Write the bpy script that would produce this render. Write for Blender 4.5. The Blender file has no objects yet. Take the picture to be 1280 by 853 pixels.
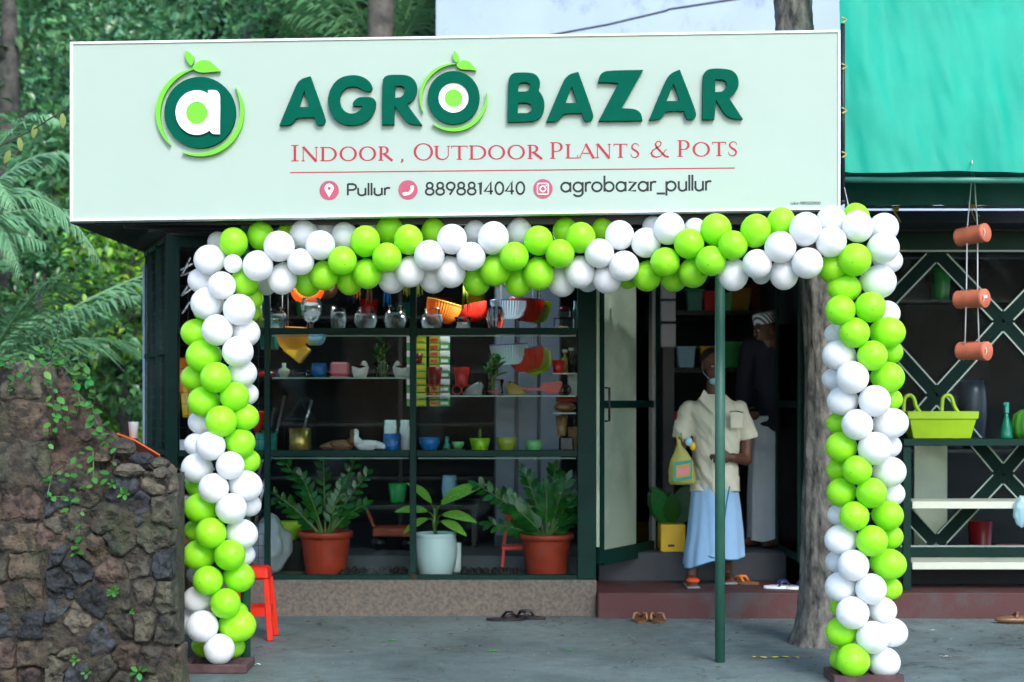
import bpy, bmesh, math, random
from mathutils import Vector, Matrix, noise, Quaternion, Euler
random.seed(7)
R = math.radians
PI = math.pi
sc = bpy.context.scene

# ------------------------------------------------------------------ camera, sky, sun, exposure
FPX, DCAM, HCAM, YH = 1900.0, 10.0, 1.42, 500.0     # focal length in photo pixels, camera distance to shopfront, eye height, horizon row
cd = bpy.data.cameras.new('camera'); cam = bpy.data.objects.new('camera', cd); sc.collection.objects.link(cam)
cam.location = (0, -DCAM, HCAM); cam.rotation_euler = (R(90), 0, 0)
cd.sensor_width = 36.0; cd.lens = FPX / 1280 * 36.0
cd.shift_y = (YH - 426.5) / 1280
cd.clip_start = 0.1; cd.clip_end = 500
cd.dof.use_dof = True; cd.dof.focus_distance = 8.1; cd.dof.aperture_fstop = 2.0
sc.camera = cam
SUN = Vector((0.42, -1.15, 1.0)).normalized()
world = bpy.data.worlds.new('World'); sc.world = world; world.use_nodes = True
nt = world.node_tree; bg = nt.nodes['Background']
sky = nt.nodes.new('ShaderNodeTexSky'); sky.sky_type = 'NISHITA'; sky.sun_disc = False
sky.sun_elevation = math.asin(SUN.z); sky.sun_rotation = math.atan2(SUN.x, SUN.y)
sky.air_density = 1.0; sky.dust_density = 1.0; sky.ozone_density = 2.0
nt.links.new(sky.outputs[0], bg.inputs[0]); bg.inputs[1].default_value = 0.15
sl = bpy.data.lights.new('sun', 'SUN'); sl.energy = 1.1; sl.angle = R(24); sl.color = (1.0, 0.985, 0.955)
so = bpy.data.objects.new('sun', sl); sc.collection.objects.link(so)
so.rotation_euler = SUN.to_track_quat('Z', 'Y').to_euler()
so.location = (3, -8, 9)
sc.view_settings.view_transform = 'Standard'; sc.view_settings.look = 'None'
sc.view_settings.gamma = 1.0; sc.view_settings.exposure = 1.32
sc.render.engine = 'CYCLES'
sc.cycles.use_denoising = True; sc.cycles.use_adaptive_sampling = True; sc.cycles.adaptive_threshold = 0.04
sc.cycles.max_bounces = 6; sc.cycles.transparent_max_bounces = 12
sc.cycles.diffuse_bounces = 3; sc.cycles.transmission_bounces = 8
sc.cycles.caustics_reflective = False; sc.cycles.caustics_refractive = False
sc.cycles.sample_clamp_indirect = 4.0

# ------------------------------------------------------------------ helpers
COL = sc.collection
def X(x, Y): return (x - 640.0) / FPX * (DCAM + Y)
def Z(y, Y): return HCAM + (YH - y) / FPX * (DCAM + Y)
def at(x, y, Y): return Vector((X(x, Y), Y, Z(y, Y)))
def SC(Y): return (DCAM + Y) / FPX          # metres per photo pixel at that depth
def lin(c): c /= 255.0; return c / 12.92 if c <= 0.04045 else ((c + 0.055) / 1.055) ** 2.4
def C(r, g, b): return (lin(r), lin(g), lin(b), 1.0)

_off = {}
def wloc(o): return _off.get(o.name, Vector((0, 0, 0))) if o else Vector((0, 0, 0))

class MB:
    """collects faces; build() links them as ONE mesh object (coordinates are world coordinates)"""
    def __init__(s): s.v = []; s.f = []; s.s = []
    def add(s, vs, fs, smooth=False):
        b = len(s.v); s.v += [tuple(v) for v in vs]
        for f in fs: s.f.append(tuple(i + b for i in f)); s.s.append(smooth)
        return s
    def box(s, x0, x1, y0, y1, z0, z1):
        vs = [(x, y, z) for z in (z0, z1) for y in (y0, y1) for x in (x0, x1)]
        return s.add(vs, [(0, 2, 3, 1), (4, 5, 7, 6), (0, 1, 5, 4), (2, 6, 7, 3), (0, 4, 6, 2), (1, 3, 7, 5)])
    def bar(s, p, q, w, d, up=Vector((0, -1, 0))):
        """rectangular bar from p to q; w across, d along 'up'"""
        p, q = Vector(p), Vector(q); t = (q - p).normalized()
        u = (up - t * up.dot(t)).normalized(); a = t.cross(u)
        vs = []
        for c in (p, q):
            for sa, su in ((-1, -1), (1, -1), (1, 1), (-1, 1)): vs.append(c + a * (sa * w / 2) + u * (su * d / 2))
        return s.add(vs, [(3, 2, 1, 0), (4, 5, 6, 7), (0, 1, 5, 4), (1, 2, 6, 5), (2, 3, 7, 6), (3, 0, 4, 7)])
    def tube(s, pts, rad, n=8, caps=True):
        pts = [Vector(p) for p in pts]; m = len(pts)
        if not hasattr(rad, '__len__'): rad = [rad] * m
        vs = []; fs = []; prev = None
        for i, p in enumerate(pts):
            t = (pts[min(i + 1, m - 1)] - pts[max(i - 1, 0)])
            t = t.normalized() if t.length > 1e-9 else Vector((0, 0, 1))
            if prev is None:
                prev = t.orthogonal().normalized()
            else:
                prev = (prev - t * prev.dot(t)); prev = prev.normalized() if prev.length > 1e-6 else t.orthogonal().normalized()
            b = t.cross(prev)
            for k in range(n):
                a = 2 * PI * k / n
                vs.append(p + (prev * math.cos(a) + b * math.sin(a)) * rad[i])
        for i in range(m - 1):
            for k in range(n):
                k2 = (k + 1) % n
                fs.append((i * n + k, i * n + k2, (i + 1) * n + k2, (i + 1) * n + k))
        if caps: fs += [tuple(range(n - 1, -1, -1)), tuple((m - 1) * n + k for k in range(n))]
        return s.add(vs, fs, True)
    def lathe(s, prof, c, n=20, axis=None, rib=0, ribn=0, sx=1, sy=1, caps=True):
        """profile [(r,z)], bottom to top, about c; rib = flute depth (fraction)"""
        c = Vector(c); vs = []; fs = []; m = len(prof)
        q = Vector((0, 0, 1)).rotation_difference(Vector(axis).normalized()) if axis is not None else None
        for (r, z) in prof:
            for k in range(n):
                a = 2 * PI * k / n
                rr = r * (1 + (rib * math.cos(ribn * a) if rib else 0))
                v = Vector((rr * math.cos(a) * sx, rr * math.sin(a) * sy, z))
                if q: v = q @ v
                vs.append(c + v)
        for i in range(m - 1):
            for k in range(n):
                k2 = (k + 1) % n
                fs.append((i * n + k, i * n + k2, (i + 1) * n + k2, (i + 1) * n + k))
        if caps and prof[0][0] > 1e-6: fs.append(tuple(range(n - 1, -1, -1)))
        if caps and prof[-1][0] > 1e-6: fs.append(tuple((m - 1) * n + k for k in range(n)))
        return s.add(vs, fs, True)
    def ell(s, c, r, n=14, m=10, rot=None):
        c = Vector(c); r = Vector(r) if hasattr(r, '__len__') else Vector((r, r, r)); vs = []; fs = []
        for i in range(m + 1):
            th = PI * i / m
            for k in range(n):
                a = 2 * PI * k / n
                v = Vector((math.sin(th) * math.cos(a) * r.x, math.sin(th) * math.sin(a) * r.y, -math.cos(th) * r.z))
                if rot: v = rot @ v
                vs.append(c + v)
        for i in range(m):
            for k in range(n):
                k2 = (k + 1) % n
                fs.append((i * n + k, i * n + k2, (i + 1) * n + k2, (i + 1) * n + k))
        return s.add(vs, fs, True)
    def prism(s, poly, y0, y1):
        """poly [(x,z)] convex-ish, extruded in Y"""
        n = len(poly); vs = [(x, y0, z) for x, z in poly] + [(x, y1, z) for x, z in poly]
        fs = [tuple(range(n)), tuple(range(2 * n - 1, n - 1, -1))]
        fs += [((k + 1) % n, k, n + k, n + (k + 1) % n) for k in range(n)]
        return s.add(vs, fs)
    def build(s, name, mat, parent=None, bevel=0, smooth=None, kind=None):
        me = bpy.data.meshes.new(name); o0 = wloc(parent)
        me.from_pydata([(v[0] - o0.x, v[1] - o0.y, v[2] - o0.z) for v in s.v], [], s.f)
        me.polygons.foreach_set('use_smooth', [(x if smooth is None else smooth) for x in s.s])
        bm = bmesh.new(); bm.from_mesh(me)
        bmesh.ops.recalc_face_normals(bm, faces=bm.faces)
        if bevel: bmesh.ops.bevel(bm, geom=bm.edges[:], offset=bevel, segments=1, affect='EDGES', clamp_overlap=True)
        bm.to_mesh(me); bm.free()
        if mat is not None: me.materials.append(MAT[mat] if isinstance(mat, str) else mat)
        o = bpy.data.objects.new(name, me); COL.objects.link(o)
        _off[o.name] = o0.copy()
        if parent: o.parent = parent
        if kind: o['kind'] = kind
        return o

def tag(o, label, cat, group=None):
    o['label'] = label; o['category'] = cat
    if group: o['group'] = group
    return o
def thing(name, label, cat, loc=(0, 0, 0), group=None):
    o = bpy.data.objects.new(name, None); o.empty_display_size = 0.1
    COL.objects.link(o); o.location = loc; _off[o.name] = Vector(loc)
    return tag(o, label, cat, group)
def inst(name, me, parent, mtx):
    """object sharing mesh data, mtx = world matrix"""
    o = bpy.data.objects.new(name, me); COL.objects.link(o); o.parent = parent
    o.matrix_local = Matrix.Translation(-wloc(parent)) @ mtx
    return o
def copy_tree(src, delta, label=None):
    c = src.copy(); COL.objects.link(c); c.location = src.location + Vector(delta)
    _off[c.name] = wloc(src) + Vector(delta)
    if label: c['label'] = label
    for ch in list(src.children):
        d = ch.copy(); COL.objects.link(d); d.parent = c
        for g in list(ch.children):
            e = g.copy(); COL.objects.link(e); e.parent = d
    return c
def struct(o): o['kind'] = 'structure'; return o

# ------------------------------------------------------------------ materials
MAT = {}
def M(name, col, rough=0.6, var=0.12, scale=6.0, bump=0.0, bscale=60.0, metal=0.0, spec=0.5, col2=None, transl=0.0, ior=None,
      coat=0.0, trans=0.0, alpha=None, zs=1.0, detail=6.0, stops=(0.35, 0.65), island=0.0, objrand=0.0):
    m = bpy.data.materials.new(name); m.use_nodes = True; MAT[name] = m
    n = m.node_tree.nodes; l = m.node_tree.links; b = n['Principled BSDF']
    b.inputs['Roughness'].default_value = rough; b.inputs['Metallic'].default_value = metal
    b.inputs['Specular IOR Level'].default_value = spec; b.inputs['Coat Weight'].default_value = coat
    b.inputs['Transmission Weight'].default_value = trans
    if ior: b.inputs['IOR'].default_value = ior
    tc = n.new('ShaderNodeTexCoord'); tco = tc.outputs['Object']
    if zs != 1.0:
        mpz = n.new('ShaderNodeMapping'); mpz.inputs['Scale'].default_value = (1, 1, zs); l.new(tco, mpz.inputs[0]); tco = mpz.outputs[0]
    c1 = col; c2 = col2 or tuple(max(0, x * (1 - 2 * var)) for x in col[:3]) + (1,)
    out = None
    if var > 0 or col2:
        t = n.new('ShaderNodeTexNoise'); t.inputs['Scale'].default_value = scale; t.inputs['Detail'].default_value = detail
        t.inputs['Roughness'].default_value = 0.6
        l.new(tco, t.inputs['Vector'])
        r = n.new('ShaderNodeValToRGB'); r.color_ramp.elements[0].color = c2; r.color_ramp.elements[1].color = c1
        r.color_ramp.elements[0].position, r.color_ramp.elements[1].position = stops
        l.new(t.outputs['Fac'], r.inputs['Fac']); out = r.outputs['Color']
    if island or objrand:
        h = n.new('ShaderNodeHueSaturation')
        g = n.new('ShaderNodeNewGeometry') if island else n.new('ShaderNodeObjectInfo')
        k = island or objrand
        mr = n.new('ShaderNodeMapRange'); mr.inputs['To Min'].default_value = 1 - k; mr.inputs['To Max'].default_value = 1 + k
        l.new(g.outputs['Random Per Island' if island else 'Random'], mr.inputs['Value'])
        l.new(mr.outputs[0], h.inputs['Value'])
        mr2 = n.new('ShaderNodeMapRange'); mr2.inputs['To Min'].default_value = 0.5 - 0.06 * k; mr2.inputs['To Max'].default_value = 0.5 + 0.06 * k
        mul = n.new('ShaderNodeMath'); mul.operation = 'FRACT'
        m7 = n.new('ShaderNodeMath'); m7.operation = 'MULTIPLY'; m7.inputs[1].default_value = 7.13
        l.new(g.outputs['Random Per Island' if island else 'Random'], m7.inputs[0]); l.new(m7.outputs[0], mul.inputs[0])
        l.new(mul.outputs[0], mr2.inputs['Value']); l.new(mr2.outputs[0], h.inputs['Hue'])
        if out: l.new(out, h.inputs['Color'])
        else: h.inputs['Color'].default_value = c1
        out = h.outputs['Color']
    if out: l.new(out, b.inputs['Base Color'])
    else: b.inputs['Base Color'].default_value = c1
    if bump:
        t2 = n.new('ShaderNodeTexNoise'); t2.inputs['Scale'].default_value = bscale; t2.inputs['Detail'].default_value = 5
        l.new(tco, t2.inputs['Vector'])
        bp = n.new('ShaderNodeBump'); bp.inputs['Strength'].default_value = bump; bp.inputs['Distance'].default_value = 0.01
        l.new(t2.outputs['Fac'], bp.inputs['Height']); l.new(bp.outputs[0], b.inputs['Normal'])
    if transl:
        ts = n.new('ShaderNodeBsdfTranslucent'); mx = n.new('ShaderNodeMixShader'); mx.inputs[0].default_value = transl
        if out: l.new(out, ts.inputs['Color'])
        else: ts.inputs['Color'].default_value = c1
        l.new(b.outputs[0], mx.inputs[1]); l.new(ts.outputs[0], mx.inputs[2])
        l.new(mx.outputs[0], n['Material Output'].inputs['Surface'])
    if alpha is not None:
        tr = n.new('ShaderNodeBsdfTransparent'); mx = n.new('ShaderNodeMixShader'); mx.inputs[0].default_value = alpha
        src = n['Material Output'].inputs['Surface'].links[0].from_socket
        l.new(tr.outputs[0], mx.inputs[1]); l.new(src, mx.inputs[2]); l.new(mx.outputs[0], n['Material Output'].inputs['Surface'])
    return m
def glass_mat(name, tint=(0.93, 0.97, 0.96, 1), refl=0.6, rough=0.01, dust_reflection=0.0):
    m = bpy.data.materials.new(name); m.use_nodes = True; MAT[name] = m
    n = m.node_tree.nodes; l = m.node_tree.links; n.remove(n['Principled BSDF'])
    tr = n.new('ShaderNodeBsdfTransparent'); tr.inputs[0].default_value = tint
    gl = n.new('ShaderNodeBsdfGlossy'); gl.inputs['Roughness'].default_value = rough; gl.inputs[0].default_value = (refl, refl, refl, 1)
    fr = n.new('ShaderNodeFresnel'); fr.inputs[0].default_value = 1.3
    mx = n.new('ShaderNodeMixShader'); l.new(fr.outputs[0], mx.inputs[0]); l.new(tr.outputs[0], mx.inputs[1]); l.new(gl.outputs[0], mx.inputs[2])
    last = mx
    if dust_reflection:
        df = n.new('ShaderNodeBsdfDiffuse'); df.inputs[0].default_value = (0.42, 0.58, 0.64, 1)  # bluish patches: dust specks together with painted reflection streaks
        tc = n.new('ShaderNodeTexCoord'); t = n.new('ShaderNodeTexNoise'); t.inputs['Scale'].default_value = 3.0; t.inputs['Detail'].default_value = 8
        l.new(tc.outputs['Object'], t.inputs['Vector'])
        mr = n.new('ShaderNodeMapRange'); mr.inputs['From Min'].default_value = 0.56; mr.inputs['From Max'].default_value = 0.8; mr.inputs['To Max'].default_value = dust_reflection
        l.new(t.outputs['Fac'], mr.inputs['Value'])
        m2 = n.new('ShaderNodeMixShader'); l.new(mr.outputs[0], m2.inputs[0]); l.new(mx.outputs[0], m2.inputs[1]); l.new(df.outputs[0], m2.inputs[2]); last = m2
    l.new(last.outputs[0], n['Material Output'].inputs['Surface'])
    return m

glass_mat('pane_glass', refl=0.06, dust_reflection=0.05); glass_mat('thin_glass', (0.96, 0.98, 0.98, 1), 0.9)
glass_mat('shelf_glass', (0.75, 0.9, 0.86, 1), 0.7)
M('water', C(225, 236, 240), 0.05, var=0.15, scale=25, transl=0.5, alpha=0.35)  # pale body colour paints the sky light refracted in the bowls
M('clear_glass', (0.97, 0.99, 0.99, 1), 0.02, var=0, trans=1.0, ior=1.45)
M('green_paint', C(12, 50, 42), 0.5, spec=0.15, var=0.15, scale=4, bump=0.05)
M('green_post', C(48, 100, 82), 0.45, var=0.12, scale=5, bump=0.05)
M('bead', C(150, 172, 158), 0.4, var=0.05)
M('dark_metal', C(30, 34, 36), 0.5, var=0.1)
M('wire', C(38, 52, 50), 0.5, var=0)
M('white_paint', C(235, 240, 238), 0.5, var=0.04)
M('plinth', C(118, 106, 92), 0.75, col2=C(84, 78, 72), scale=40, bump=0.3, bscale=120)
M('red_step', C(78, 42, 40), 0.7, col2=C(70, 68, 68), scale=3.5, bump=0.15, bscale=60, stops=(0.32, 0.5))
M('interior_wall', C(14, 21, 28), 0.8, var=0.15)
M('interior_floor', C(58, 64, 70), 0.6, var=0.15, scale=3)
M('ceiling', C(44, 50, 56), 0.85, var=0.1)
M('canopy_sheet', C(58, 70, 84), 0.5, var=0.15, scale=2)
M('sign_white', C(169, 187, 174), 0.55, var=0.012, scale=2.0, spec=0.25)
M('sign_trim', C(240, 246, 246), 0.45, var=0.03)
M('sign_green', C(0, 88, 68), 0.7, spec=0.05, var=0.05, scale=12)
M('sign_lime', C(104, 204, 24), 0.5, var=0.03)
M('sign_letter_white', C(250, 252, 252), 0.5, var=0.0)
M('print_red', C(176, 20, 52), 0.6, var=0.04)
M('print_pink', C(180, 74, 98), 0.6, var=0.04)
M('print_black', C(10, 18, 22), 0.6, var=0.0)
M('timber', C(92, 66, 66), 0.8, var=0.25, scale=12, bump=0.2)
M('rope', C(200, 205, 205), 0.8, var=0.1)
M('cable', C(18, 20, 24), 0.6, var=0)
M('terracotta', C(206, 112, 80), 0.65, var=0.1, scale=14, bump=0.05)
M('terracotta_dark', C(176, 64, 40), 0.5, var=0.12, scale=9)
M('red_plastic', C(226, 44, 22), 0.4, var=0.08)
M('lime_plastic', C(150, 190, 20), 0.4, var=0.07)
M('soil', C(52, 40, 32), 0.95, var=0.4, scale=60, bump=0.8, bscale=90)
M('steel', C(190, 195, 200), 0.3, var=0.05, metal=0.9)
M('whitewash', C(172, 190, 214), 0.8, var=0.05, scale=1.2, bump=0.1)
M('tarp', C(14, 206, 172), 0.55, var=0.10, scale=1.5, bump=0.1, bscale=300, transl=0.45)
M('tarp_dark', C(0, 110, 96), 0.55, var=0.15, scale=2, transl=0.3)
M('leaf_a', C(116, 168, 84), 0.3, spec=0.9, var=0, transl=0.3, island=0.55)
M('leaf_b', C(90, 146, 92), 0.28, spec=0.9, var=0, transl=0.25, island=0.55)
M('leaf_c', C(150, 200, 66), 0.45, spec=0.9, var=0, transl=0.4, island=0.5)
M('leaf_far', C(100, 160, 108), 0.32, spec=0.9, var=0, transl=0.3, island=0.6)
M('frond', C(122, 176, 122), 0.3, spec=0.9, var=0, transl=0.3, island=0.3)
M('vine_leaf', C(64, 124, 50), 0.4, var=0, transl=0.3, objrand=0.4)
M('zz_leaf', C(34, 104, 34), 0.25, var=0.1, scale=20, transl=0.2, objrand=0.4)
M('dief_leaf', C(120, 186, 56), 0.35, col2=C(176, 214, 120), scale=22, transl=0.3, stops=(0.35, 0.5))
M('stem', C(86, 120, 50), 0.5, var=0.1)
M('twig', C(58, 48, 40), 0.8, var=0.2)
M('bark', C(86, 84, 78), 0.9, col2=C(44, 46, 46), scale=9, bump=0.9, bscale=35)
M('hill_soil', C(46, 60, 34), 0.95, var=0.4, scale=1.5, bump=0.5, bscale=8)
M('skin', C(92, 58, 42), 0.5, var=0.06)
M('hair', C(18, 15, 14), 0.7, var=0.2)
M('shirt_cream', C(208, 207, 184), 0.85, var=0.05, scale=6, bump=0.35, bscale=9)
M('lungi_blue', C(150, 190, 224), 0.85, var=0.05, scale=5, bump=0.2, bscale=14)
M('mundu_white', C(214, 224, 230), 0.85, var=0.05, scale=5, bump=0.2, bscale=14)
M('shirt_navy', C(20, 24, 40), 0.85, var=0.08, bump=0.3, bscale=9)
M('hem_teal', C(30, 110, 140), 0.8, var=0)
for nm, c in dict(p_white=(232, 238, 240), p_teal=(40, 140, 125), p_blue=(30, 110, 185), p_pink=(226, 120, 140), p_yellow=(236, 190, 30),
                  p_orange=(240, 130, 30), p_red=(205, 30, 30), p_lime=(150, 210, 30), p_olive=(150, 165, 40), p_mint=(110, 190, 120),
                  p_black=(26, 26, 30), p_gold=(176, 150, 70), p_grey=(140, 145, 150), p_brown=(120, 84, 56), p_green=(40, 160, 80),
                  p_navy=(30, 40, 90), p_sky=(150, 205, 225), p_darkred=(130, 20, 26), p_cork=(150, 112, 74), p_purple=(80, 60, 150),
                  p_cream=(200, 205, 185), p_darkblue=(40, 52, 70), p_lightlime=(190, 230, 60)).items():
    M(nm, C(*c), 0.35, var=0.05, scale=10)
M('pleat_orange', C(250, 150, 50), 0.5, var=0.05, transl=0.2); M('pleat_yellow', C(250, 196, 70), 0.5, var=0.05, transl=0.2)
M('pleat_red', C(228, 50, 30), 0.5, var=0.05, transl=0.3); M('pleat_white', C(205, 220, 232), 0.5, var=0.03, transl=0.3)
M('pleat_lime', C(190, 225, 20), 0.5, var=0.03, transl=0.3)
M('bag_plastic', C(170, 180, 185), 0.35, var=0.1, alpha=0.75, bump=0.5, bscale=20)
M('pane_reflection', C(228, 240, 212), 0.5, col2=C(196, 214, 186), scale=1.8, transl=0.5, alpha=0.95, stops=(0.4, 0.6))  # pale colour stands in for a reflection in the door glass

def balloon_mat(name, col, tip, transl):
    m = M(name, col, 0.42, var=0, spec=0.35, transl=transl, objrand=0.07); n = m.node_tree.nodes; l = m.node_tree.links
    b = n['Principled BSDF']; tc = n['Texture Coordinate']
    b.inputs['Subsurface Weight'].default_value = 0.9; b.inputs['Subsurface Radius'].default_value = (1, 1, 1); b.inputs['Subsurface Scale'].default_value = 0.12
    sx = n.new('ShaderNodeSeparateXYZ'); l.new(tc.outputs['Object'], sx.inputs[0])
    mr = n.new('ShaderNodeMapRange'); mr.inputs['From Min'].default_value = 1.043; mr.inputs['From Max'].default_value = 1.049
    l.new(sx.outputs['Z'], mr.inputs['Value'])
    mx = n.new('ShaderNodeMix'); mx.data_type = 'RGBA'
    src = b.inputs['Base Color'].links[0].from_socket
    l.new(mr.outputs[0], mx.inputs['Factor']); l.new(src, mx.inputs['A']); mx.inputs['B'].default_value = tip
    l.new(mx.outputs['Result'], b.inputs['Base Color'])
balloon_mat('balloon_green', C(158, 242, 44), C(60, 150, 24), 0.16)
balloon_mat('balloon_white', C(246, 250, 253), C(205, 215, 225), 0.12)

def stone_mat(name, a, b_, moss, mossamt):
    m = M(name, a, 0.9, col2=b_, scale=17, bump=1.0, bscale=48, objrand=0.35, detail=12, stops=(0.36, 0.6)); n = m.node_tree.nodes; l = m.node_tree.links
    b = n['Principled BSDF']; tc = n['Texture Coordinate']
    t = n.new('ShaderNodeTexNoise'); t.inputs['Scale'].default_value = 3.2; t.inputs['Detail'].default_value = 9; t.inputs['Roughness'].default_value = 0.7
    l.new(tc.outputs['Object'], t.inputs['Vector'])
    mr = n.new('ShaderNodeMapRange'); mr.inputs['From Min'].default_value = 0.52; mr.inputs['From Max'].default_value = 0.68; mr.inputs['To Max'].default_value = mossamt
    l.new(t.outputs['Fac'], mr.inputs['Value'])
    mx = n.new('ShaderNodeMix'); mx.data_type = 'RGBA'; src = b.inputs['Base Color'].links[0].from_socket
    l.new(mr.outputs[0], mx.inputs['Factor']); l.new(src, mx.inputs['A']); mx.inputs['B'].default_value = moss
    l.new(mx.outputs['Result'], b.inputs['Base Color'])
    bp = n['Bump']; bp.inputs['Distance'].default_value = 0.02
    n['Noise Texture.001'].inputs['Detail'].default_value = 10
stone_mat('laterite', C(92, 77, 64), C(38, 34, 31), C(46, 58, 36), 0.75)
stone_mat('rubble', C(84, 80, 66), C(36, 37, 33), C(48, 66, 32), 0.8)
stone_mat('basalt', C(60, 64, 68), C(16, 18, 21), C(50, 60, 40), 0.4)
stone_mat('cement', C(104, 98, 82), C(58, 55, 47), C(70, 82, 46), 0.35)
stone_mat('mortar', C(72, 64, 52), C(32, 30, 27), C(56, 68, 36), 0.5)

def ground_mat():
    m = M('concrete', C(120, 137, 134), 0.7, col2=C(74, 86, 84), scale=1.1, bump=0.25, bscale=90, detail=10, stops=(0.3, 0.7)); n = m.node_tree.nodes; l = m.node_tree.links
    b = n['Principled BSDF']; tc = n['Texture Coordinate']
    t = n.new('ShaderNodeTexNoise'); t.inputs['Scale'].default_value = 55; t.inputs['Detail'].default_value = 4
    l.new(tc.outputs['Object'], t.inputs['Vector'])
    mr = n.new('ShaderNodeMapRange'); mr.inputs['From Min'].default_value = 0.62; mr.inputs['From Max'].default_value = 0.7; mr.inputs['To Max'].default_value = 0.7
    l.new(t.outputs['Fac'], mr.inputs['Value'])
    mx = n.new('ShaderNodeMix'); mx.data_type = 'RGBA'; src = b.inputs['Base Color'].links[0].from_socket
    l.new(mr.outputs[0], mx.inputs['Factor']); l.new(src, mx.inputs['A']); mx.inputs['B'].default_value = C(62, 64, 62)
    l.new(mx.outputs['Result'], b.inputs['Base Color'])
def ground_cracks():
    m = MAT['concrete']; n = m.node_tree.nodes; l = m.node_tree.links; b = n['Principled BSDF']; tc = n['Texture Coordinate']
    nz = n.new('ShaderNodeTexNoise'); nz.inputs['Scale'].default_value = 3; nz.inputs['Detail'].default_value = 6; l.new(tc.outputs['Object'], nz.inputs['Vector'])
    ad = n.new('ShaderNodeMixRGB'); ad.blend_type = 'ADD'; ad.inputs[0].default_value = .5; l.new(tc.outputs['Object'], ad.inputs[1]); l.new(nz.outputs['Color'], ad.inputs[2])
    v = n.new('ShaderNodeTexVoronoi'); v.feature = 'DISTANCE_TO_EDGE'; v.inputs['Scale'].default_value = .75; l.new(ad.outputs[0], v.inputs['Vector'])
    mr = n.new('ShaderNodeMapRange'); mr.inputs['From Max'].default_value = .006; mr.inputs['To Min'].default_value = .75; mr.inputs['To Max'].default_value = 0; l.new(v.outputs['Distance'], mr.inputs['Value'])
    st = n.new('ShaderNodeTexNoise'); st.inputs['Scale'].default_value = 2.3; st.inputs['Detail'].default_value = 12; st.inputs['Roughness'].default_value = .72; l.new(tc.outputs['Object'], st.inputs['Vector'])
    sr = n.new('ShaderNodeMapRange'); sr.inputs['From Min'].default_value = .48; sr.inputs['From Max'].default_value = .66; sr.inputs['To Max'].default_value = .65; l.new(st.outputs['Fac'], sr.inputs['Value'])
    mx = n.new('ShaderNodeMix'); mx.data_type = 'RGBA'; src = b.inputs['Base Color'].links[0].from_socket
    l.new(sr.outputs[0], mx.inputs['Factor']); l.new(src, mx.inputs['A']); mx.inputs['B'].default_value = C(74, 74, 68)
    m2_ = n.new('ShaderNodeMix'); m2_.data_type = 'RGBA'; l.new(mr.outputs[0], m2_.inputs['Factor']); l.new(mx.outputs['Result'], m2_.inputs['A']); m2_.inputs['B'].default_value = C(36, 38, 38)
    l.new(m2_.outputs['Result'], b.inputs['Base Color'])
    rr = n.new('ShaderNodeMapRange'); rr.inputs['From Min'].default_value = .35; rr.inputs['From Max'].default_value = .65; rr.inputs['To Min'].default_value = .42; rr.inputs['To Max'].default_value = .85; l.new(st.outputs['Fac'], rr.inputs['Value']); l.new(rr.outputs[0], b.inputs['Roughness'])
ground_mat(); ground_cracks()
M('dirt_ground', C(64, 76, 60), 0.95, col2=C(46, 54, 44), scale=2, bump=0.4, bscale=40)
M('asphalt', C(66, 68, 70), 0.9, var=0.2, scale=30, bump=0.4, bscale=150)

def stain_wall():
    m = MAT['whitewash']; n = m.node_tree.nodes; l = m.node_tree.links; b = n['Principled BSDF']; tc = n['Texture Coordinate']
    mp = n.new('ShaderNodeMapping'); mp.inputs['Scale'].default_value = (1.1, 1, 0.8); l.new(tc.outputs['Object'], mp.inputs[0])
    t = n.new('ShaderNodeTexNoise'); t.inputs['Scale'].default_value = 1.6; t.inputs['Detail'].default_value = 12; t.inputs['Roughness'].default_value = 0.75
    l.new(mp.outputs[0], t.inputs['Vector'])
    mr = n.new('ShaderNodeMapRange'); mr.inputs['From Min'].default_value = 0.54; mr.inputs['From Max'].default_value = 0.72; mr.inputs['To Max'].default_value = 0.8
    l.new(t.outputs['Fac'], mr.inputs['Value'])
    mx = n.new('ShaderNodeMix'); mx.data_type = 'RGBA'; src = b.inputs['Base Color'].links[0].from_socket
    l.new(mr.outputs[0], mx.inputs['Factor']); l.new(src, mx.inputs['A']); mx.inputs['B'].default_value = C(92, 100, 116)
    l.new(mx.outputs['Result'], b.inputs['Base Color'])
stain_wall()

# ------------------------------------------------------------------ ground and hillside
mb = MB(); mb.add([(-60, -40, -0.012), (60, -40, -0.012), (60, 60, -0.012), (-60, 60, -0.012)], [(0, 1, 2, 3)])
struct(mb.build('ground', 'dirt_ground'))
mb = MB(); mb.box(-1.72, 9, -3.1, 1.2, -0.25, 0.0); ap = struct(mb.build('pavement', 'concrete'))
mb = MB(); mb.add([(-60, -14, -0.006), (60, -14, -0.006), (60, -3.2, -0.006), (-60, -3.2, -0.006)], [(0, 1, 2, 3)])
struct(mb.build('road', 'asphalt'))
mb = MB(); NX, NY = 40, 14
vs = []
for j in range(NY):
    for i in range(NX):
        x = -34 + 46 * i / (NX - 1); t = j / (NY - 1); y = 15 + 16 * t
        z = -0.5 + 15 * t ** 0.8 + 1.2 * noise.noise(Vector((x * .3, y * .3, 0)))
        vs.append((x, y, z))
mb.add(vs, [(j * NX + i, j * NX + i + 1, (j + 1) * NX + i + 1, (j + 1) * NX + i) for j in range(NY - 1) for i in range(NX - 1)], True)
struct(mb.build('hillside', 'hill_soil'))

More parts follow.
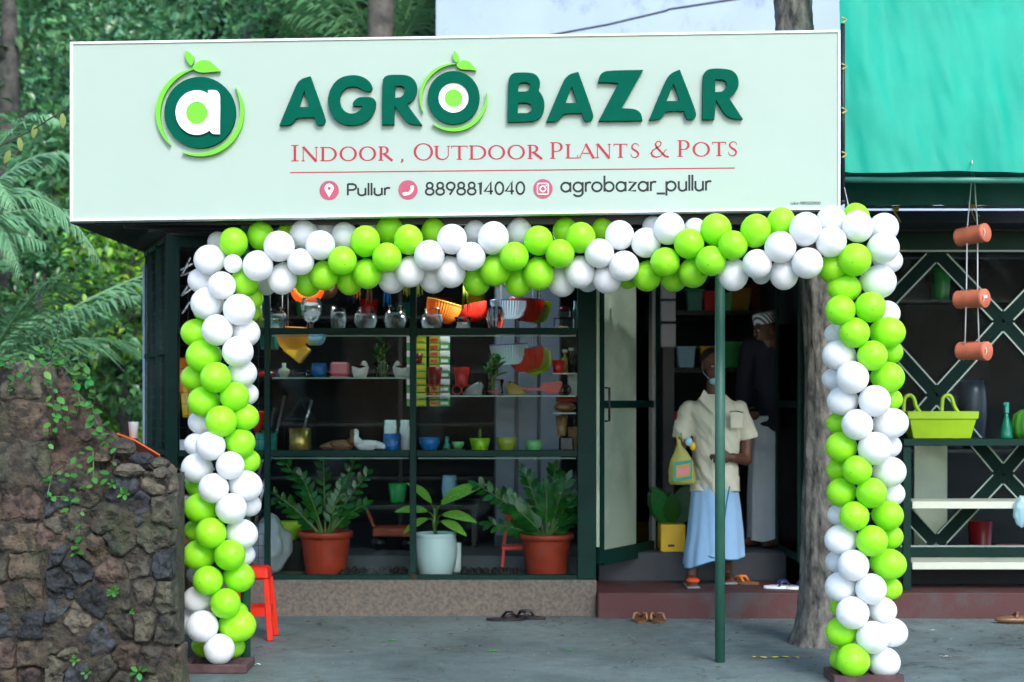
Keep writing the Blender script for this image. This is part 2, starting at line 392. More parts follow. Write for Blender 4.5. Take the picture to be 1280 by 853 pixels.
# ------------------------------------------------------------------ the shop building
ZR = 2.53
shop = thing('shop_building', 'dark green glazed plant shop with open door and brown plinth under the big sign', 'shop', (0, 0, 0))
Xl, Xm, Xp, Xd = -2.235, X(516, 0), X(733, 0), X(1005, 0)
MB().box(-2.28, 0.555, -0.02, 0.52, -0.05, 0.236).build('plinth', 'plinth', shop, bevel=0.006)
MB().box(0.558, 5.6, -0.13, 0.56, -0.05, 0.165).build('step', 'red_step', shop, bevel=0.008)
MB().box(0.60, 2.04, 0.565, 0.9, -0.05, 0.36).build('step', 'interior_floor', shop, bevel=0.008)
MB().box(-2.25, 0.555, 0.525, 3.6, -0.05, 0.34).build('floor', 'interior_floor', shop)
MB().box(0.56, 2.04, 0.905, 3.6, -0.05, 0.362).build('floor', 'interior_floor', shop)
def postf(n, x0, x1, y0, y1, z0, z1, mat='green_paint', b=0.003): return MB().box(x0, x1, y0, y1, z0, z1).build(n, mat, shop, bevel=b)
postf('corner_post', -2.272, -2.2, 0.0, 0.07, 0.24, ZR)
postf('post', X(722, 0), X(745, 0), 0.0, 0.07, 0.24, ZR)
postf('mullion', X(512, 0), X(520, 0), 0.005, 0.05, 0.28, ZR)
postf('mullion', X(330, 0), X(337, 0), 0.005, 0.05, 0.28, ZR)
for y0, y1 in ((410, 418), (563, 571), (719, 727.5), (286, 294)):
    for xa, xb in ((-2.198, X(329.5, 0)), (X(337.5, 0), X(511.5, 0)), (X(520.5, 0), X(721.5, 0))):
        postf('rail', xa, xb, 0.003, 0.048, Z(y1, 0), Z(y0, 0))
postf('lintel', -2.2, 2.04, 0.0, 0.09, ZR - 0.1, ZR + .04, b=0)
postf('door_jamb', 1.925, 1.985, 0.0, 0.09, 0.17, ZR - 0.1)
rows = [(294, 410), (418, 563), (571, 719)]
for xa, xb in ((337.5, 511.5), (520.5, 721.5)):
    for ya, yb in rows:
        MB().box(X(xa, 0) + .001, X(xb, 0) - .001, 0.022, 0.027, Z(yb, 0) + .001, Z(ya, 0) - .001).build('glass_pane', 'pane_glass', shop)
# wire mesh in the left bay and on the side
mb = MB(); x = -2.195
while x < X(330, 0): mb.tube([(x, 0.03, 0.28), (x, 0.03, 2.42)], 0.0022, 4); x += 0.058
z = 0.30
while z < 2.42: mb.tube([(-2.2, 0.033, z), (X(330, 0), 0.033, z)], 0.0022, 4); z += 0.078
mb.build('wire_mesh', 'wire', shop, kind='stuff')
A0, A1 = Vector((-2.24, 0.08, 0)), Vector((-2.78, 1.55, 0))
def side(t, z): p = A0.lerp(A1, t); return Vector((p.x, p.y, z))
mb = MB()
for k in range(25): mb.tube([side(k / 24, 0.25), side(k / 24, 2.5)], 0.0022, 4)
for k in range(30): mb.tube([side(0, 0.3 + k * .076), side(1, 0.3 + k * .076)], 0.0022, 4)
mb.build('wire_mesh', 'wire', shop, kind='stuff')
for t in (0.18, 0.5, 0.82): MB().bar(side(t, 0.0), side(t, 2.52), 0.045, 0.045, Vector((0, 1, 0))).build('side_post', 'green_paint', shop)
for z in (2.52, 1.75, 1.06, 0.3): MB().bar(side(0, z), side(1, z), 0.035, 0.035, Vector((0, 0, 1))).build('side_rail', 'green_paint', shop)
MB().tube([side(1.03, 0.0), side(1.03, 2.45)], 0.021, 10).build('drain_pipe', M('pipe_grey', C(150, 172, 184), 0.4, var=0.05), shop)
# interior shell
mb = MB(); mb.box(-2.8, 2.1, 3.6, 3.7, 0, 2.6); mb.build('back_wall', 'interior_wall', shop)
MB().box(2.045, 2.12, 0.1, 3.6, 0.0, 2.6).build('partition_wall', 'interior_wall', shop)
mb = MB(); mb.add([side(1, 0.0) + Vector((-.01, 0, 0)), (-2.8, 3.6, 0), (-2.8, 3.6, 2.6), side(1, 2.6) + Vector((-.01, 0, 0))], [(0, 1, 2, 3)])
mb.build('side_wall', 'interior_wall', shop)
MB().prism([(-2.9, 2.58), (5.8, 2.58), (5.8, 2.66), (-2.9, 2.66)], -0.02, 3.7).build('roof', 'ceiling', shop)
# canopy behind the sign, carried by two posts
mb = MB()
poly = [(-2.30, -1.955), (1.70, -1.955), (1.98, -0.03), (-2.26, -0.03), (-2.24, -0.55)]
n = len(poly); zc = lambda y: 2.405 + (y + 1.95) * 0.075
mb.add([(x, y, zc(y)) for x, y in poly] + [(x, y, zc(y) + 0.02) for x, y in poly],
       [tuple(range(n)), tuple(range(2 * n - 1, n - 1, -1))] + [((k + 1) % n, k, n + k, n + (k + 1) % n) for k in range(n)])
can = mb.build('canopy', 'canopy_sheet', shop)
for y in (-1.9, -1.3, -0.7, -0.12):
    MB().bar((-2.22, y, zc(y) - .03), (1.72, y, zc(y) - .03), 0.04, 0.05, Vector((0, 0, 1))).build('purlin', 'dark_metal', can)
for px_, yb in ((307, -1.86), (900, -1.77)):
    r = 6.3 * SC(yb)
    MB().lathe([(r, 0), (r, zc(yb) - .055)], (X(px_, yb), yb, 0), 16).build('canopy_post', 'green_post', shop)
# glass shelves inside the window
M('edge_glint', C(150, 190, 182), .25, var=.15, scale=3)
for xa, xb, y, lab in ((338, 511, 413, 0), (521, 721, 413, 0), (338, 511, 472, 0), (521, 721, 494.5, 0), (338, 511, 565, 0), (521, 721, 565, 0), (690, 721, 466.5, 0), (690, 721, 516, 0)):
    z = Z(y, 0.05)
    MB().box(X(xa, 0), X(xb, 0), 0.053, 0.36, z - .008, z).build('glass_shelf', 'shelf_glass', shop)
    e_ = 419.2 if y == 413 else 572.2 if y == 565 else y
    MB().box(X(xa, 0) + .004, X(xb, 0) - .004, 0.0495, 0.0525, Z(e_ + 1.6, .05), Z(e_, .05)).build('shelf_glint', 'edge_glint', shop)  # thin pale strip paints the highlight line along shelf fronts and under rails
# open door leaf, hinged at the window post, swung inward
H0, H1 = Vector((X(748, 0), 0.05, 0)), Vector((1.045, 0.9, 0))
du = (H1 - H0).normalized(); dn = Vector((-du.y, du.x, 0))
zb, zt = 0.34, 2.36
def dpt(t, z): p = H0.lerp(H1, t); return Vector((p.x, p.y, z))
door = MB().bar(dpt(0.03, zb), dpt(0.03, zt), 0.055, 0.04, dn).build('door', 'green_paint', shop)
MB().bar(dpt(0.97, zb), dpt(0.97, zt), 0.06, 0.04, dn).build('stile', 'green_paint', door)
for z, h in ((zb + .03, .10), (1.39, .05), (zt - .03, .06)):
    MB().bar(dpt(0.06, z), dpt(0.94, z), h, 0.036, dn).build('rail', 'green_paint', door)
for z0, z1 in ((zb + .08, 1.365), (1.415, zt - .06)):
    MB().add([dpt(.06, z0), dpt(.62, z0), dpt(.62, z1), dpt(.06, z1)], [(0, 1, 2, 3)]).build('reflection_pane', 'pane_reflection', door)
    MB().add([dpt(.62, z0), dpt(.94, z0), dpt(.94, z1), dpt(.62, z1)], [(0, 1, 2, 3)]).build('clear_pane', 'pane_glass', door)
MB().bar(dpt(0.905, zb), dpt(0.905, zt), 0.012, 0.05, dn).build('edge_strip', 'steel', door)
MB().tube([dpt(.05, 1.28) - dn * .03, dpt(.05, 1.28) - dn * .06, dpt(.05, 1.5) - dn * .06, dpt(.05, 1.5) - dn * .03], 0.008, 6).build('handle', 'dark_metal', door)
MB().box(X(745.5, 0), X(749.5, 0), 0.01, 0.02, .45, 2.4).build('hinge_reflection', 'pane_reflection', door)  # pale strip paints the reflection continuing beside the hinge
R0, R1 = Vector((1.915, 0.07, 0)), Vector((1.90, 0.85, 0))
d2 = MB().bar(R0 + Vector((0, .03, .34)), R0 + Vector((0, .03, 2.36)), 0.05, 0.035, Vector((1, 0, 0))).build('door', 'green_paint', shop)
MB().bar(R1 + Vector((0, 0, .34)), R1 + Vector((0, 0, 2.36)), 0.05, 0.035, Vector((1, 0, 0))).build('stile', 'green_paint', d2)
for z in (.37, 1.39, 2.33): MB().bar(R0 + Vector((0, .06, z)), R1 + Vector((0, -.03, z)), 0.05, 0.03, Vector((1, 0, 0))).build('rail', 'green_paint', d2)
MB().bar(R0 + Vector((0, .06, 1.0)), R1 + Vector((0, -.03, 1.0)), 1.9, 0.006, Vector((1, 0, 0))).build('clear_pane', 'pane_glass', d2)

# ------------------------------------------------------------------ neighbouring lattice shopfront on the right
YL = 0.36
M('lattice_paint', C(7, 34, 29), .6, spec=.08, var=.15)
lat = thing('lattice_shopfront', 'dark green shopfront glazed in a diamond lattice with pale beading, right of the tree', 'shopfront', (3.4, YL, 0))
def lp(x, y, dy=0): return Vector((X(x, YL), YL + dy, Z(y, YL)))
MB().box(2.125, 5.6, YL - .02, YL + .06, Z(313, YL), Z(264, YL)).build('fascia', 'green_paint', lat)
MB().box(2.125, 5.6, YL - .045, YL - .022, Z(290, YL), Z(283, YL)).build('fascia_strip', 'dark_metal', lat)
MB().box(2.125, 5.6, YL - .02, YL + .06, Z(708, YL), Z(684, YL)).build('bottom_rail', 'green_paint', lat)
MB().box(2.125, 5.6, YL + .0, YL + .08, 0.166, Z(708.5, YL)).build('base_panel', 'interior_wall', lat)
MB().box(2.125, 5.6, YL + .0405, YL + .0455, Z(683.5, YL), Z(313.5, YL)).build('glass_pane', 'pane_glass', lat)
MB().box(2.125, 5.6, YL - .024, YL - .021, Z(315.5, YL), Z(313.2, YL)).build('bead', 'bead', lat)
MB().box(2.125, 5.6, YL - .024, YL - .021, Z(683.6, YL), Z(681.5, YL)).build('bead', 'bead', lat)
segs = []
for k in range(4):
    x0, x1, x2 = 1087 + 166 * k, 1170 + 166 * k, 1253 + 166 * k
    segs += [((x0, 402), (x1, 316), 0), ((x1, 316), (x2, 402), 1), ((x0, 402), (x1, 494), 1), ((x1, 494), (x2, 402), 0),
             ((x0, 592), (x1, 494), 0), ((x1, 494), (x2, 592), 1), ((x0, 592), (x1, 680), 1), ((x1, 680), (x2, 592), 0)]
for a, b, s in segs:
    pa, pb = lp(*a, .004 * s), lp(*b, .004 * s); t = (pb - pa).normalized(); nn = Vector((-t.z, 0, t.x))
    pa2, pb2 = pa + t * .01, pb - t * .01
    bar = MB().bar(pa2, pb2, 17 * SC(YL), 0.03).build('lattice_bar', 'lattice_paint', lat)
    for sg in (-1, 1):
        o = nn * sg * 8.2 * SC(YL) + Vector((0, -.018, 0))
        MB().bar(pa2 + o + t * .045, pb2 + o - t * .045, 1.7 * SC(YL), 0.004).build('bead', 'bead', bar)
# things behind the lattice glass: a dim store room
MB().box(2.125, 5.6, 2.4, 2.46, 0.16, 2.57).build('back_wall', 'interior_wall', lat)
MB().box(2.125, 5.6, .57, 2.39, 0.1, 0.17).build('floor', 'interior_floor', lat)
MB().box(X(1143, .6), X(1184, .6), .60, .63, .2, Z(551, .6)).build('door_panel', 'p_cream', lat)

# ------------------------------------------------------------------ house behind
house = thing('house', 'pale blue whitewashed house wall with dark stains above the sign', 'house', (3.2, 6, 0))
MB().box(X(545, 6), 9.5, 6.0, 12, 0, 8.2).build('wall', 'whitewash', house)
MB().box(X(540, 6), 9.6, 5.9, 12.1, 8.2, 8.4).build('roof_slab', 'whitewash', house)
p0, p1 = at(684, 45, 5.4), at(832, 14, 5.4)
tag(MB().tube([at(560, 66, 5.9), p0, at(760, 31, 5.4), p1, at(836, 12, 5.4), at(915, 0, 5.3), at(1090, -30, 5.2), at(1330, -60, 5.0)], 0.011, 6).build('cable', 'cable'),
    'black overhead cable crossing the pale house wall above the sign', 'cable')

# ------------------------------------------------------------------ sign board
YS = -2.06
sign = thing('sign_board', 'large pale mint shop sign with raised green letters and red printed tagline', 'sign', at(570, 270, YS))
def sp(x, y, dy=0): p = at(x, y, YS); return Vector((p.x, YS + dy, p.z))
TL, TR, BR, BL = (88, 53), (1050, 38), (1050, 262), (88, 277)
def quadslab(c, y0, y1):
    return MB().prism([(sp(*q).x, sp(*q).z) for q in c], y0, y1)
quadslab([(91, 55.5), (1047.5, 40.5), (1047.5, 259.5), (91, 274.5)], YS, YS + .08).build('panel', 'sign_white', sign)
for c in ([(88, 53), (1050, 38), (1050, 40.7), (88, 55.7)], [(88, 274.3), (1050, 259.3), (1050, 262), (88, 277)],
          [(88, 55.8), (91.2, 55.8), (91.2, 274.2), (88, 274.2)], [(1047.3, 40.8), (1050, 40.8), (1050, 259.2), (1047.3, 259.2)]):
    quadslab(c, YS - .008, YS + .085).build('trim', 'sign_trim', sign)
def outline(name, polys, mat, thick, dy=0.0, parent=None, bev=0.0008):
    """filled 2D curve (outer + holes), extruded; polys in photo pixels on the sign plane"""
    cu = bpy.data.curves.new(name, 'CURVE'); cu.dimensions = '2D'; cu.fill_mode = 'BOTH'; cu.extrude = thick / 2; cu.bevel_depth = bev
    for pl in polys:
        s = cu.splines.new('POLY'); s.points.add(len(pl) - 1); s.use_cyclic_u = True
        for i, (x, y) in enumerate(pl):
            p = sp(x, y); s.points[i].co = (p.x, p.z, 0, 1)
    o = bpy.data.objects.new(name, cu); COL.objects.link(o)
    me = bpy.data.meshes.new_from_object(o.evaluated_get(bpy.context.evaluated_depsgraph_get())); me.name = name
    bpy.data.objects.remove(o); bpy.data.curves.remove(cu)
    L = wloc(sign)
    for v in me.vertices:
        x, z, d = v.co; v.co = (x - L.x, YS - dy - thick / 2 - d - L.y, z - L.z)
    me.materials.clear(); me.materials.append(MAT[mat])
    o = bpy.data.objects.new(name, me); COL.objects.link(o); o.parent = parent or sign; _off[o.name] = L.copy()
    return o
def zc2(pts, ox, oy, s=4.0): return [(ox + x / s, oy + y / s) for x, y in pts]
def rnd(pts, it=1):
    for _ in range(it):
        q = []
        for i in range(len(pts)):
            a, b, c = Vector(pts[i - 1]), Vector(pts[i]), Vector(pts[(i + 1) % len(pts)])
            ang = (a - b).angle(c - b) if (a - b).length > 1e-6 and (c - b).length > 1e-6 else PI
            if ang > R(115): q += [tuple(b.lerp(a, .25)), tuple(b.lerp(c, .25))]
            else: q.append(tuple(b))
        pts = q
    return pts
def circ(cx, cy, rx, ry=None, n=48): ry = ry or rx; return [(cx + rx * math.cos(2 * PI * k / n), cy + ry * math.sin(2 * PI * k / n)) for k in range(n)]
Aa = [[(82, 432), (165, 232), (180, 212), (200, 198), (236, 189), (309, 395), (309, 412), (302, 426), (288, 432), (272, 431), (264, 424), (257, 392), (166, 392), (155, 412), (140, 426), (120, 432)],
      [(205, 255), (178, 342), (229, 342)]]
Gg = [[(545, 240), (530, 215), (505, 195), (470, 184), (435, 183), (400, 190), (370, 206), (345, 235), (330, 268), (323, 305), (328, 345), (342, 380), (365, 408), (395, 425), (430, 432), (470, 430), (505, 418),
       (535, 395), (555, 360), (562, 330), (560, 310), (548, 297), (530, 292), (485, 292), (465, 300), (450, 315), (446, 330), (450, 336), (496, 336), (485, 355), (465, 370), (440, 376), (415, 370), (395, 352),
       (383, 325), (380, 300), (388, 270), (405, 250), (430, 239), (455, 238), (480, 245), (505, 260), (525, 265), (540, 258)]]
Rr = [[(594, 428), (594, 215), (604, 192), (628, 181), (700, 181), (735, 190), (758, 212), (768, 240), (765, 270), (752, 300), (732, 318), (714, 325), (791, 430), (745, 428), (715, 415), (695, 390), (655, 332), (652, 428)],
      [(656, 235), (690, 235), (705, 245), (708, 262), (700, 282), (685, 293), (656, 297)]]
Bb = [[(58, 415), (62, 215), (68, 190), (85, 173), (110, 170), (170, 170), (200, 180), (218, 205), (220, 235), (210, 260), (228, 280), (240, 310), (242, 345), (232, 380), (210, 402), (180, 413)],
      [(112, 228), (124, 218), (155, 217), (170, 228), (172, 245), (162, 260), (145, 265), (110, 265)], [(110, 320), (150, 318), (175, 328), (182, 345), (175, 362), (155, 372), (108, 372)]]
A2 = [[(252, 413), (335, 215), (350, 193), (372, 176), (410, 167), (485, 375), (484, 398), (468, 411), (445, 410), (437, 400), (430, 371), (335, 371), (324, 393), (308, 408), (290, 413)], [(378, 235), (345, 322), (406, 322)]]
Zz = [[(510, 218), (515, 190), (530, 170), (560, 160), (733, 157), (625, 348), (680, 350), (710, 360), (725, 380), (729, 408), (513, 410), (611, 222), (560, 217)]]
A3 = [[(764, 405), (845, 210), (860, 188), (880, 170), (915, 155), (998, 368), (996, 390), (982, 403), (955, 403), (945, 392), (938, 361), (845, 360), (832, 386), (818, 398), (800, 403)], [(885, 222), (850, 312), (918, 312)]]
R2 = [[(1030, 403), (1032, 190), (1040, 166), (1065, 151), (1130, 150), (1175, 158), (1200, 180), (1210, 215), (1205, 250), (1185, 278), (1160, 295), (1229, 401), (1180, 398), (1150, 385), (1130, 360), (1096, 302), (1088, 403)],
      [(1092, 202), (1130, 203), (1148, 215), (1152, 235), (1142, 255), (1125, 265), (1092, 268)]]
for g, ox in ((Aa, 330), (Gg, 330), (Rr, 330), (Bb, 620), (A2, 620), (Zz, 620), (A3, 620), (R2, 620)):
    outline('raised_letter', [rnd(zc2(p, ox, 50), 2) if i == 0 else zc2(p, ox, 50) for i, p in enumerate(g)], 'sign_green', 0.028, 0.002)
def crescent(cx, cy, r, a0, a1, w, n=40):
    """tapered arc, angles in degrees (0 right, 90 up), widest mid-way"""
    o = []; i_ = []
    for k in range(n + 1):
        t = k / n; a = R(a0 + (a1 - a0) * t); ww = w * math.sin(PI * min(1, max(0, t))) ** 0.7
        o.append((cx + r * math.cos(a), cy - r * math.sin(a))); i_.append((cx + (r - ww - .12) * math.cos(a), cy - (r - ww - .12) * math.sin(a)))
    return o + i_[::-1]
def apple(dx, cx, cy, r, small, big, arcs):
    outline('logo_disc', [circ(cx, cy, r)] if not dx else [circ(cx, cy, r, r * 1.02), circ(cx, cy, dx)], 'sign_green', 0.026, 0.002)
    for lf in (small, big):
        outline('logo_leaf', [rnd(lf, 2)], 'sign_lime', 0.022, 0.006)
    for (rr, a0, a1, w) in arcs: outline('logo_arc', [crescent(cx, cy, rr, a0, a1, w)], 'sign_lime', 0.022, 0.006)
apple(0, 251.25, 142, 44.2, zc2([(933, 260), (930, 290), (945, 320), (962, 335), (975, 315), (972, 290), (955, 270)], 0, 0),
      zc2([(966, 348), (985, 320), (1020, 305), (1055, 312), (1085, 340), (1106, 362), (1060, 366), (1015, 371), (985, 362)], 0, 0),
      [(55, 98, 228, 5.6), (54.6, 36, -114, 5.6)])
outline('logo_letter', [circ(248, 142.8, 26.2, 27.6), circ(248, 143.2, 13.6, 14.2)], 'sign_letter_white', 0.012, 0.0295)
outline('logo_letter', [rnd(zc2([(1049, 460), (1090, 460), (1102, 474), (1107, 495), (1106, 678), (1075, 678), (1060, 668), (1052, 650)], 0, 0))], 'sign_letter_white', 0.0125, 0.0295)
outline('logo_dot', [circ(248, 143.2, 13.5, 14.1)], 'sign_lime', 0.008, 0.0295)
apple(18.9, 567.25, 123.5, 32.3, zc2([(952, 60), (945, 90), (950, 108), (965, 120), (975, 105), (974, 85), (962, 70)], 330, 50),
      zc2([(964, 132), (975, 115), (1000, 107), (1030, 115), (1050, 140), (1061, 159), (1030, 154), (990, 154), (975, 147)], 330, 50),
      [(42.5, 85, 206, 3.4), (42, 9, -129, 4.2)])
outline('logo_ring', [circ(567.2, 123.5, 18.8), circ(567.2, 124, 11.2)], 'sign_letter_white', 0.018, 0.002)
outline('logo_dot', [circ(567.2, 124, 11.1)], 'sign_lime', 0.018, 0.002)

# flat print: each stroke a thin film, set 0.15 mm over the last
class Print:
    def __init__(s): s.mb = MB(); s.k = 0
    def poly(s, pts, fan=False):
        s.k += 1; d = -(0.0008 + 0.00012 * (s.k % 12))
        s.mb.add([sp(x, y, d) for x, y in pts], [tuple(range(len(pts)))]); return s
    def strip(s, a, b):
        s.k += 1; d = -(0.0008 + 0.00012 * (s.k % 12)); n = len(a)
        s.mb.add([sp(x, y, d) for x, y in a] + [sp(x, y, d) for x, y in b], [(i, i + 1, n + i + 1, n + i) for i in range(n - 1)]); return s
    def ribbon(s, pts, w, closed=False):
        if not hasattr(w, '__len__'): w = [w] * len(pts)
        P = [Vector(p) for p in pts]; n = len(P); a = []; b = []
        for i in range(n):
            p, q = (P[i - 1] if (i or closed) else P[0]), (P[(i + 1) % n] if (i < n - 1 or closed) else P[-1])
            t = (q - p).normalized(); nn = Vector((-t.y, t.x)); k = 1.0
            if 0 < i < n - 1:
                t1 = (P[i] - P[i - 1]).normalized(); k = min(1.6, 1 / max(.3, abs(t.dot(t1))))
            a.append(tuple(P[i] + nn * w[i] / 2 * k)); b.append(tuple(P[i] - nn * w[i] / 2 * k))
        if closed: a.append(a[0]); b.append(b[0])
        return s.strip(a, b)
def arc(cx, cy, rx, ry, a0, a1, n=16): return [(cx + rx * math.cos(R(a0 + (a1 - a0) * k / n)), cy + ry * math.sin(R(a0 + (a1 - a0) * k / n))) for k in range(n + 1)]
cir = lambda cx, cy, rx, ry: arc(cx, cy, rx, ry, 0, 360, 28)
GL = {  # mono-line glyphs: strokes in units of cap height, advance
 'P': ([[(0, 0), (0, .95)], [(0, .93), (.26, .93)] + arc(.26, .69, .24, .24, 90, -90) + [(0, .45)]], .62),
 'u': ([[(0, .62), (0, .22)] + arc(.22, .22, .22, .22, 180, 360) + [(.44, .62)], [(.44, .3), (.44, 0)]], .62),
 'l': ([[(0, 0), (0, 1.02)]], .18), 'r': ([[(0, 0), (0, .62)], arc(.2, .38, .2, .22, 180, 55, 8)], .38),
 'a': ([cir(.27, .31, .27, .29), [(.54, .62), (.54, 0)]], .72), 'o': ([cir(.28, .31, .28, .29)], .72),
 'g': ([cir(.27, .31, .27, .29), [(.54, .62), (.54, -.06)] + arc(.27, -.06, .27, .22, 0, -160)], .72),
 'b': ([cir(.27, .31, .27, .29), [(0, 0), (0, 1.02)]], .7), 'p': ([cir(.27, .31, .27, .29), [(0, .62), (0, -.3)]], .72),
 'z': ([[(0, .58), (.42, .58), (.02, .04), (.44, .04)]], .58), '_': ([[(-.04, -.16), (.46, -.16)]], .54), 'c': ([arc(.28, .31, .27, .29, 45, 315)], .6),
 '8': ([cir(.26, .70, .19, .22), cir(.26, .25, .25, .24)], .66), '9': ([cir(.26, .65, .25, .28), [(.49, .55), (.2, 0)]], .66),
 '1': ([[(0, .78), (.16, .92), (.16, 0)]], .42), '4': ([[(.38, 0), (.38, .93), (0, .25), (.52, .25)]], .66), '0': ([cir(.26, .47, .25, .45)], .66),
 '2': ([arc(.25, .68, .24, .25, 165, -40) + [(0, .04), (.52, .04)]], .66), '5': ([[(.46, .9), (.12, .9), (.06, .52)] + arc(.24, .3, .25, .28, 120, -160)], .66), ' ': ([], .35), '-': ([[(0, .35), (.25, .35)]], .38)}
def mono(text, x0, x1, base0, base1, h, w, name, mat):
    adv = sum(GL[c][1] for c in text) - .12; pr = Print(); cx = 0; kx = (x1 - x0) / adv
    for c in text:
        if h > 10: pr = Print()
        for st in GL[c][0]:
            q = [(x0 + (cx + u) * kx, base0 + (base1 - base0) * (cx + u) / adv - v * h) for u, v in st]
            pr.ribbon(q, w)
        cx += GL[c][1]
        if h > 10: pr.mb.build('printed_letter', mat, sign)
    if h <= 10: pr.mb.build(name, mat, sign, kind='stuff')
mono('Pullur', 434.8, 486.5, 244.6, 244.2, 15.2, 2.5, 'printed_text', 'print_black')
mono('8898814040', 532, 656, 244.0, 243.2, 16.6, 2.5, 'printed_text', 'print_black')
mono('agrobazar_pullur', 701.5, 888, 240.3, 238.4, 19.5, 2.6, 'printed_text', 'print_black')
mono('color-9895020100', 988, 1025.5, 256, 256, 3.8, .55, 'printed_text', 'print_black')
# serif small capitals
def serif():
    pr = None
    def bx(x, y, w, h, u0, u1, v0, v1): pr.poly([(x + u0, y - v0), (x + u1, y - v0), (x + u1, y - v1), (x + u0, y - v1)])
    def gl(c, x0, x1, yt, yb):
        nonlocal pr
        pr = Print()
        w = x1 - x0; h = yb - yt; T = 3.2; t = 1.25
        def rect(u0, u1, v0, v1): bx(x0, yb, w, h, u0, u1, v0, v1)
        def stem(u, tw=T, top=True, bot=True, s=1.7):
            rect(u - tw / 2, u + tw / 2, 0, h)
            if bot: rect(u - tw / 2 - s, u + tw / 2 + s, 0, t)
            if top: rect(u - tw / 2 - s, u + tw / 2 + s, h - t, h)
        def ln(a, b, wd): pr.ribbon([(x0 + a[0], yb - a[1]), (x0 + b[0], yb - b[1])], wd)
        def bowl(u, v0, v1, rx, thick):
            cy = (v0 + v1) / 2; ry = (v1 - v0) / 2
            o = [(x0 + u + rx * math.cos(a), yb - (cy + ry * math.sin(a))) for a in [R(90 - 180 * k / 14) for k in range(15)]]
            i = [(x0 + u + (rx - thick) * math.cos(a), yb - (cy + (ry - t) * math.sin(a))) for a in [R(90 - 180 * k / 14) for k in range(15)]]
            pr.strip(o, i)
        if c == 'I': stem(w / 2, s=w / 2 - T / 2)
        elif c == 'N': stem(1.8, 1.2, s=1.4); stem(w - 1.8, 1.2, bot=False, s=1.4); ln((1.8, h), (w - 1.6, -.3), T)
        elif c == 'D': stem(2.6); rect(2.6, w * .45, h - t, h); rect(2.6, w * .45, 0, t); bowl(w * .45, 0, h, w * .55, T)
        elif c == 'O':
            o = [(x0 + w / 2 * (1 + math.cos(a)), yb - h / 2 - h / 2 * 1.03 * math.sin(a)) for a in [2 * PI * k / 32 for k in range(33)]]
            i = [(x0 + w / 2 + (w / 2 - T) * math.cos(a + .0), yb - h / 2 - (h / 2 - t * .9) * math.sin(a)) for a in [2 * PI * k / 32 for k in range(33)]]
            pr.strip(o, i)
        elif c == 'R': stem(2.6); rect(2.6, w * .4, h - t, h); rect(2.6, w * .4, h * .45, h * .45 + t); bowl(w * .4, h * .45, h, w * .36, T); ln((w * .36, h * .5), (w + .6, 0), T * .95)
        elif c == 'P': stem(2.6); rect(2.6, w * .5, h - t, h); rect(2.6, w * .5, h * .42, h * .42 + t); bowl(w * .5, h * .42, h, w * .48, T)
        elif c == 'U':
            rect(1.6, 1.6 + T, h * .36, h); rect(0, 1.6 + T + 1.5, h - t, h); rect(w - 2.6, w - 1.4, h * .36, h); rect(w - 4, w, h - t, h)
            ro = [(x0 + 1.6 + (w - 3) / 2 * (1 - math.cos(a)), yb - h * .36 + h * .37 * math.sin(a)) for a in [PI * k / 14 for k in range(15)]]
            ri = [(x0 + 1.6 + T + (w - 4.2 - T) / 2 * (1 - math.cos(a)), yb - h * .36 + (h * .37 - t * 1.3) * math.sin(a)) for a in [PI * k / 14 for k in range(15)]]
            pr.strip(ro, ri)
        elif c == 'T': stem(w / 2, top=False); rect(0, w, h - t, h); rect(0, 1.0, h - 3.4, h - t); rect(w - 1.0, w, h - 3.4, h - t)
        elif c == 'L': stem(2.6); rect(2.6, w, 0, t); rect(w - 1.0, w, t, 4.2)
        elif c == 'A': ln((1.4, 0), (w * .47, h), 1.1); ln((w * .44, h + .3), (w - 1.8, 0), T); rect(w * .24, w * .68, h * .32, h * .32 + t); rect(-.4, 3.2, 0, t * .9); rect(w - 4.2, w + .6, 0, t * .9)
        elif c == 'S':
            p = [(x0 + w * a, yb - h * b) for a, b in [(.92, .78), (.82, .93), (.58, 1.0), (.32, .95), (.16, .8), (.22, .64), (.45, .53), (.68, .44), (.86, .3), (.8, .12), (.55, 0), (.28, .02), (.1, .12), (.04, .28)]]
            pr.ribbon(p, [.8, 1, 1.2, 1.5, 2, 2.4, 2.7, 2.7, 2.3, 1.9, 1.5, 1.2, 1, .8])
        elif c == '&':
            p = [(x0 + w * a, yb - h * b) for a, b in [(1.0, .02), (.8, .08), (.62, .3), (.36, .62), (.3, .8), (.38, .95), (.5, .98), (.6, .88), (.56, .72), (.38, .58), (.16, .42), (.08, .24), (.16, .08), (.34, .01), (.55, .06), (.72, .24), (.8, .42), (.9, .48)]]
            pr.ribbon(p, [2.4, 2.6, 2.7, 2.6, 2.0, 1.4, 1.2, 1.4, 1.5, 1.4, 1.7, 2.3, 2.4, 1.8, 1.2, 1.1, 1.2, 1.2])
        elif c == ',': pr.ribbon([(x0 + w * .6, yb - 2.5), (x0 + w * .7, yb), (x0 + w * .1, yb + 3)], [2.6, 2.4, .6])
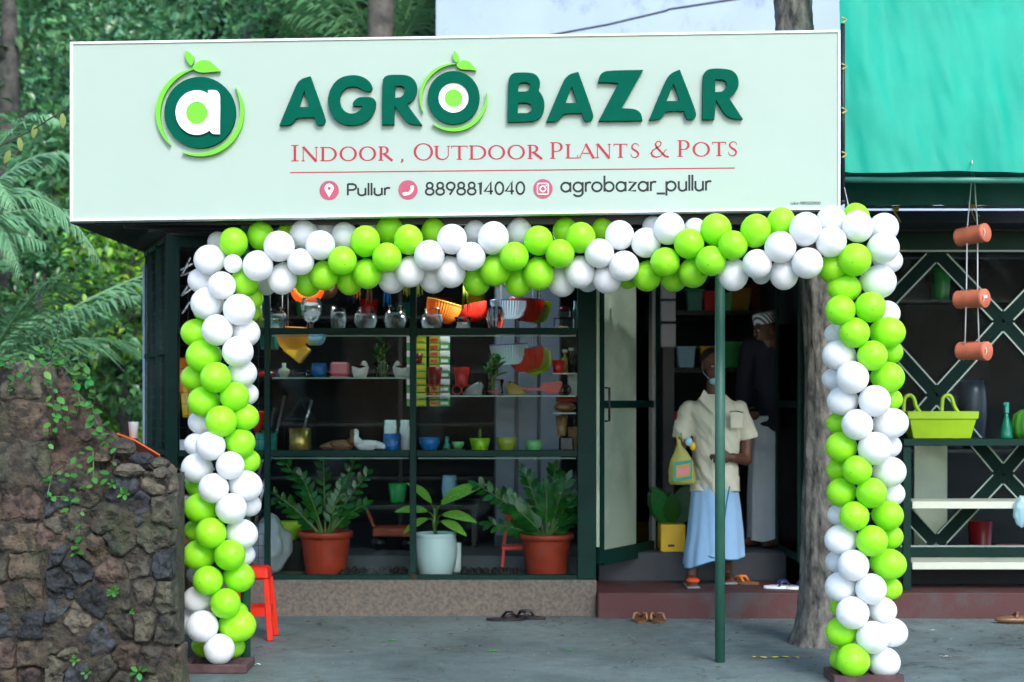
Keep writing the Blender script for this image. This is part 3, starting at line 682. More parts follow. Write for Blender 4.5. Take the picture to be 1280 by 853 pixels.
    L = [('I', 364, 373.2, 181.5, 202), ('N', 377.2, 397.2, 184, 202), ('D', 401, 421.3, 184, 201.8), ('O', 424.4, 446.2, 183.6, 201.6), ('O', 448.7, 470.2, 183.4, 201.4), ('R', 473.6, 490, 183.2, 201.2),
         (',', 500.5, 504.2, 196, 201.2), ('O', 517, 541.4, 179.5, 200.8), ('U', 542.5, 562.4, 182.5, 200.2), ('T', 564, 584.5, 182.3, 200), ('D', 587, 608, 182, 199.8), ('O', 610, 631.5, 181.8, 199.6), ('O', 634.2, 656.3, 181.4, 199.4), ('R', 660, 677, 181.2, 199.2),
         ('P', 688.5, 703.8, 178, 198.8), ('L', 707.5, 722.5, 180.5, 198.4), ('A', 723, 743.8, 180.3, 198.2), ('N', 745, 763.5, 180.1, 198), ('T', 767, 784.2, 179.9, 197.6), ('S', 788, 799.6, 179.6, 197.4),
         ('&', 812, 836, 176.4, 197), ('P', 847.5, 862.5, 175.5, 196.4), ('O', 865.5, 887.5, 178, 196), ('T', 890, 907.5, 177.6, 195.6), ('S', 910, 922, 177.4, 195.2)]
    for a in L: gl(*a); pr.mb.build('printed_letter', 'print_red', sign)
serif()
pr = Print(); pr.strip([(362.5, 215.4), (918.5, 209.6)], [(362.5, 216.8), (918.5, 211.0)]); pr.mb.build('underline', 'print_red', sign)
for cx, cy in ((411.5, 238.3), (510, 237.6), (678.6, 236.3)):
    outline('icon_disc', [circ(cx, cy, 12.1, n=36)], 'print_pink', 0.002, 0.0004, bev=0)
def icon(polys): return outline('icon_symbol', polys, 'sign_letter_white', 0.001, 0.0028, bev=0)
icon([[(411.5, 246.8)] + [(411.5 + 5.6 * math.cos(R(a)), 235.6 + 5.6 * math.sin(R(a))) for a in range(150, 391, 15)], circ(411.5, 235.8, 2.3, n=16)])
icon([rnd(zc2([(738, 727), (748, 730), (750, 745), (743, 762), (728, 774), (706, 780), (694, 776), (692, 768), (705, 760), (718, 765), (731, 754), (736, 742), (730, 735)], 330, 50))])
def rr(cx, cy, h, r):
    o = []
    for sx, sy, a0 in ((1, 1, 0), (-1, 1, 90), (-1, -1, 180), (1, -1, 270)):
        for k in range(6): a = R(a0 + 18 * k); o.append((cx + sx * (h - r) + r * math.cos(a), cy + sy * (h - r) + r * math.sin(a)))
    return o
icon([rr(678.6, 236.3, 7.4, 2.8), rr(678.6, 236.3, 6.2, 2.0)]); icon([circ(678.6, 236.3, 4.1, n=24), circ(678.6, 236.3, 2.7, n=24)]); icon([circ(682.8, 232.2, .9, n=10)])

# ------------------------------------------------------------------ balloon arch
BAL = []
def addp(ox, oy, s, rows):
    for x, y, r, c, l in rows: BAL.append((ox + x / s, oy + y / s, r / s, c, l))
s6 = 6.093
addp(210, 260, s6, [(500, 265, 115, 'G', 1), (708, 215, 110, 'G', 2), (385, 265, 85, 'W', 3), (318, 395, 118, 'W', 1), (495, 425, 75, 'W', 0), (685, 440, 122, 'W', 0), (410, 592, 113, 'W', 0), (260, 555, 103, 'W', 2),
    (585, 560, 110, 'G', 1), (635, 690, 88, 'G', 2), (300, 728, 125, 'W', 1), (540, 775, 122, 'W', 0), (745, 570, 90, 'W', 3)])
addp(210, 380, s6, [(375, 200, 122, 'W', 0), (220, 222, 108, 'G', 2), (290, 50, 95, 'G', 2), (590, 220, 110, 'W', 1), (530, 365, 125, 'W', 0), (625, 60, 80, 'G', 3), (270, 400, 128, 'G', 1), (365, 560, 122, 'G', 0), (210, 560, 106, 'G', 2),
    (560, 530, 110, 'W', 1), (595, 690, 86, 'W', 2), (505, 705, 115, 'G', 0.5), (270, 745, 120, 'G', 1)])
addp(210, 500, s6, [(405, 163, 125, 'G', 0), (250, 170, 95, 'W', 2), (585, 130, 102, 'G', 1), (550, 325, 115, 'G', 1), (325, 350, 113, 'W', 0), (225, 340, 92, 'W', 2), (220, 520, 118, 'W', 1), (472, 500, 112, 'W', 0), (600, 470, 95, 'G', 2),
    (348, 673, 120, 'W', 0), (590, 655, 120, 'W', 1), (235, 650, 95, 'G', 2), (615, 800, 92, 'W', 2)])
addp(210, 620, s6, [(480, 98, 120, 'W', 0), (255, 95, 120, 'G', 1), (215, 262, 88, 'G', 2), (325, 285, 120, 'G', 0), (560, 290, 115, 'W', 1), (575, 450, 86, 'W', 2), (240, 450, 118, 'G', 1), (467, 452, 118, 'G', 0), (305, 645, 118, 'G', 0),
    (540, 620, 115, 'G', 1), (215, 600, 70, 'W', 3)])
addp(210, 700, s6, [(437, 332, 122, 'G', 0), (225, 300, 108, 'W', 1), (262, 507, 125, 'W', 0), (150, 465, 105, 'W', 2), (528, 500, 130, 'G', 1), (530, 395, 75, 'G', 2), (390, 680, 117, 'W', 0), (280, 655, 90, 'G', 2), (497, 660, 90, 'G', 2)])
addp(1000, 250, s6, [(430, 138, 103, 'G', 2), (440, 205, 122, 'W', 0), (235, 165, 118, 'W', 1), (237, 322, 120, 'W', 0), (635, 215, 115, 'W', 1), (632, 365, 122, 'W', 0), (670, 460, 98, 'W', 2), (597, 622, 130, 'W', 1), (418, 455, 127, 'G', 0),
    (255, 520, 118, 'G', 1), (335, 670, 122, 'G', 1), (55, 482, 120, 'W', 0), (40, 225, 125, 'W', 0)])
addp(1000, 370, s6, [(310, 110, 120, 'G', 0), (535, 85, 122, 'G', 0), (655, 135, 105, 'W', 2), (416, 280, 118, 'G', 0), (668, 278, 125, 'G', 1), (270, 290, 80, 'W', 2), (300, 455, 120, 'W', 1), (550, 455, 122, 'G', 0), (690, 430, 95, 'G', 2),
    (400, 622, 130, 'W', 0), (670, 620, 122, 'G', 1), (262, 635, 88, 'W', 2), (325, 800, 115, 'W', 1), (567, 800, 128, 'W', 0), (690, 790, 90, 'G', 2)])
addp(1000, 490, s6, [(437, 250, 120, 'W', 0), (690, 240, 122, 'W', 1), (290, 240, 85, 'G', 2), (315, 420, 118, 'G', 1), (568, 432, 128, 'W', 0), (680, 415, 90, 'W', 2), (437, 595, 118, 'G', 0), (290, 595, 85, 'G', 2), (680, 610, 120, 'W', 1),
    (315, 765, 115, 'G', 1), (543, 770, 118, 'G', 0), (690, 775, 98, 'W', 2)])
addp(1000, 610, s6, [(415, 215, 118, 'G', 0), (670, 210, 120, 'G', 1), (290, 205, 78, 'W', 2), (315, 395, 122, 'W', 1), (548, 405, 127, 'G', 0), (690, 375, 95, 'G', 2), (407, 590, 125, 'W', 0), (675, 580, 122, 'G', 1), (282, 560, 88, 'W', 2),
    (310, 755, 120, 'W', 1), (540, 770, 125, 'W', 0), (680, 765, 88, 'G', 2)])
addp(1000, 710, s6, [(402, 342, 125, 'W', 0), (630, 325, 108, 'W', 1), (310, 300, 80, 'G', 2), (320, 485, 115, 'G', 1), (553, 530, 125, 'W', 0), (695, 490, 115, 'W', 1), (325, 695, 95, 'G', 2), (405, 705, 130, 'G', 0), (640, 720, 120, 'W', .5)])
addp(220, 260, 4, [(516, 193, 78, 'W', 0), (640, 135, 75, 'W', 2), (560, 125, 55, 'G', 3), (722, 188, 75, 'W', 0), (623, 270, 70, 'W', 0), (533, 355, 75, 'W', 1), (740, 340, 72, 'G', 1), (660, 375, 68, 'G', 2), (845, 145, 70, 'W', 2), (750, 100, 50, 'W', 3),
    (831, 263, 76, 'G', 0), (946, 168, 76, 'G', .3), (1055, 247, 74, 'G', 0), (955, 330, 76, 'G', 1), (868, 365, 70, 'G', 2), (1070, 110, 72, 'G', 2), (1163, 160, 74, 'G', .3), (970, 100, 50, 'W', 3), (1170, 320, 74, 'W', 1), (1080, 355, 75, 'W', 2)])
addp(520, 250, 4, [(90, 160, 66, 'G', 2), (180, 198, 75, 'W', 0), (66, 278, 78, 'W', 0), (173, 362, 78, 'W', 1), (85, 395, 72, 'W', 2), (295, 160, 60, 'W', 2), (386, 192, 78, 'W', 0), (275, 283, 74, 'W', 0), (303, 408, 72, 'G', 2), (395, 352, 78, 'G', 1),
    (515, 160, 64, 'W', 2), (491, 283, 76, 'G', 0), (612, 205, 78, 'G', .2), (512, 415, 74, 'G', 2), (613, 370, 78, 'G', 1), (720, 270, 76, 'G', 0), (748, 160, 66, 'G', 2), (823, 190, 78, 'G', .2), (728, 410, 74, 'W', 2), (820, 362, 76, 'W', 1),
    (930, 150, 60, 'G', 2), (917, 268, 77, 'W', 0), (1018, 178, 75, 'W', .2), (955, 395, 76, 'W', 1), (860, 400, 60, 'W', 3), (1040, 330, 77, 'W', 0), (1150, 215, 78, 'W', .2), (1155, 382, 76, 'G', 1), (1060, 390, 55, 'G', 2), (1180, 135, 50, 'W', 2)])
addp(820, 240, 4, [(65, 185, 78, 'W', 0), (165, 260, 80, 'G', 0), (45, 350, 76, 'G', 0), (90, 430, 68, 'G', 2), (185, 405, 76, 'G', 1), (300, 190, 80, 'G', .6), (275, 345, 80, 'G', 0), (385, 268, 78, 'G', 0), (195, 190, 60, 'W', 2), (498, 195, 80, 'G', .4),
    (388, 415, 76, 'W', 1), (625, 152, 72, 'G', 1), (622, 278, 80, 'W', 0), (505, 360, 78, 'W', 0), (525, 410, 50, 'W', 2), (640, 410, 74, 'W', 1)])
def axisY(x):
    for (xa, ya), (xb, yb) in zip([(-1e3, -1.95), (800, -1.95), (900, -2.15), (990, -2.27)], [(800, -1.95), (900, -2.15), (990, -2.27), (1e4, -2.27)]):
        if x <= xb: return ya + (yb - ya) * (x - xa) / (xb - xa)
def axis_pt(x, y):
    """nearest point on the arch's axis, in photo pixels"""
    best = None
    for ax, ay in ([(272, max(335, min(815, y)))] + [(1080, max(310, min(835, y)))] + [(max(272, min(1080, x)), 320)]):
        d = (ax - x) ** 2 + (ay - y) ** 2
        if best is None or d < best[0]: best = (d, ax, ay)
    return best[1], best[2]
arch = thing('balloon_arch', 'arch of spiralling lime green and white balloons framing the shop entrance', 'balloon arch', (X(272, -1.95), -1.95, 0))
bmm = bmesh.new(); bmesh.ops.create_uvsphere(bmm, u_segments=24, v_segments=16, radius=1.0)
for v in bmm.verts:
    z = v.co.z; k = 1.0 - 0.16 * max(0, -z) ** 1.4
    v.co.x *= k; v.co.y *= k; v.co.z *= 1.05 if z > 0 else 1.12
bmesh.ops.create_cone(bmm, segments=8, radius1=0.1, radius2=0.03, depth=0.12, matrix=Matrix.Translation((0, 0, -1.15)))
bme = {}
for key, mm in (('G', 'balloon_green'), ('W', 'balloon_white')):
    me = bpy.data.meshes.new('balloon'); bmm.to_mesh(me); me.materials.append(MAT[mm]); me.polygons.foreach_set('use_smooth', [True] * len(me.polygons)); bme[key] = me
bmm.free()
LAYER = lambda l: -0.115 + l * 0.085
for x, y, r, c, l in BAL:
    Y = axisY(x) + LAYER(l); p = at(x, y, Y); rw = r * SC(Y)
    ax, ay = axis_pt(x, y); q = at(ax, ay, axisY(ax) + (0.06 if l > 1.5 else 0.0))
    d = (p - q); d = d.normalized() if d.length > 1e-4 else Vector((0, -1, 0))
    d = (d + Vector((random.uniform(-.25, .25), -.15, random.uniform(-.25, .2)))).normalized()
    rot = Vector((0, 0, 1)).rotation_difference(d).to_matrix().to_4x4() @ Matrix.Rotation(random.uniform(0, 6), 4, 'Z')
    k = rw * random.uniform(.95, 1.01); kz = k * random.uniform(.98, 1.10)
    inst('balloon', bme[c], arch, Matrix.Translation(p) @ rot @ Matrix.Diagonal((k, k, kz, 1)))
for ax, ybot in ((272, -1.95), (1080, -2.27)):
    MB().tube([(X(ax, ybot), ybot + .03, 0.03), (X(ax, ybot), ybot + .03, Z(330, ybot))], 0.012, 8).build('pole', 'dark_metal', arch)
pts = [at(x, 322, axisY(x) + .03) for x in range(272, 1081, 40)]
MB().tube(pts, 0.012, 8).build('crossbar', 'dark_metal', arch)
def base_frame(ax, Y, w, d):
    x = X(ax, Y)
    for a, b in (((x - w, Y - d), (x + w, Y - d)), ((x - w, Y + d), (x + w, Y + d))):
        MB().box(a[0], b[0], a[1] - .02, a[1] + .02, 0.002, .045).build('base_bar', 'timber', arch, bevel=.003)
    for xx in (x - w + .021, x, x + w - .021):
        MB().box(xx - .02, xx + .02, Y - d + .021, Y + d - .021, 0.002, .043).build('base_bar', 'timber', arch, bevel=.003)
base_frame(272, -1.99, .175, .11); base_frame(1079, -2.3, .175, .11)
MB().tube([at(1063, 285, -2.2), at(1060, 255, -1.95), at(1054, 228, -1.72)], 0.003, 5).build('tie_cord', 'rope', arch)

# ------------------------------------------------------------------ old stone wall in the left foreground
YW = -2.56
wall = thing('stone_wall', 'old mossy laterite and rubble stone wall with a broken stepped end at left', 'wall', (X(100, YW), YW, 0))
def wp(x, y, d=0): p = at(x, y, YW); return Vector((p.x, YW + d, p.z))
def clip(poly, nx, ny, c):
    """keep nx*x+ny*y<=c"""
    out = []
    for i in range(len(poly)):
        a, b = poly[i - 1], poly[i]; da = nx * a[0] + ny * a[1] - c; db = nx * b[0] + ny * b[1] - c
        if (da <= 0) != (db <= 0):
            t = da / (da - db); out.append((a[0] + (b[0] - a[0]) * t, a[1] + (b[1] - a[1]) * t))
        if db <= 0: out.append(b)
    return out
def voronoi(seeds, rect):
    cells = []
    for i, s in enumerate(seeds):
        p = list(rect)
        for j, q in enumerate(seeds):
            if i == j: continue
            nx, ny = q[0] - s[0], q[1] - s[1]; c = (q[0] ** 2 + q[1] ** 2 - s[0] ** 2 - s[1] ** 2) / 2
            p = clip(p, nx, ny, c)
            if not p: break
        if len(p) >= 3: cells.append(p)
    return cells
def stone(poly, mat, depth=0.05, rough=0.012, gap=1.2, back=0.12):
    cx = sum(p[0] for p in poly) / len(poly); cy = sum(p[1] for p in poly) / len(poly)
    ring = []
    n = len(poly); per = sum(math.dist(poly[i], poly[i - 1]) for i in range(n)); N = 30
    for i in range(n):
        a, b = poly[i - 1], poly[i]; k = max(1, round(N * math.dist(a, b) / per))
        for t in range(k): ring.append((a[0] + (b[0] - a[0]) * t / k, a[1] + (b[1] - a[1]) * t / k))
    N = len(ring); R_ = max(8, min(math.dist(p, (cx, cy)) for p in ring))
    seed = random.uniform(0, 99); vs = []; fs = []
    tilt = (random.uniform(-.016, .016), random.uniform(-.016, .016)); push = random.uniform(-.014, .014)
    push *= .6; lev = [(1 - gap / R_, back), (1 - gap / R_, .012), (1 - (gap + 1.2) / R_, -.006), (.84, -.012), (.66, -.015), (.46, -.016), (.24, -.017)]
    for s, d in lev:
        for (x, y) in ring:
            wob = 1 + .2 * noise.noise(Vector((x * .06, y * .06, seed))) * (s > .5)
            px_, py_ = cx + (x - cx) * s * wob, cy + (y - cy) * s * wob
            v = wp(px_, py_, d + push)
            u, w = (px_ - cx) / R_, (py_ - cy) / R_
            if d < .1:
                v.y += tilt[0] * u + tilt[1] * w
                v.y -= rough * 1.9 * noise.fractal(Vector((px_ * .07, py_ * .07, seed)), .8, 2.1, 6)
            vs.append(v)
    vs.append(wp(cx, cy, -.026 + push - rough * noise.noise(Vector((cx, cy, seed)))))
    L = len(lev)
    for i in range(L - 1):
        for k in range(N): k2 = (k + 1) % N; fs.append((i * N + k, i * N + k2, (i + 1) * N + k2, (i + 1) * N + k))
    for k in range(N): fs.append(((L - 1) * N + k, (L - 1) * N + (k + 1) % N, L * N))
    MB().add(vs, fs, True).build('stone', mat, wall)
random.seed(21)
rowsb = [453, 500, 551, 606, 652, 692, 727, 762, 800, 836, 872]
for i in range(len(rowsb) - 1):
    y0, y1 = rowsb[i], rowsb[i + 1]
    cuts = {0: [-150, -80, 0, 62], 1: [-150, -60, -2, 62], 2: [-150, -70, 24, 64], 3: [-150, -75, 2, 52, 84], 4: [-150, -80, -5, 46, 84]}.get(i, [-150, -90, -30 + random.randint(-12, 12), 20 + random.randint(-12, 12), 58 + random.randint(-6, 6)])
    for j in range(len(cuts) - 1):
        x0, x1 = cuts[j], cuts[j + 1]; q = lambda: random.uniform(-2.5, 2.5)
        mt = 'cement' if (i == 0 and j == 2) else random.choice(['laterite', 'laterite', 'rubble', 'laterite', 'cement' if i > 3 else 'laterite', 'basalt' if i > 5 else 'laterite'])
        stone([(x0, y0 + q()), (x0 + q(), (y0 + y1) / 2), (x0 + q(), y1), ((x0 + x1) / 2, y1 + q()), (x1 + q(), y1), (x1, (y0 + y1) / 2 + q()), (x1 + q(), y0), ((x0 + x1) / 2, y0 + q())], mt, gap=.7)
seeds = [(72, 618), (108, 612), (150, 608), (196, 600), (92, 655), (135, 648), (172, 640), (205, 640), (64, 690), (95, 712), (82, 728), (118, 690), (150, 678), (190, 672), (140, 712), (172, 705), (204, 705), (66, 758), (100, 775), (118, 752),
         (150, 745), (182, 742), (206, 748), (72, 800), (90, 812), (125, 800), (152, 785), (182, 782), (208, 790), (66, 840), (98, 846), (130, 838), (160, 822), (190, 826), (212, 832), (150, 858), (185, 860)]
rect = [(57, 872), (57, 598), (84, 590), (140, 590), (214, 588), (218, 640), (214, 700), (217, 760), (226, 800), (232, 872)]
for c in voronoi(seeds, rect):
    cx = sum(p[0] for p in c) / len(c); cy = sum(p[1] for p in c) / len(c)
    mt = 'basalt' if (70 < cx < 125 and 700 < cy < 765) or (random.random() < .14) else random.choice(['rubble', 'rubble', 'laterite', 'rubble', 'cement'])
    stone(c, mt, gap=.5, rough=.018)
mb = MB(); NU, NV = 100, 110; vs = []; fs = []; idx = {}
for j in range(NV + 1):
    for i in range(NU + 1):
        x = -150 + 380 * i / NU; y = 452 + 428 * j / NV
        edge = 213 + 4 * noise.noise(Vector((y * .03, 0, 0))) + max(0, y - 770) * .12
        ytop = 456 if x < 60 else 590
        if x > edge + 4 or y < ytop: continue
        v = wp(min(x, edge), max(y, ytop), .004); v.y -= .030 * noise.fractal(Vector((x * .022, y * .022, 9)), 1, 2, 5) + .008 * noise.fractal(Vector((x * .12, y * .12, 2)), 1, 2, 3)
        idx[(i, j)] = len(vs); vs.append(v)
for j in range(NV):
    for i in range(NU):
        q = [(i, j), (i + 1, j), (i + 1, j + 1), (i, j + 1)]
        if all(k_ in idx for k_ in q): fs.append(tuple(idx[k_] for k_ in q))
mb.add(vs, fs, True)
mb.box(wp(-150, 0).x, wp(58, 0).x, YW + .05, YW + .34, -.05, wp(0, 457).z); mb.box(wp(58.2, 0).x, wp(212, 0).x, YW + .05, YW + .34, -.05, wp(0, 594).z)
mb.build('core', 'mortar', wall)
SLOPE = [(40, 458), (64, 462), (78, 490), (100, 508), (116, 536), (140, 550), (165, 574), (214, 588)]
# the broken middle: earth slope and loose rubble on the lower shoulder
mb = MB(); NXs, NYs = 70, 40; vs = []
for j in range(NYs):
    for i in range(NXs):
        x = 50 + (212 - 50) * i / (NXs - 1); t = j / (NYs - 1)
        top = next(ya + (yb - ya) * (x - xa) / (xb - xa) for (xa, ya), (xb, yb) in zip(SLOPE, SLOPE[1:]) if x <= xb + .01); top = min(590, top + 9 * noise.fractal(Vector((x * .07, 0, 5)), .8, 2, 4))
        y = top + (596 - top) * (1 - t); d = 0.02 + .17 * t
        v = wp(x, y, d); nz = noise.fractal(Vector((x * .06, y * .06, 3)), .8, 2.1, 6) * .036; v.y -= nz; v.z += nz * .6; vs.append(v)
mb.add(vs, [(j * NXs + i, j * NXs + i + 1, (j + 1) * NXs + i + 1, (j + 1) * NXs + i) for j in range(NYs - 1) for i in range(NXs - 1)], True)
top = NYs - 1
vs2 = []
for i in range(NXs):
    v = Vector(vs[top * NXs + i]); vs2.append(v); vs2.append(Vector((v.x, YW + .36, v.z - .06)))
mb.add(vs2, [(2 * i, 2 * i + 2, 2 * i + 3, 2 * i + 1) for i in range(NXs - 1)], True)
mb.build('earth_slope', stone_mat('earth', C(90, 72, 62), C(40, 34, 31), C(56, 62, 36), 0.45) or 'earth', wall)
for (x, y, w, h, d, mt) in ((150, 560, 17, 13, .05, 'rubble'), (176, 574, 16, 9, .03, 'basalt'), (163, 588, 20, 8, -.01, 'cement'), (197, 580, 12, 8, .04, 'rubble'), (126, 572, 12, 8, .02, 'laterite'), (145, 578, 5, 4, -.01, 'laterite'), (106, 548, 7, 6, .03, 'laterite'), (93, 505, 6, 5, .05, 'laterite'), (203, 592, 11, 9, 0, 'cement'), (118, 532, 6, 5, .04, 'cement')):
    bm = bmesh.new(); bmesh.ops.create_icosphere(bm, subdivisions=2, radius=1)
    sd = random.uniform(0, 50); c = wp(x, y, d); k = SC(YW)
    m_ = MB(); vv = []
    for v in bm.verts:
        f = 1 + .3 * noise.noise(v.co * 1.3 + Vector((sd, 0, 0))); vv.append(c + Vector((v.co.x * w * k * f, v.co.y * .06 * f, v.co.z * h * k * f)))
    m_.add(vv, [tuple(v.index for v in f.verts) for f in bm.faces]); bm.free(); m_.build('stone', mt, wall)
# leaves share one folded mesh
def leaf_mesh(name, mat, w=.34, curl=.12, n=4):
    vs = []; fs = []
    for i in range(n + 1):
        t = i / n; ww = w * math.sin(PI * min(.98, .06 + t * .93)) ** .8; z = -curl * t * t
        vs += [(-ww, t, z + .10 * ww), (0, t, z), (ww, t, z + .10 * ww)]
    for i in range(n):
        b = i * 3; fs += [(b, b + 1, b + 4, b + 3), (b + 1, b + 2, b + 5, b + 4)]
    me = bpy.data.meshes.new(name); me.from_pydata(vs, [], fs); me.materials.append(MAT[mat]); me.polygons.foreach_set('use_smooth', [True] * len(fs)); return me
VL = leaf_mesh('leaf', 'vine_leaf'); ZL = leaf_mesh('leaf', 'zz_leaf', .26, .1); DL = leaf_mesh('leaf', 'dief_leaf', .21, .45, 8)
def leaf_mtx(p, d, up, s):
    d = d.normalized(); x = d.cross(up); x = x.normalized() if x.length > 1e-4 else d.orthogonal().normalized(); z = x.cross(d)
    m = Matrix((x, d, z)).transposed().to_4x4(); return Matrix.Translation(p) @ m @ Matrix.Diagonal((s, s, s, 1))
def vine(label, paths, nl, size, group=None, name='vine', d0=-.05):
    t = thing(name, label, 'plant', wp(*paths[0][0], d0), group)
    for pl in paths:
        P = [wp(x, y, d0 - random.uniform(0, .03)) for x, y in pl]
        st = MB().tube(P, 0.0024, 5).build('stem', 'stem' if random.random() < .4 else 'twig', t)
        L = sum((P[i + 1] - P[i]).length for i in range(len(P) - 1)); k = max(2, int(L / size * nl))
        for i in range(k):
            u = (i + .6) / k * (len(P) - 1); j = min(int(u), len(P) - 2); p = P[j].lerp(P[j + 1], u - j)
            d = Vector((random.choice((-1, 1)) * random.uniform(.3, 1), random.uniform(-.9, -.1), random.uniform(-.8, .35)))
            inst('leaf', VL, st, leaf_mtx(p, d, Vector((random.uniform(-.4, .4), -.7, .8)), size * random.uniform(.6, 1.15)))
random.seed(5)
vine('tangled green creeper hanging over the top corner of the stone wall', [[(55, 462), (80, 440), (104, 446), (112, 470)], [(62, 458), (84, 446), (98, 462), (92, 490)], [(90, 448), (110, 455), (124, 490), (122, 510)], [(66, 470), (74, 490), (84, 512), (88, 540)], [(110, 500), (124, 520), (140, 540), (150, 550)], [(78, 452), (96, 470), (104, 500), (100, 520)], [(60, 460), (66, 480), (72, 505), (68, 530), (66, 560)],
     [(100, 450), (116, 480), (120, 520), (132, 545)], [(40, 455), (30, 448), (12, 452), (-10, 449)], [(88, 455), (70, 448), (52, 452)], [(104, 500), (110, 515), (126, 530)], [(70, 500), (76, 520), (72, 540)]], 1.15, .05)
vine('thin creeper trailing down the rubble shoulder of the stone wall', [[(140, 545), (125, 560), (100, 570), (75, 590), (55, 600)], [(120, 560), (122, 590), (120, 610)], [(100, 572), (104, 620), (106, 670), (102, 690)], [(70, 590), (64, 620), (85, 620)], [(85, 585), (92, 610), (90, 640)],
     [(136, 550), (150, 560), (142, 590), (138, 600)]], 1.0, .044)
vine('loose leafy creeper spilling over the far left top of the stone wall', [[(-20, 452), (4, 446), (22, 450), (30, 470)], [(10, 450), (18, 474), (14, 492)], [(40, 454), (46, 470), (42, 486)], [(60, 455), (44, 444), (30, 440)]], 1.1, .045)
vine('wiry shoot with pale buds rising above the stone wall top', [[(54, 456), (62, 425), (66, 405), (69, 392)], [(62, 426), (57, 438)]], .5, .026, d0=.1)
vine('fresh shoot climbing above the left end of the stone wall', [[(38, 455), (48, 435), (57, 420)], [(46, 440), (32, 430)]], .8, .042, d0=.12)
for (x, y, r, n, lab) in ((145, 738, 9, 12, 'round tuft of tiny pale green leaves on the middle of the stone wall'), (168, 764, 5, 5, 'tiny sprig of pale leaves low on the rubble stones, right of the tuft'), (158, 616, 9, 9, 'small yellow green sprig below the mossy top stone of the wall'),
                          (112, 840, 9, 4, 'two broad leaved weed sprouting at the foot of the stone wall'), (97, 824, 8, 4, 'small seedling above the broad leaved weed on the wall'), (176, 838, 11, 5, 'spreading weed at the lower right foot of the stone wall'),
                          (97, 690, 8, 3, 'pair of long leaves on the dark stone of the wall'), (145, 605, 8, 6, 'small leafy plant on the ledge of the stone wall')):
    t = thing('weed', lab, 'plant', wp(x, y, -.04)); st = MB().tube([wp(x, y + r * .6, .0), wp(x, y, -.045)], .0018, 5).build('stem', 'stem', t)
    for i in range(n):
        a = 2 * PI * i / n + random.uniform(-.3, .3); d = Vector((math.cos(a), -.5, math.sin(a) * .8 + .2)); q = wp(x, y, -.045) + d * random.uniform(0, r * .4) * SC(YW)
        inst('leaf', VL, st, leaf_mtx(q, d, Vector((0, -.7, .7)), r * SC(YW) * random.uniform(.6, .95)))

# ------------------------------------------------------------------ trees and palms behind
def crown_mesh(clumps, n, size, mat, parent, droop=.3):
    mb = MB(); vs = []; fs = []
    for i in range(n):
        c, r = random.choice(clumps)
        while True:
            o = Vector((random.uniform(-1, 1), random.uniform(-1, 1), random.uniform(-1, 1)))
            if o.length < 1: break
        p = c + Vector((o.x * r, o.y * r, o.z * r * .75))
        d = (o + Vector((random.uniform(-.8, .8), random.uniform(-.8, .8), -droop + random.uniform(-.6, .6)))).normalized()
        up = Vector((random.uniform(-.6, .6), random.uniform(-.8, .3), 1)); x = d.cross(up).normalized()
        s = size * random.uniform(.6, 1.25); w = s * random.uniform(.22, .34); nn = x.cross(d) * (.18 * s)
        b = len(vs); vs += [p, p + d * s * .5 + x * w + nn, p + d * s, p + d * s * .5 - x * w + nn]; fs += [(b, b + 1, b + 2), (b, b + 2, b + 3)]
    mb.add(vs, fs, True); return mb.build('crown', mat, parent)
def tree(label, x, y, h, cr, nclump, n, size, mat, low=.25, name='tree', spread=1.0):
    t = thing(name, label, 'tree', (x, y, 0)); base = Vector((x, y, -.1)); topz = h * .8
    lean = Vector((random.uniform(-.4, .4), random.uniform(-.3, .3), 0))
    tp = [base, base + lean * .3 + Vector((0, 0, topz * .35)), base + lean * .8 + Vector((0, 0, topz * .7)), base + lean + Vector((0, 0, topz))]
    r0 = .035 * h ** .9
    tk = MB().tube(tp, [r0, r0 * .8, r0 * .5, r0 * .2], 9).build('trunk', 'bark', t)
    clumps = []
    for i in range(nclump):
        zz = h * random.uniform(low, 1.0); f = 1 - abs((zz / h - .6)) * .9; a = random.uniform(0, 2 * PI); rad = cr * spread * f * math.sqrt(random.uniform(.05, 1))
        c = Vector((x + lean.x * zz / h + rad * math.cos(a), y + rad * math.sin(a), zz)); clumps.append((c, cr * random.uniform(.25, .42)))
    limb = MB()
    for c, r in clumps[::2]:
        s = tp[1].lerp(tp[3], max(0, min(1, (c.z - tp[1].z) / max(.1, tp[3].z - tp[1].z) * .7))); m_ = s.lerp(c, .5) + Vector((0, 0, .15))
        limb.tube([s, m_, c], [r0 * .3, r0 * .2, r0 * .06], 6)
    limb.build('limbs', 'bark', t)
    crown_mesh(clumps, n, size, mat, t); return t
random.seed(11)
tree('broad dark green tree filling the top left corner behind the sign', -5.6, 7.0, 8.6, 2.3, 34, 9300, .15, 'leaf_b')
tree('dense bluish green tree behind the upper left edge of the sign', -3.2, 9.0, 9.0, 2.2, 34, 8680, .15, 'leaf_far')
tree('leafy mid green tree just left of the palm trunk above the sign', -1.9, 10.0, 9.6, 1.7, 28, 6820, .15, 'leaf_a')
tree('tall tree rising at the far left edge of the picture', -8.4, 9.5, 10.0, 2.6, 34, 8060, .17, 'leaf_far')
tree('tall shadowy tree far behind the palm at the sign top', -1.2, 14.0, 11.5, 2.4, 34, 8060, .17, 'leaf_b')
tree('dark tree deep in the garden behind the left side wall', -4.6, 12.5, 9.5, 2.6, 34, 8060, .16, 'leaf_far')
tree('low bright yellow green shrub beside the drain pipe', -3.75, 5.2, 3.2, .8, 26, 1700, .11, 'leaf_c', low=.1, name='shrub')
tree('mid green bush behind the stone wall left of the shrub', -4.9, 4.9, 3.0, 1.0, 22, 3600, .13, 'leaf_b', low=.08, name='shrub')
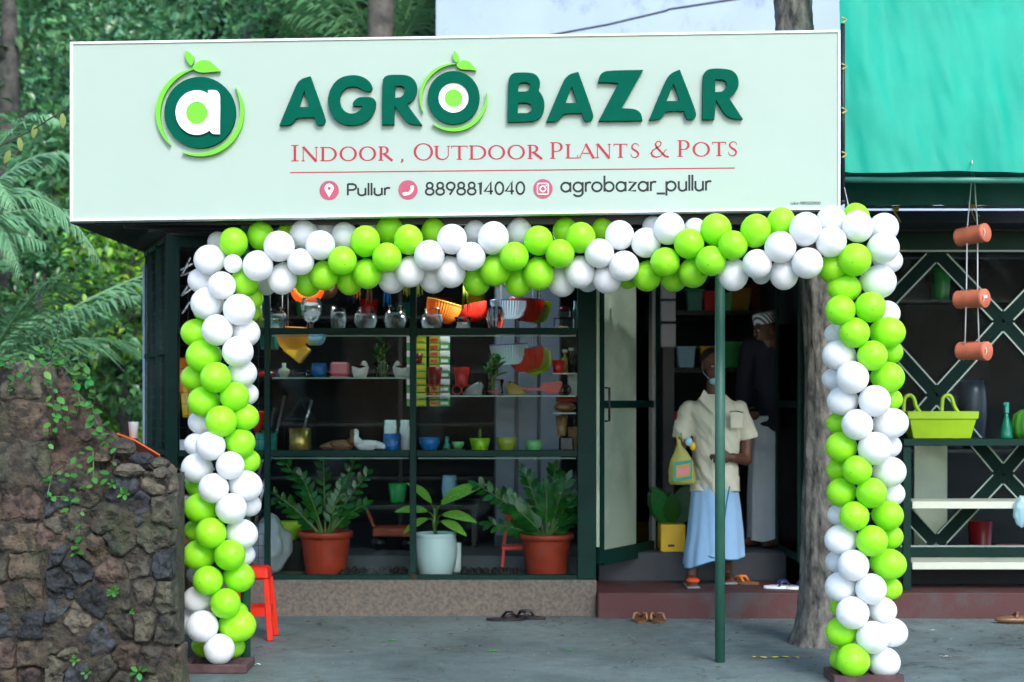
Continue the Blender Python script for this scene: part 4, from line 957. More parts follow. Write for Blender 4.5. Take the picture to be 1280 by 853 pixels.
tree('dark bush low behind the far left of the stone wall', -5.9, 5.2, 3.2, 1.1, 22, 6000, .14, 'leaf_b', low=.08, name='shrub')
tree('pale green bush deeper behind the drain pipe', -4.3, 7.0, 4.2, 1.2, 24, 6500, .13, 'leaf_a', low=.08, name='shrub')
# far wood on the hillside: one mass
random.seed(3); cl = []
for i in range(420):
    x = random.uniform(-22, 5); t = random.random() ** 1.2; y = 15 + 15 * t; z = -.5 + 15 * t ** .8; cl.append((Vector((x, y - .6, z + random.uniform(.2, 2.6))), random.uniform(.7, 1.3)))
o = crown_mesh(cl, 42000, .30, 'leaf_far', None); o.name = 'far_wood'; o['kind'] = 'stuff'; o['label'] = 'dense mass of trees on the slope behind'; o['category'] = 'wood'

def frond(mb, p, d, length, droop, nl=34, lw=.028, ll=.42, rise=.0):
    """pinnate palm frond: arching rib with two rows of hanging leaflets"""
    d = d.normalized(); side_ = d.cross(Vector((0, 0, 1))).normalized(); P = []
    for i in range(13):
        t = i / 12; P.append(p + d * length * t * (1 - .12 * t) + Vector((0, 0, rise * t - droop * length * t * t)))
    mb.tube(P, [.02 * (1 - .85 * i / 12) for i in range(13)], 5)
    vs = []; fs = []
    for i in range(nl):
        t = .1 + .9 * i / nl; u = t * 12; j = min(int(u), 11); q = P[j].lerp(P[j + 1], u - j); tg = (P[j + 1] - P[j]).normalized()
        l = ll * math.sin(PI * (.12 + .85 * t)) ** .6 * random.uniform(.85, 1.1)
        for s in (-1, 1):
            e = (side_ * s * .75 + tg * .75 + Vector((0, 0, random.uniform(-.55, -.1)))).normalized(); w = tg * lw
            b = len(vs); tip = q + e * l + Vector((0, 0, -.25 * l)); m_ = q + e * l * .5 + Vector((0, 0, .01))
            vs += [q - w * .4, q + w * .4, m_ + w * .5, tip, m_ - w * .5]; fs += [(b, b + 1, b + 2, b + 4), (b + 4, b + 2, b + 3)]
    mb.add(vs, fs, True)
random.seed(8)
pal = thing('areca_palm', 'feathery palm fronds arching in from the left edge below the sign corner', 'palm', (-4.35, 1.6, 0))
MB().tube([(-4.35, 1.6, -.05), (-4.32, 1.6, 1.2), (-4.28, 1.6, 2.68)], [.06, .05, .045], 9).build('trunk', 'bark', pal)
top = Vector((-4.28, 1.6, 2.66))
for d, l, dr, ri in ((Vector((1, -.1, 0)), 1.37, 1.23, 1.44), (Vector((1, -.25, 0)), 1.05, 1.29, 2.2), (Vector((1, -.4, 0)), .75, 1.7, .95), (Vector((.9, .3, 0)), 1.2, 1.1, 1.9), (Vector((.8, -.6, 0)), .9, 1.5, 1.5), (Vector((-.6, -.7, 0)), 1.4, 1, 1.4), (Vector((-.4, .8, 0)), 1.3, 1, 1.8), (Vector((.5, .9, 0)), 1.4, 1, 1.6), (Vector((-1, 0, 0)), 1.3, 1.1, 1.4)):
    mb = MB(); frond(mb, top, d, l, dr, 44, .02, .26, ri); mb.build('frond', 'frond', pal)
for (x, y, h, l0, lab) in ((-6.0, 3.6, 2.6, 2.4, 'second palm of long blue green fronds at the far left, behind the arching fronds'), (-4.7, 3.4, 1.7, 1.9, 'low palm with drooping fronds behind the stone wall')):
    p2 = thing('areca_palm', lab, 'palm', (x, y, 0)); MB().tube([(x, y, -.05), (x + .05, y, h)], [.08, .06], 9).build('trunk', 'bark', p2)
    for k in range(11):
        a = 2 * PI * k / 11 + .3; mb = MB(); frond(mb, Vector((x + .05, y, h)), Vector((math.cos(a), math.sin(a), 0)), l0 * random.uniform(.8, 1.1), .35, 40, .026, .45, random.uniform(.8, 1.7)); mb.build('frond', 'frond', p2)
cp = thing('coconut_palm', 'coconut palm with ringed trunk and fanned fronds above the middle of the sign', 'palm', (X(476, 6.4), 6.4, 0))
M('palm_bark', C(112, 106, 98), .9, col2=C(66, 62, 60), scale=7, bump=.6, bscale=30)
def ringed(path, r0, r1, name, parent, n=60, mat='palm_bark', segs=14):
    P = []; rr_ = []
    for i in range(n + 1):
        t = i / n; u = t * (len(path) - 1); j = min(int(u), len(path) - 2); f = u - j; f = f * f * (3 - 2 * f) if len(path) > 2 else f
        P.append(Vector(path[j]).lerp(Vector(path[j + 1]), u - j)); rr_.append((r0 + (r1 - r0) * t) * (1 + .035 * (i % 2) + random.uniform(-.015, .015)))
    return MB().tube(P, rr_, segs).build(name, mat, parent)
ringed([(X(476, 6.4), 6.4, -.1), (X(475, 6.4), 6.4, 4), (X(478, 6.4), 6.4, 8.6)], .145, .135, 'trunk', cp)
for k in range(15):
    a = 2 * PI * k / 15; mb = MB(); frond(mb, Vector((X(478, 6.4), 6.4, 8.5)), Vector((math.cos(a), math.sin(a), 0)), random.uniform(2.6, 3.2), random.uniform(.5, .85), 44, .04, .75, random.uniform(.0, .9)); mb.build('frond', 'frond', cp)
# young palm fronds seen fanned just above the sign near the trunk
YY = 6.9; yx = X(486, YY)
yp = thing('young_palm', 'young palm whose pale fronds fan out right behind the top of the sign', 'palm', (yx, YY, 0))
MB().tube([(yx, YY, -.1), (yx, YY, 5.2)], [.1, .07], 9).build('trunk', 'palm_bark', yp)
for dx, l, ri, dr in ((-.9, 1.3, 1.6, .5), (-.55, 1.2, 1.9, .4), (-.2, .9, 2.2, .3), (.25, .8, 2.1, .4), (.5, .75, 1.7, .5), (-1, 1.3, 1.15, .5), (.6, .7, 1.2, .6), (-.75, 1.5, 1.4, .45)):
    mb = MB(); frond(mb, Vector((yx, YY, 5.1)), Vector((dx, -.35, 0)), l, dr, 34, .03, .42, ri); mb.build('frond', 'frond', yp)
# the palm in front of the shop
YT = -1.15
fp = thing('palm_tree', 'grey palm trunk standing in front of the shop beside the right balloon column', 'palm', (X(1018, YT), YT, 0))
M('front_bark', C(124, 120, 110), .95, col2=C(46, 46, 45), scale=20, bump=1.0, bscale=55, detail=12, zs=.42)
k = SC(YT); path = [at(1024, 808, YT), at(1026, 700, YT), at(1028, 560, YT), at(1028, 400, YT), at(1012, 250, YT), at(998, 100, YT), at(990, -20, YT), at(982, -260, YT), at(980, -520, YT)]
P = []; rr_ = []
for i in range(181):
    t = i / 180 * (len(path) - 1); j = min(int(t), len(path) - 2); a = [path[max(0, min(len(path) - 1, j + q))] for q in (-1, 0, 1, 2)]; f = t - j
    p = .5 * ((2 * a[1]) + (a[2] - a[0]) * f + (2 * a[0] - 5 * a[1] + 4 * a[2] - a[3]) * f * f + (3 * a[1] - a[0] - 3 * a[2] + a[3]) * f ** 3)
    P.append(p); h = p.z; rr_.append((.108 + .05 * math.exp(-h / .18)) * (1 + .03 * noise.noise(Vector((0, 0, h * 9))) + (.03 if i % 3 == 0 and h > 2.6 else 0)))
vs = []; NB = 64; mb = MB()
for i, p in enumerate(P):
    for q in range(NB):
        a = 2 * PI * q / NB; d = Vector((math.cos(a), math.sin(a), 0)); h = p.z
        r_ = rr_[i] * (1 + (.5 * max(0, math.sin(a * 5 + .6)) * .35 + .12) * math.exp(-max(0, h) / .09)) + .012 * noise.fractal(Vector((math.cos(a) * 3.2, math.sin(a) * 3.2, h * 1.3)), .8, 2.2, 5)
        vs.append(p + d * r_)
mb.add(vs, [(i * NB + q, i * NB + (q + 1) % NB, (i + 1) * NB + (q + 1) % NB, (i + 1) * NB + q) for i in range(len(P) - 1) for q in range(NB)], True); mb.build('trunk', 'front_bark', fp)
for kk in range(13):
    a = 2 * PI * kk / 13; mb = MB(); frond(mb, P[-1], Vector((math.cos(a), math.sin(a), 0)), random.uniform(1.9, 2.4), random.uniform(.35, .6), 34, .035, .6, random.uniform(.2, 1.2)); mb.build('frond', 'frond', fp)
# drooping twig left of the sign
tw = thing('hanging_twig', 'bare dark twig with a few wilted yellow green leaves, left of the sign', 'branch', at(40, 165, -2.2))
st = MB().tube([at(-40, 205, -2.2), at(0, 183, -2.2), at(40, 163, -2.2), at(60, 150, -2.2), at(80, 138, -2.12), at(91, 131, -1.93), at(110, 128, -1.8)], .0035, 6).build('stem', 'twig', tw)
M('wilted_leaf', C(150, 170, 90), .6, var=.1, transl=.4); WL = leaf_mesh('leaf', 'wilted_leaf', .22, .25)
for x, y, s, a in ((78, 142, .075, .1), (44, 156, .07, -.1), (24, 172, .07, .2), (12, 188, .072, -.3)):
    inst('leaf', WL, st, leaf_mtx(at(x, y, -2.2), Vector((a, -.1, -1)), Vector((.5, -1, .1)), s))

# ------------------------------------------------------------------ green tarpaulin awning at right
YA = -1.72
aw = thing('tarpaulin_awning', 'bright green tarpaulin awning stretched over pipes at the upper right', 'awning', at(1170, 215, YA))
mb = MB(); NXs, NYs = 90, 80; vs = []
for j in range(NYs):
    for i in range(NXs):
        u, t = i / (NXs - 1), j / (NYs - 1)
        x = 1056 + 330 * u; y = 215 - 420 * t + 1.2 * math.sin(u * 11) * (1 - t) ** 3
        v = at(x, y, YA); v.y += .25 * t + .006 * math.sin(u * 40 + t * 3) + .022 * noise.fractal(Vector((u * 7 + t * 2, t * 2.2, 0)), 1.0, 2.1, 3); vs.append(v)
mb.add(vs, [(j * NXs + i, j * NXs + i + 1, (j + 1) * NXs + i + 1, (j + 1) * NXs + i) for j in range(NYs - 1) for i in range(NXs - 1)], True)
mb.build('tarpaulin', 'tarp', aw)
for y_ in (22, 80, 135, 190): MB().tube([at(1052.5, y_, YA - .07), at(1058, y_ + 3, YA - .04), at(1053, y_ + 7, YA - .07)], .006, 6).build('eyelet_tie', M('tie_yellow', C(190, 180, 110), .8, var=.1) if 'tie_yellow' not in MAT else 'tie_yellow', aw)
mb = MB(); vs = []; YB = -1.05
for j in range(8):
    for i in range(40):
        u, t = i / 39, j / 7; v = at(1056 + 330 * u, 258 - 58 * t, YB); v.y += .015 * math.sin(u * 31 + t * 4) - .5 * max(0, t - .6); v.z += .006 * math.sin(u * 40) * (1 - t); vs.append(v)
mb.add(vs, [(j * 40 + i, j * 40 + i + 1, (j + 1) * 40 + i + 1, (j + 1) * 40 + i) for j in range(7) for i in range(39)], True)
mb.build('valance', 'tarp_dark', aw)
mb = MB(); vs = []
for j in range(8):
    for i in range(20):
        u, t = i / 19, j / 7; a = at(1056 + 330 * u, 212, YA); b = at(1056 + 330 * u, 205, YB + .3); b2 = Vector((b.x, .34, 2.75)); v = a.lerp(b2, t); v.z -= .03 * math.sin(PI * t); vs.append(v + Vector((0, .09, .05)))
mb.add(vs, [(j * 20 + i, j * 20 + i + 1, (j + 1) * 20 + i + 1, (j + 1) * 20 + i) for j in range(7) for i in range(19)], True)
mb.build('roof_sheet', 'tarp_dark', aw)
MB().tube([at(1052, 225, YA + .05), at(1390, 226, YA + .05)], .018, 10).build('front_pipe', M('pipe_teal', C(60, 128, 112), .4, var=.08), aw)
MB().tube([at(1056, 259, YB), at(1390, 259, YB)], .009, 8).build('back_pipe', 'p_darkblue', aw)
MB().tube([at(1053.5, 30, YA - .05), at(1053.5, 250, YA - .05)], .012, 8).build('side_pipe', 'dark_metal', aw)
MB().tube([(at(1053.5, 240, YA).x, YA, 2.5), (at(1053.5, 240, YA).x, .3, 2.52)], .016, 8).build('side_pipe', 'dark_metal', aw)
for x, y in ((1121, 262), (1218, 258)):
    mb = MB(); c = at(x, y, YB - .03); mb.ell(c, .014, 8, 6)
    for k in range(5): mb.tube([c, c + Vector((random.uniform(-.05, .03), -.01, random.uniform(-.01, .03))), c + Vector((random.uniform(-.04, .05), -.01, random.uniform(-.09, .03)))], .0028, 4)
    mb.build('tie_knot', M('straw_rope', C(170, 150, 60), .8, var=.2) if 'straw_rope' not in MAT else 'straw_rope', aw)
# hanging terracotta tube planters
YP = -1.42
for (x, y, tilt, lab) in ((1215, 294, .16, 'uppermost terracotta tube planter hanging on two cords'), (1214, 374, .0, 'middle terracotta tube planter with a white sticker, hanging on cords'), (1217, 439, -.06, 'lowest terracotta tube planter hanging on two cords')):
    c = at(x, y, YP); t = thing('hanging_planter', lab, 'planter', c, 'terracotta tube planters hanging on cords')
    ax = Vector((.64, -.76, tilt * .5)).normalized(); r = 11.4 * SC(YP); L = .092
    prof = [(r * .93, -L), (r, -L + .006)]
    for q in range(9): prof += [(r * (1 if q % 2 else .965), -L + .012 + q * .0175)]
    prof += [(r * 1.04, L - .02), (r * 1.04, L - .003), (r * .98, L)]
    MB().lathe(prof, c, 28, axis=ax).build('body', 'terracotta', t)
    h = c + Vector((0, 0, r * .985)) - ax * .015; MB().lathe([(.004, 0), (.022, .001), (.024, .004), (.016, .004), (.012, -.001)], h, 14, sx=1.3).build('opening', 'p_darkred', t)
    for s in (-1, 1):
        e = c + ax * (s * .065)
        MB().tube([e + Vector((0, 0, -r * 1.02)), e + Vector((0, -r * 1.04, 0)), e + Vector((0, 0, r * 1.02))], .003, 5).build('cord_loop', 'rope', t)
    if tilt == 0: MB().box(c.x - .012, c.x + .012, c.y - .001, c.y + .001, c.z - .008, c.z + .008).build('sticker', 'white_paint', t).matrix_local = Matrix.Translation(ax * (L + .002) + Vector((0, 0, .01))) @ Vector((0, -1, 0)).rotation_difference(ax).to_matrix().to_4x4()
ro = t
for dx0, pts in ((0, [(1216, 210), (1209, 285), (1208, 370), (1206, 435)]), (1, [(1217, 210), (1222, 285), (1222, 372), (1224, 438)])):
    MB().tube([at(x, y, YP) for x, y in pts], .0036, 6).build('strand', 'rope', ro)
MB().tube([at(1216, 211, YP), at(1216, 190, YP - .1), at(1215, 205, YA - .03)], .004, 6).build('hook', 'rope', ro)

# ------------------------------------------------------------------ goods in the window
random.seed(31)
ZA, ZB1, ZB2, ZC_, ZD = Z(413, .05) + .001, Z(472, .05) + .001, Z(494.5, .05) + .001, Z(565, .05) + .001, .2375
def vessel(name, label, cat, x, zb, w, h, prof, mat, Y=.16, n=24, hollow=True, group=None, part='body', rib=0, ribn=0, filler=None, sx=1, sy=1):
    """pot turned from a profile [(r 0..1, z 0..1)]; w,h in photo pixels at depth Y"""
    k = SC(Y); c = Vector((X(x, Y), Y, zb)); t = thing(name, label, cat, c, group)
    P = [(r * w / 2 * k, z * h * k) for r, z in prof]
    if hollow:
        th = min(.006, w * k * .05); top = P[-1]; P += [(max(.002, r - th), max(z, th)) for r, z in P[::-1] if z > h * k * .12] 
    MB().lathe(P, c, n, rib=rib, ribn=ribn, sx=sx, sy=sy).build(part, mat, t)
    if filler: MB().lathe([(.001, h * k * .82), (prof[-1][0] * w / 2 * k * .9, h * k * .84)], c, 16).build('soil', filler, t)
    return t
BOWL = [(.45, 0), (.5, .02), (.8, .15), (1, .42), (.95, .62), (.78, .78), (.66, .84), (.62, .92), (.64, 1.0)]
OVAL = [(.62, 0), (.8, .1), (.97, .4), (1, .55), (.92, .8), (.82, 1.0)]
GOB = [(.55, 0), (.5, .05), (.2, .12), (.22, .24), (.6, .32), (.95, .52), (1, .68), (.9, .86), (.76, 1.0)]
FLAR = [(.9, 0), (.95, .1), (.75, .4), (.8, .7), (1, 1)]
BELL = [(.6, 0), (.62, .05), (.9, .2), (1, .42), (.9, .62), (.72, .74), (.7, .9), (.74, 1)]
def fishbowl(label, x, w, h, prof, lev=.72, fish=True, Y=.16):
    t = vessel('fish_bowl', label, 'fish bowl', x, ZA, w, h, prof, 'thin_glass', Y, group='glass bowls on the top shelf')
    k = SC(Y); c = Vector((X(x, Y), Y, ZA)); P = [(max(.001, r * w / 2 * k * .94), max(.004, z * h * k)) for r, z in prof if z <= lev]
    P = [(.001, .004)] + P + [(P[-1][0], lev * h * k), (.001, lev * h * k)]
    MB().lathe(P, c, 24, caps=False).build('water', 'water', t)
    rb = next(r for r, z in prof if z >= .1) * w / 2 * k * .8
    mb = MB(); zb = prof_z = (.30 if prof is GOB else .05) * h * k
    for q in range(14): a = random.uniform(0, 6.3); rr2 = rb * math.sqrt(random.random()) * (.5 if prof is GOB else .8); mb.ell(c + Vector((rr2 * math.cos(a), rr2 * math.sin(a), zb + .008)), random.uniform(.006, .010), 6, 4)
    mb.build('pebbles', random.choice(['p_orange', 'p_lime', 'p_brown', 'p_olive']), t)
    if fish:
        f = c + Vector((random.uniform(-.3, .3) * w * k * .4, -.01, h * k * (.45 if prof is not GOB else .6)))
        MB().ell(f, (.018, .006, .009), 10, 6).add([f + Vector((.014, 0, 0)), f + Vector((.03, 0, .01)), f + Vector((.03, 0, -.01))], [(0, 1, 2)]).build('fish', random.choice(['p_orange', 'p_darkred', 'p_black']), t)
fishbowl('round fish bowl with orange decoration, leftmost on the top shelf', 345, 28, 29, BOWL)
fishbowl('stemmed goblet shaped fish bowl on the top shelf', 389, 27, 41, GOB, .85)
fishbowl('slim oval glass bowl between goblet and round bowl on top shelf', 423, 21, 29, OVAL, .8)
fishbowl('round fish bowl right of the slim oval bowl', 457, 30, 29, BOWL)
fishbowl('wide bellied fish bowl with a collar, left of the window mullion', 494, 29, 31, BELL)
fishbowl('bellied fish bowl just right of the window mullion', 540, 29, 28, BELL)
fishbowl('low flared glass bowl between the bellied and ribbed bowls', 579, 23, 17, FLAR, .6, False)
t = vessel('ribbed_vase', 'ribbed oval cut glass vase behind the hanging white planters', 'vase', 619, ZA, 21, 30, OVAL, 'clear_glass', hollow=False, rib=.05, ribn=10, n=40)
t = thing('glass_jar', 'square stacked glass jar with red lid at the right end of the top shelf', 'jar', (X(706, .16), .16, ZA)); c = wloc(t)
MB().box(c.x - .075, c.x + .06, .1, .22, c.z, c.z + .085).build('base', 'clear_glass', t, bevel=.006); MB().box(c.x - .045, c.x + .035, .12, .2, c.z + .088, c.z + .135).build('neck', 'clear_glass', t, bevel=.004)
MB().ell(c + Vector((0, 0, .15)), (.035, .03, .016), 12, 8).build('lid', 'p_darkred', t); MB().box(c.x - .05, c.x + .03, .13, .19, c.z + .006, c.z + .03).build('filling', 'p_red', t)
vessel('bottle', 'slim white bottle at the right end of the top shelf', 'bottle', 719, ZA, 8, 38, [(1, 0), (1, .7), (.5, .8), (.5, 1)], 'p_sky', .24, hollow=False)
# pleated half bowl planters
def pleat(label, x, y, w, h, mat, Y, rz=0.0, tilt=0.0, group=None, name='pleated_planter', rim=None, cords=None):
    """half-round pleated wall planter: fluted quarter-dome shell, rim at top"""
    k = SC(Y); c = at(x, y, Y); t = thing(name, label, 'planter', c, group); r = w / 2 * k; hh = h * k
    vs = []; NA, NM = 41, 8
    rot = Matrix.Rotation(tilt, 4, 'Y') @ Matrix.Rotation(rz, 4, 'Z')
    for j in range(NM + 1):
        u = j / NM; rad = math.cos(u * PI / 2 * .86) ** .75; zz = -hh * math.sin(u * PI / 2)
        for i in range(NA):
            a = PI + PI * i / (NA - 1); f = 1 + .045 * (-1) ** i * (1 - u * .6)
            v = Vector((r * rad * f * math.cos(a), r * .62 * rad * f * math.sin(a), zz)); vs.append(c + (rot @ v))
    fs = [(j * NA + i, j * NA + i + 1, (j + 1) * NA + i + 1, (j + 1) * NA + i) for j in range(NM) for i in range(NA - 1)]
    b = len(vs)
    for j in range(NM + 1):
        vs.append(vs[j * NA]); vs.append(vs[j * NA + NA - 1])
    fs += [(b + 2 * j, b + 2 * j + 1, b + 2 * j + 3, b + 2 * j + 2) for j in range(NM)]
    MB().add(vs, fs).build('body', mat, t)
    if rim: 
        e = [c + (rot @ Vector((r * 1.03 * math.cos(PI + PI * i / 20), r * .64 * math.sin(PI + PI * i / 20), 0))) for i in range(21)]; MB().tube(e, .004, 5).build('rim', rim, t)
    return t
g1, g2 = 'upper row of hanging pleated planters', 'lower row of hanging pleated planters'
pleat('white pleated planter in the upper hanging row', 637, 376, 46, 23, 'pleat_white', .27, 0, 0, g1, rim='p_purple')
pleat('red pleated planter in the upper hanging row', 659, 374, 44, 28, 'pleat_red', .31, -.3, .1, g1, rim='p_purple')
pleat('olive yellow pleated planter in the upper hanging row', 668, 380, 36, 24, 'p_olive', .34, -.4, .15, g1)
pleat('lime pleated planter in the upper hanging row', 674, 377, 34, 26, 'pleat_lime', .37, -.5, .1, g1)
hung1 = pleat('white pleated planter in the lower hanging row', 636, 431, 46, 25, 'pleat_white', .27, 0, -.05, g2, rim='p_purple')
pleat('red pleated planter in the lower hanging row', 656, 437, 46, 27, 'pleat_red', .31, -.3, -.2, g2, rim='p_purple')
pleat('olive yellow pleated planter in the lower hanging row', 665, 440, 40, 25, 'p_olive', .34, -.3, -.25, g2)
pleat('lime pleated planter in the lower hanging row', 668, 443, 40, 25, 'pleat_lime', .37, -.3, -.25, g2)
pleat('orange and yellow pleated planter behind the top shelf bowls', 556, 378, 44, 26, 'pleat_orange', .45, .3, .25, rim='pleat_yellow')
lit_shade3 = pleat('red pleated planter behind the top shelf bowls, under the olive tassel', 590, 380, 36, 22, 'pleat_red', .5, -.2, -.2)
lit_shade1 = pleat('glowing orange pleated planter high at the left of the window', 384, 358, 42, 20, 'pleat_orange', .42, 0, 0)
hung2 = pleat('yellow orange pleated planter hanging below the top shelf at left', 366, 410, 40, 28, 'pleat_yellow', .42, 0, .05, rim='pleat_orange')
pleat('pale blue pleated planter beside the yellow orange one', 394, 412, 28, 20, 'p_sky', .5, 0, 0)
pleat('dark brown half bowl above the goblet in the window', 402, 358, 40, 16, 'p_brown', .5, 0, 0)
t = hung1
for x, y1, Y in ((626, 376, .25), (627, 431, .25), (643, 431, .25), (666, 437, .29), (674, 443, .32)):
    MB().tube([at(x, 300, Y), at(x, y1, Y)], .0022, 5).build('strand', 'rope', t)
MB().tube([at(648, 300, .25), at(649, 430, .25)], .0025, 5).build('chain', 'cable', t)
t = hung2
for x in (353, 360, 384): MB().tube([at(x, 300, .41), at(x, 409, .41)], .002, 5).build('strand', 'rope', t)
for x, y, cm, nm in ((446, 345, 'p_orange', 'orange'), (462, 350, 'p_brown', 'rust brown'), (508, 340, 'p_olive', 'olive green left of mullion'), (523, 342, 'p_olive', 'olive green right of mullion'), (484, 352, 'p_blue', 'blue'), (442, 348, 'p_navy', 'navy'), (582, 360, 'p_olive', 'olive green over the red planter'), (324, 385, 'p_olive', 'olive green beside the balloon column')):
    mb = MB(); c = at(x, y - 20, .3)
    for q in range(9): mb.tube([c + Vector((random.uniform(-.01, .01), 0, 0)), at(x + random.uniform(-5, 5), y + 28 + random.uniform(-6, 4), .3)], .0035, 4)
    tag(mb.build('tassel', cm), nm + ' hanging tassel at the top of the window', 'tassel', 'tassels in the window top')
# shelf two, left
CYL = [(.92, 0), (1, .04), (1, 1)]; TAP = [(.7, 0), (.74, .03), (1, 1)]; RND = [(.6, 0), (.85, .15), (1, .5), (.95, .8), (.82, 1)]; CUP = [(.55, 0), (.62, .06), (.92, .5), (1, 1)]
vessel('blue_pot', 'round blue ceramic pot left of the pink pot', 'pot', 399, ZB1, 20, 18, RND, 'p_blue')
t = thing('pink_pot', 'square pink ceramic pot on the second shelf', 'pot', (X(425, .16), .16, ZB1)); c = wloc(t); k = SC(.16)
MB().box(c.x - 11.5 * k, c.x + 11.5 * k, .16 - 11 * k, .16 + 11 * k, c.z + .012, c.z + 19 * k).build('body', 'p_pink', t, bevel=.014); MB().box(c.x - 11 * k, c.x + 11 * k, .16 - 10 * k, .16 + 10 * k, c.z, c.z + .010).build('saucer', 'p_pink', t, bevel=.003)
def swan(label, x, zb, w, h, flip, mat='p_white', Y=.16, cat='planter', name='swan_planter'):
    k = SC(Y); c = Vector((X(x, Y), Y, zb)); t = thing(name, label, cat, c); s = -1 if flip else 1
    mb = MB(); L = []
    for i in range(9):
        u = i / 8; L.append((u, math.sin(PI * (.15 + .75 * u)) ))
    vs = []; n = 12
    for i in range(9):
        u = i / 8; xx = (-.5 + u) * w * k * s; hh = h * k * (.62 + .35 * abs(u - .5) * (1 if u < .5 else .9)); wd = w * k * .3 * math.sin(PI * (.1 + .8 * u))
        for q in range(n):
            a = PI * q / (n - 1); vs.append(c + Vector((xx, -wd * math.cos(a), hh - hh * math.sin(a) ** .7 * (1 if i not in (0, 8) else .5))))
    mb.add(vs, [(i * n + q, i * n + q + 1, (i + 1) * n + q + 1, (i + 1) * n + q) for i in range(8) for q in range(n - 1)], True)
    mb.build('body', mat, t)
    nx = .30 * w * k * s; P = [c + Vector((nx, 0, .45 * h * k)), c + Vector((nx * 1.5, 0, .7 * h * k)), c + Vector((nx * 1.25, 0, .92 * h * k)), c + Vector((nx * .9, 0, .98 * h * k))]
    MB().tube(P, [.016, .012, .010, .012], 8).ell(P[-1], .017, 10, 8).build('neck', mat, t)
    MB().lathe([(.006, 0), (.001, .018)], P[-1] + Vector((-.014 * s, 0, -.004)), 8, axis=(-s, 0, -.4)).build('beak', 'p_orange', t); return t
swan('white swan planter right of the pink pot', 450, ZB1, 20, 18, False); swan('white swan planter left of the window mullion', 503, ZB1, 23, 18, True)
t = vessel('glass_vase', 'flared glass vase of lucky bamboo between the two swans', 'vase', 478, ZB1, 25, 19, [(.8, 0), (.7, .3), (.72, .6), (1, 1)], 'thin_glass')
def bamboo(t, x, zb, top, n, Y=.16):
    for q in range(n):
        xx = x + random.uniform(-5, 5); p0, p1 = Vector((X(xx, Y), Y + random.uniform(-.02, .02), zb + .01)), at(xx + random.uniform(-5, 5), top + random.uniform(0, 16), Y)
        st = MB().tube([p0, p0.lerp(p1, .5), p1], .006, 6).build('stem', 'stem', t)
        for w in range(6):
            d = Vector((random.uniform(-1, 1), random.uniform(-1, .3), random.uniform(.1, .9))); inst('leaf', ZL, st, leaf_mtx(p0.lerp(p1, random.uniform(.5, 1)), d, Vector((0, -.3, 1)), random.uniform(.05, .09)))
bamboo(t, 478, ZB1, 422, 5)
vessel('spiky_vase', 'small round white vase near the left balloon column', 'vase', 355, ZB1, 15, 18, [(.5, 0), (1, .35), (.9, .55), (.3, .7), (.35, 1)], 'p_cream')
vessel('glass_dish', 'low clear glass dish beside the small round vase', 'dish', 376, ZB1, 24, 9, [(.6, 0), (.9, .3), (1, 1)], 'clear_glass', hollow=True)
t = thing('candy_packet', 'red wrapped packet at the left end of the second shelf', 'packet', (X(333, .16), .16, ZB1)); c = wloc(t); MB().ell(c + Vector((0, 0, .022)), (.055, .03, .022), 12, 8).build('wrap', 'p_red', t, smooth=False); MB().box(c.x + .06, c.x + .09, .15, .19, c.z, c.z + .04).build('tag', 'p_navy', t)
t = vessel('hanging_bucket', 'teal green bucket hanging behind the second shelf at left', 'bucket', 337, Z(437, .5), 31, 38, [(.68, 0), (.7, .03), (.97, .92), (1, .93), (1, 1)], 'p_teal', .5)
t = thing('yellow_box', 'tilted yellow square planter hanging behind the second shelf', 'planter', at(371, 438, .45)); c = wloc(t); o = MB().box(c.x - .075, c.x + .075, .42, .5, c.z - .06, c.z + .06).build('body', 'p_yellow', t, bevel=.006); o.rotation_euler = (0, R(38), 0)
# sachet strips hung in the window
for q, (x, cm, cm2) in enumerate(((513, 'p_green', 'p_white'), (526.5, 'p_lime', 'p_yellow'), (543, 'p_olive', 'p_red'), (556, 'p_green', 'p_white'))):
    Y = .44; t = thing('sachet_strip', ['striped green and white sachet strip behind the mullion', 'lime green seed sachet strip right of the mullion', 'yellow and red seed sachet strip hanging in the window', 'green and white sachet strip right of the red one'][q], 'sachet strip', at(x, 420, Y), 'seed sachet strips')
    for r in range(10):
        y0 = 421 + r * 8.8; mb = MB(); w = 6.3 if q else 4.5; a, b = at(x - w, y0 + 8, Y), at(x + w, y0, Y)
        mb.box(a.x, b.x, Y - .006, Y - .002, a.z, b.z); mb.build('sachet', cm if r % 2 else (cm2 if q in (0, 3) else cm), t, bevel=.002)
        if q: MB().box(a.x + .008, b.x - .012, Y - .009, Y - .0065, a.z + .012, b.z - .012).build('print', cm2, t)
# shelf two, right
def wirestand(label, x, zb, Y, top, potmat):
    t = vessel('potted_stand', label, 'pot', x, zb + .07, 20, 22, TAP, potmat, Y); c = wloc(t)
    mb = MB()
    for s in (-1, 1):
        pts = [Vector((c.x + s * (.03 + .03 * math.cos(a)), Y - .03, zb + .035 + .03 * math.sin(a))) for a in [2 * PI * i / 14 for i in range(15)]]; mb.tube(pts, .003, 5)
    mb.tube([(c.x - .06, Y - .03, zb + .07), (c.x + .06, Y - .03, zb + .07)], .003, 5); mb.build('wire_stand', 'p_red', t)
wirestand('dark red cup on a red wire stand in front of the sachets', 543, ZB2, .2, 0, 'p_darkred'); wirestand('red brown pot on a red wire stand right of the sachets', 577, ZB2, .2, 0, 'p_red')
vessel('small_cup', 'dark red cup hanging left of the mullion sachets', 'cup', 521, Z(455, .3), 16, 13, TAP, 'p_darkred', .3)
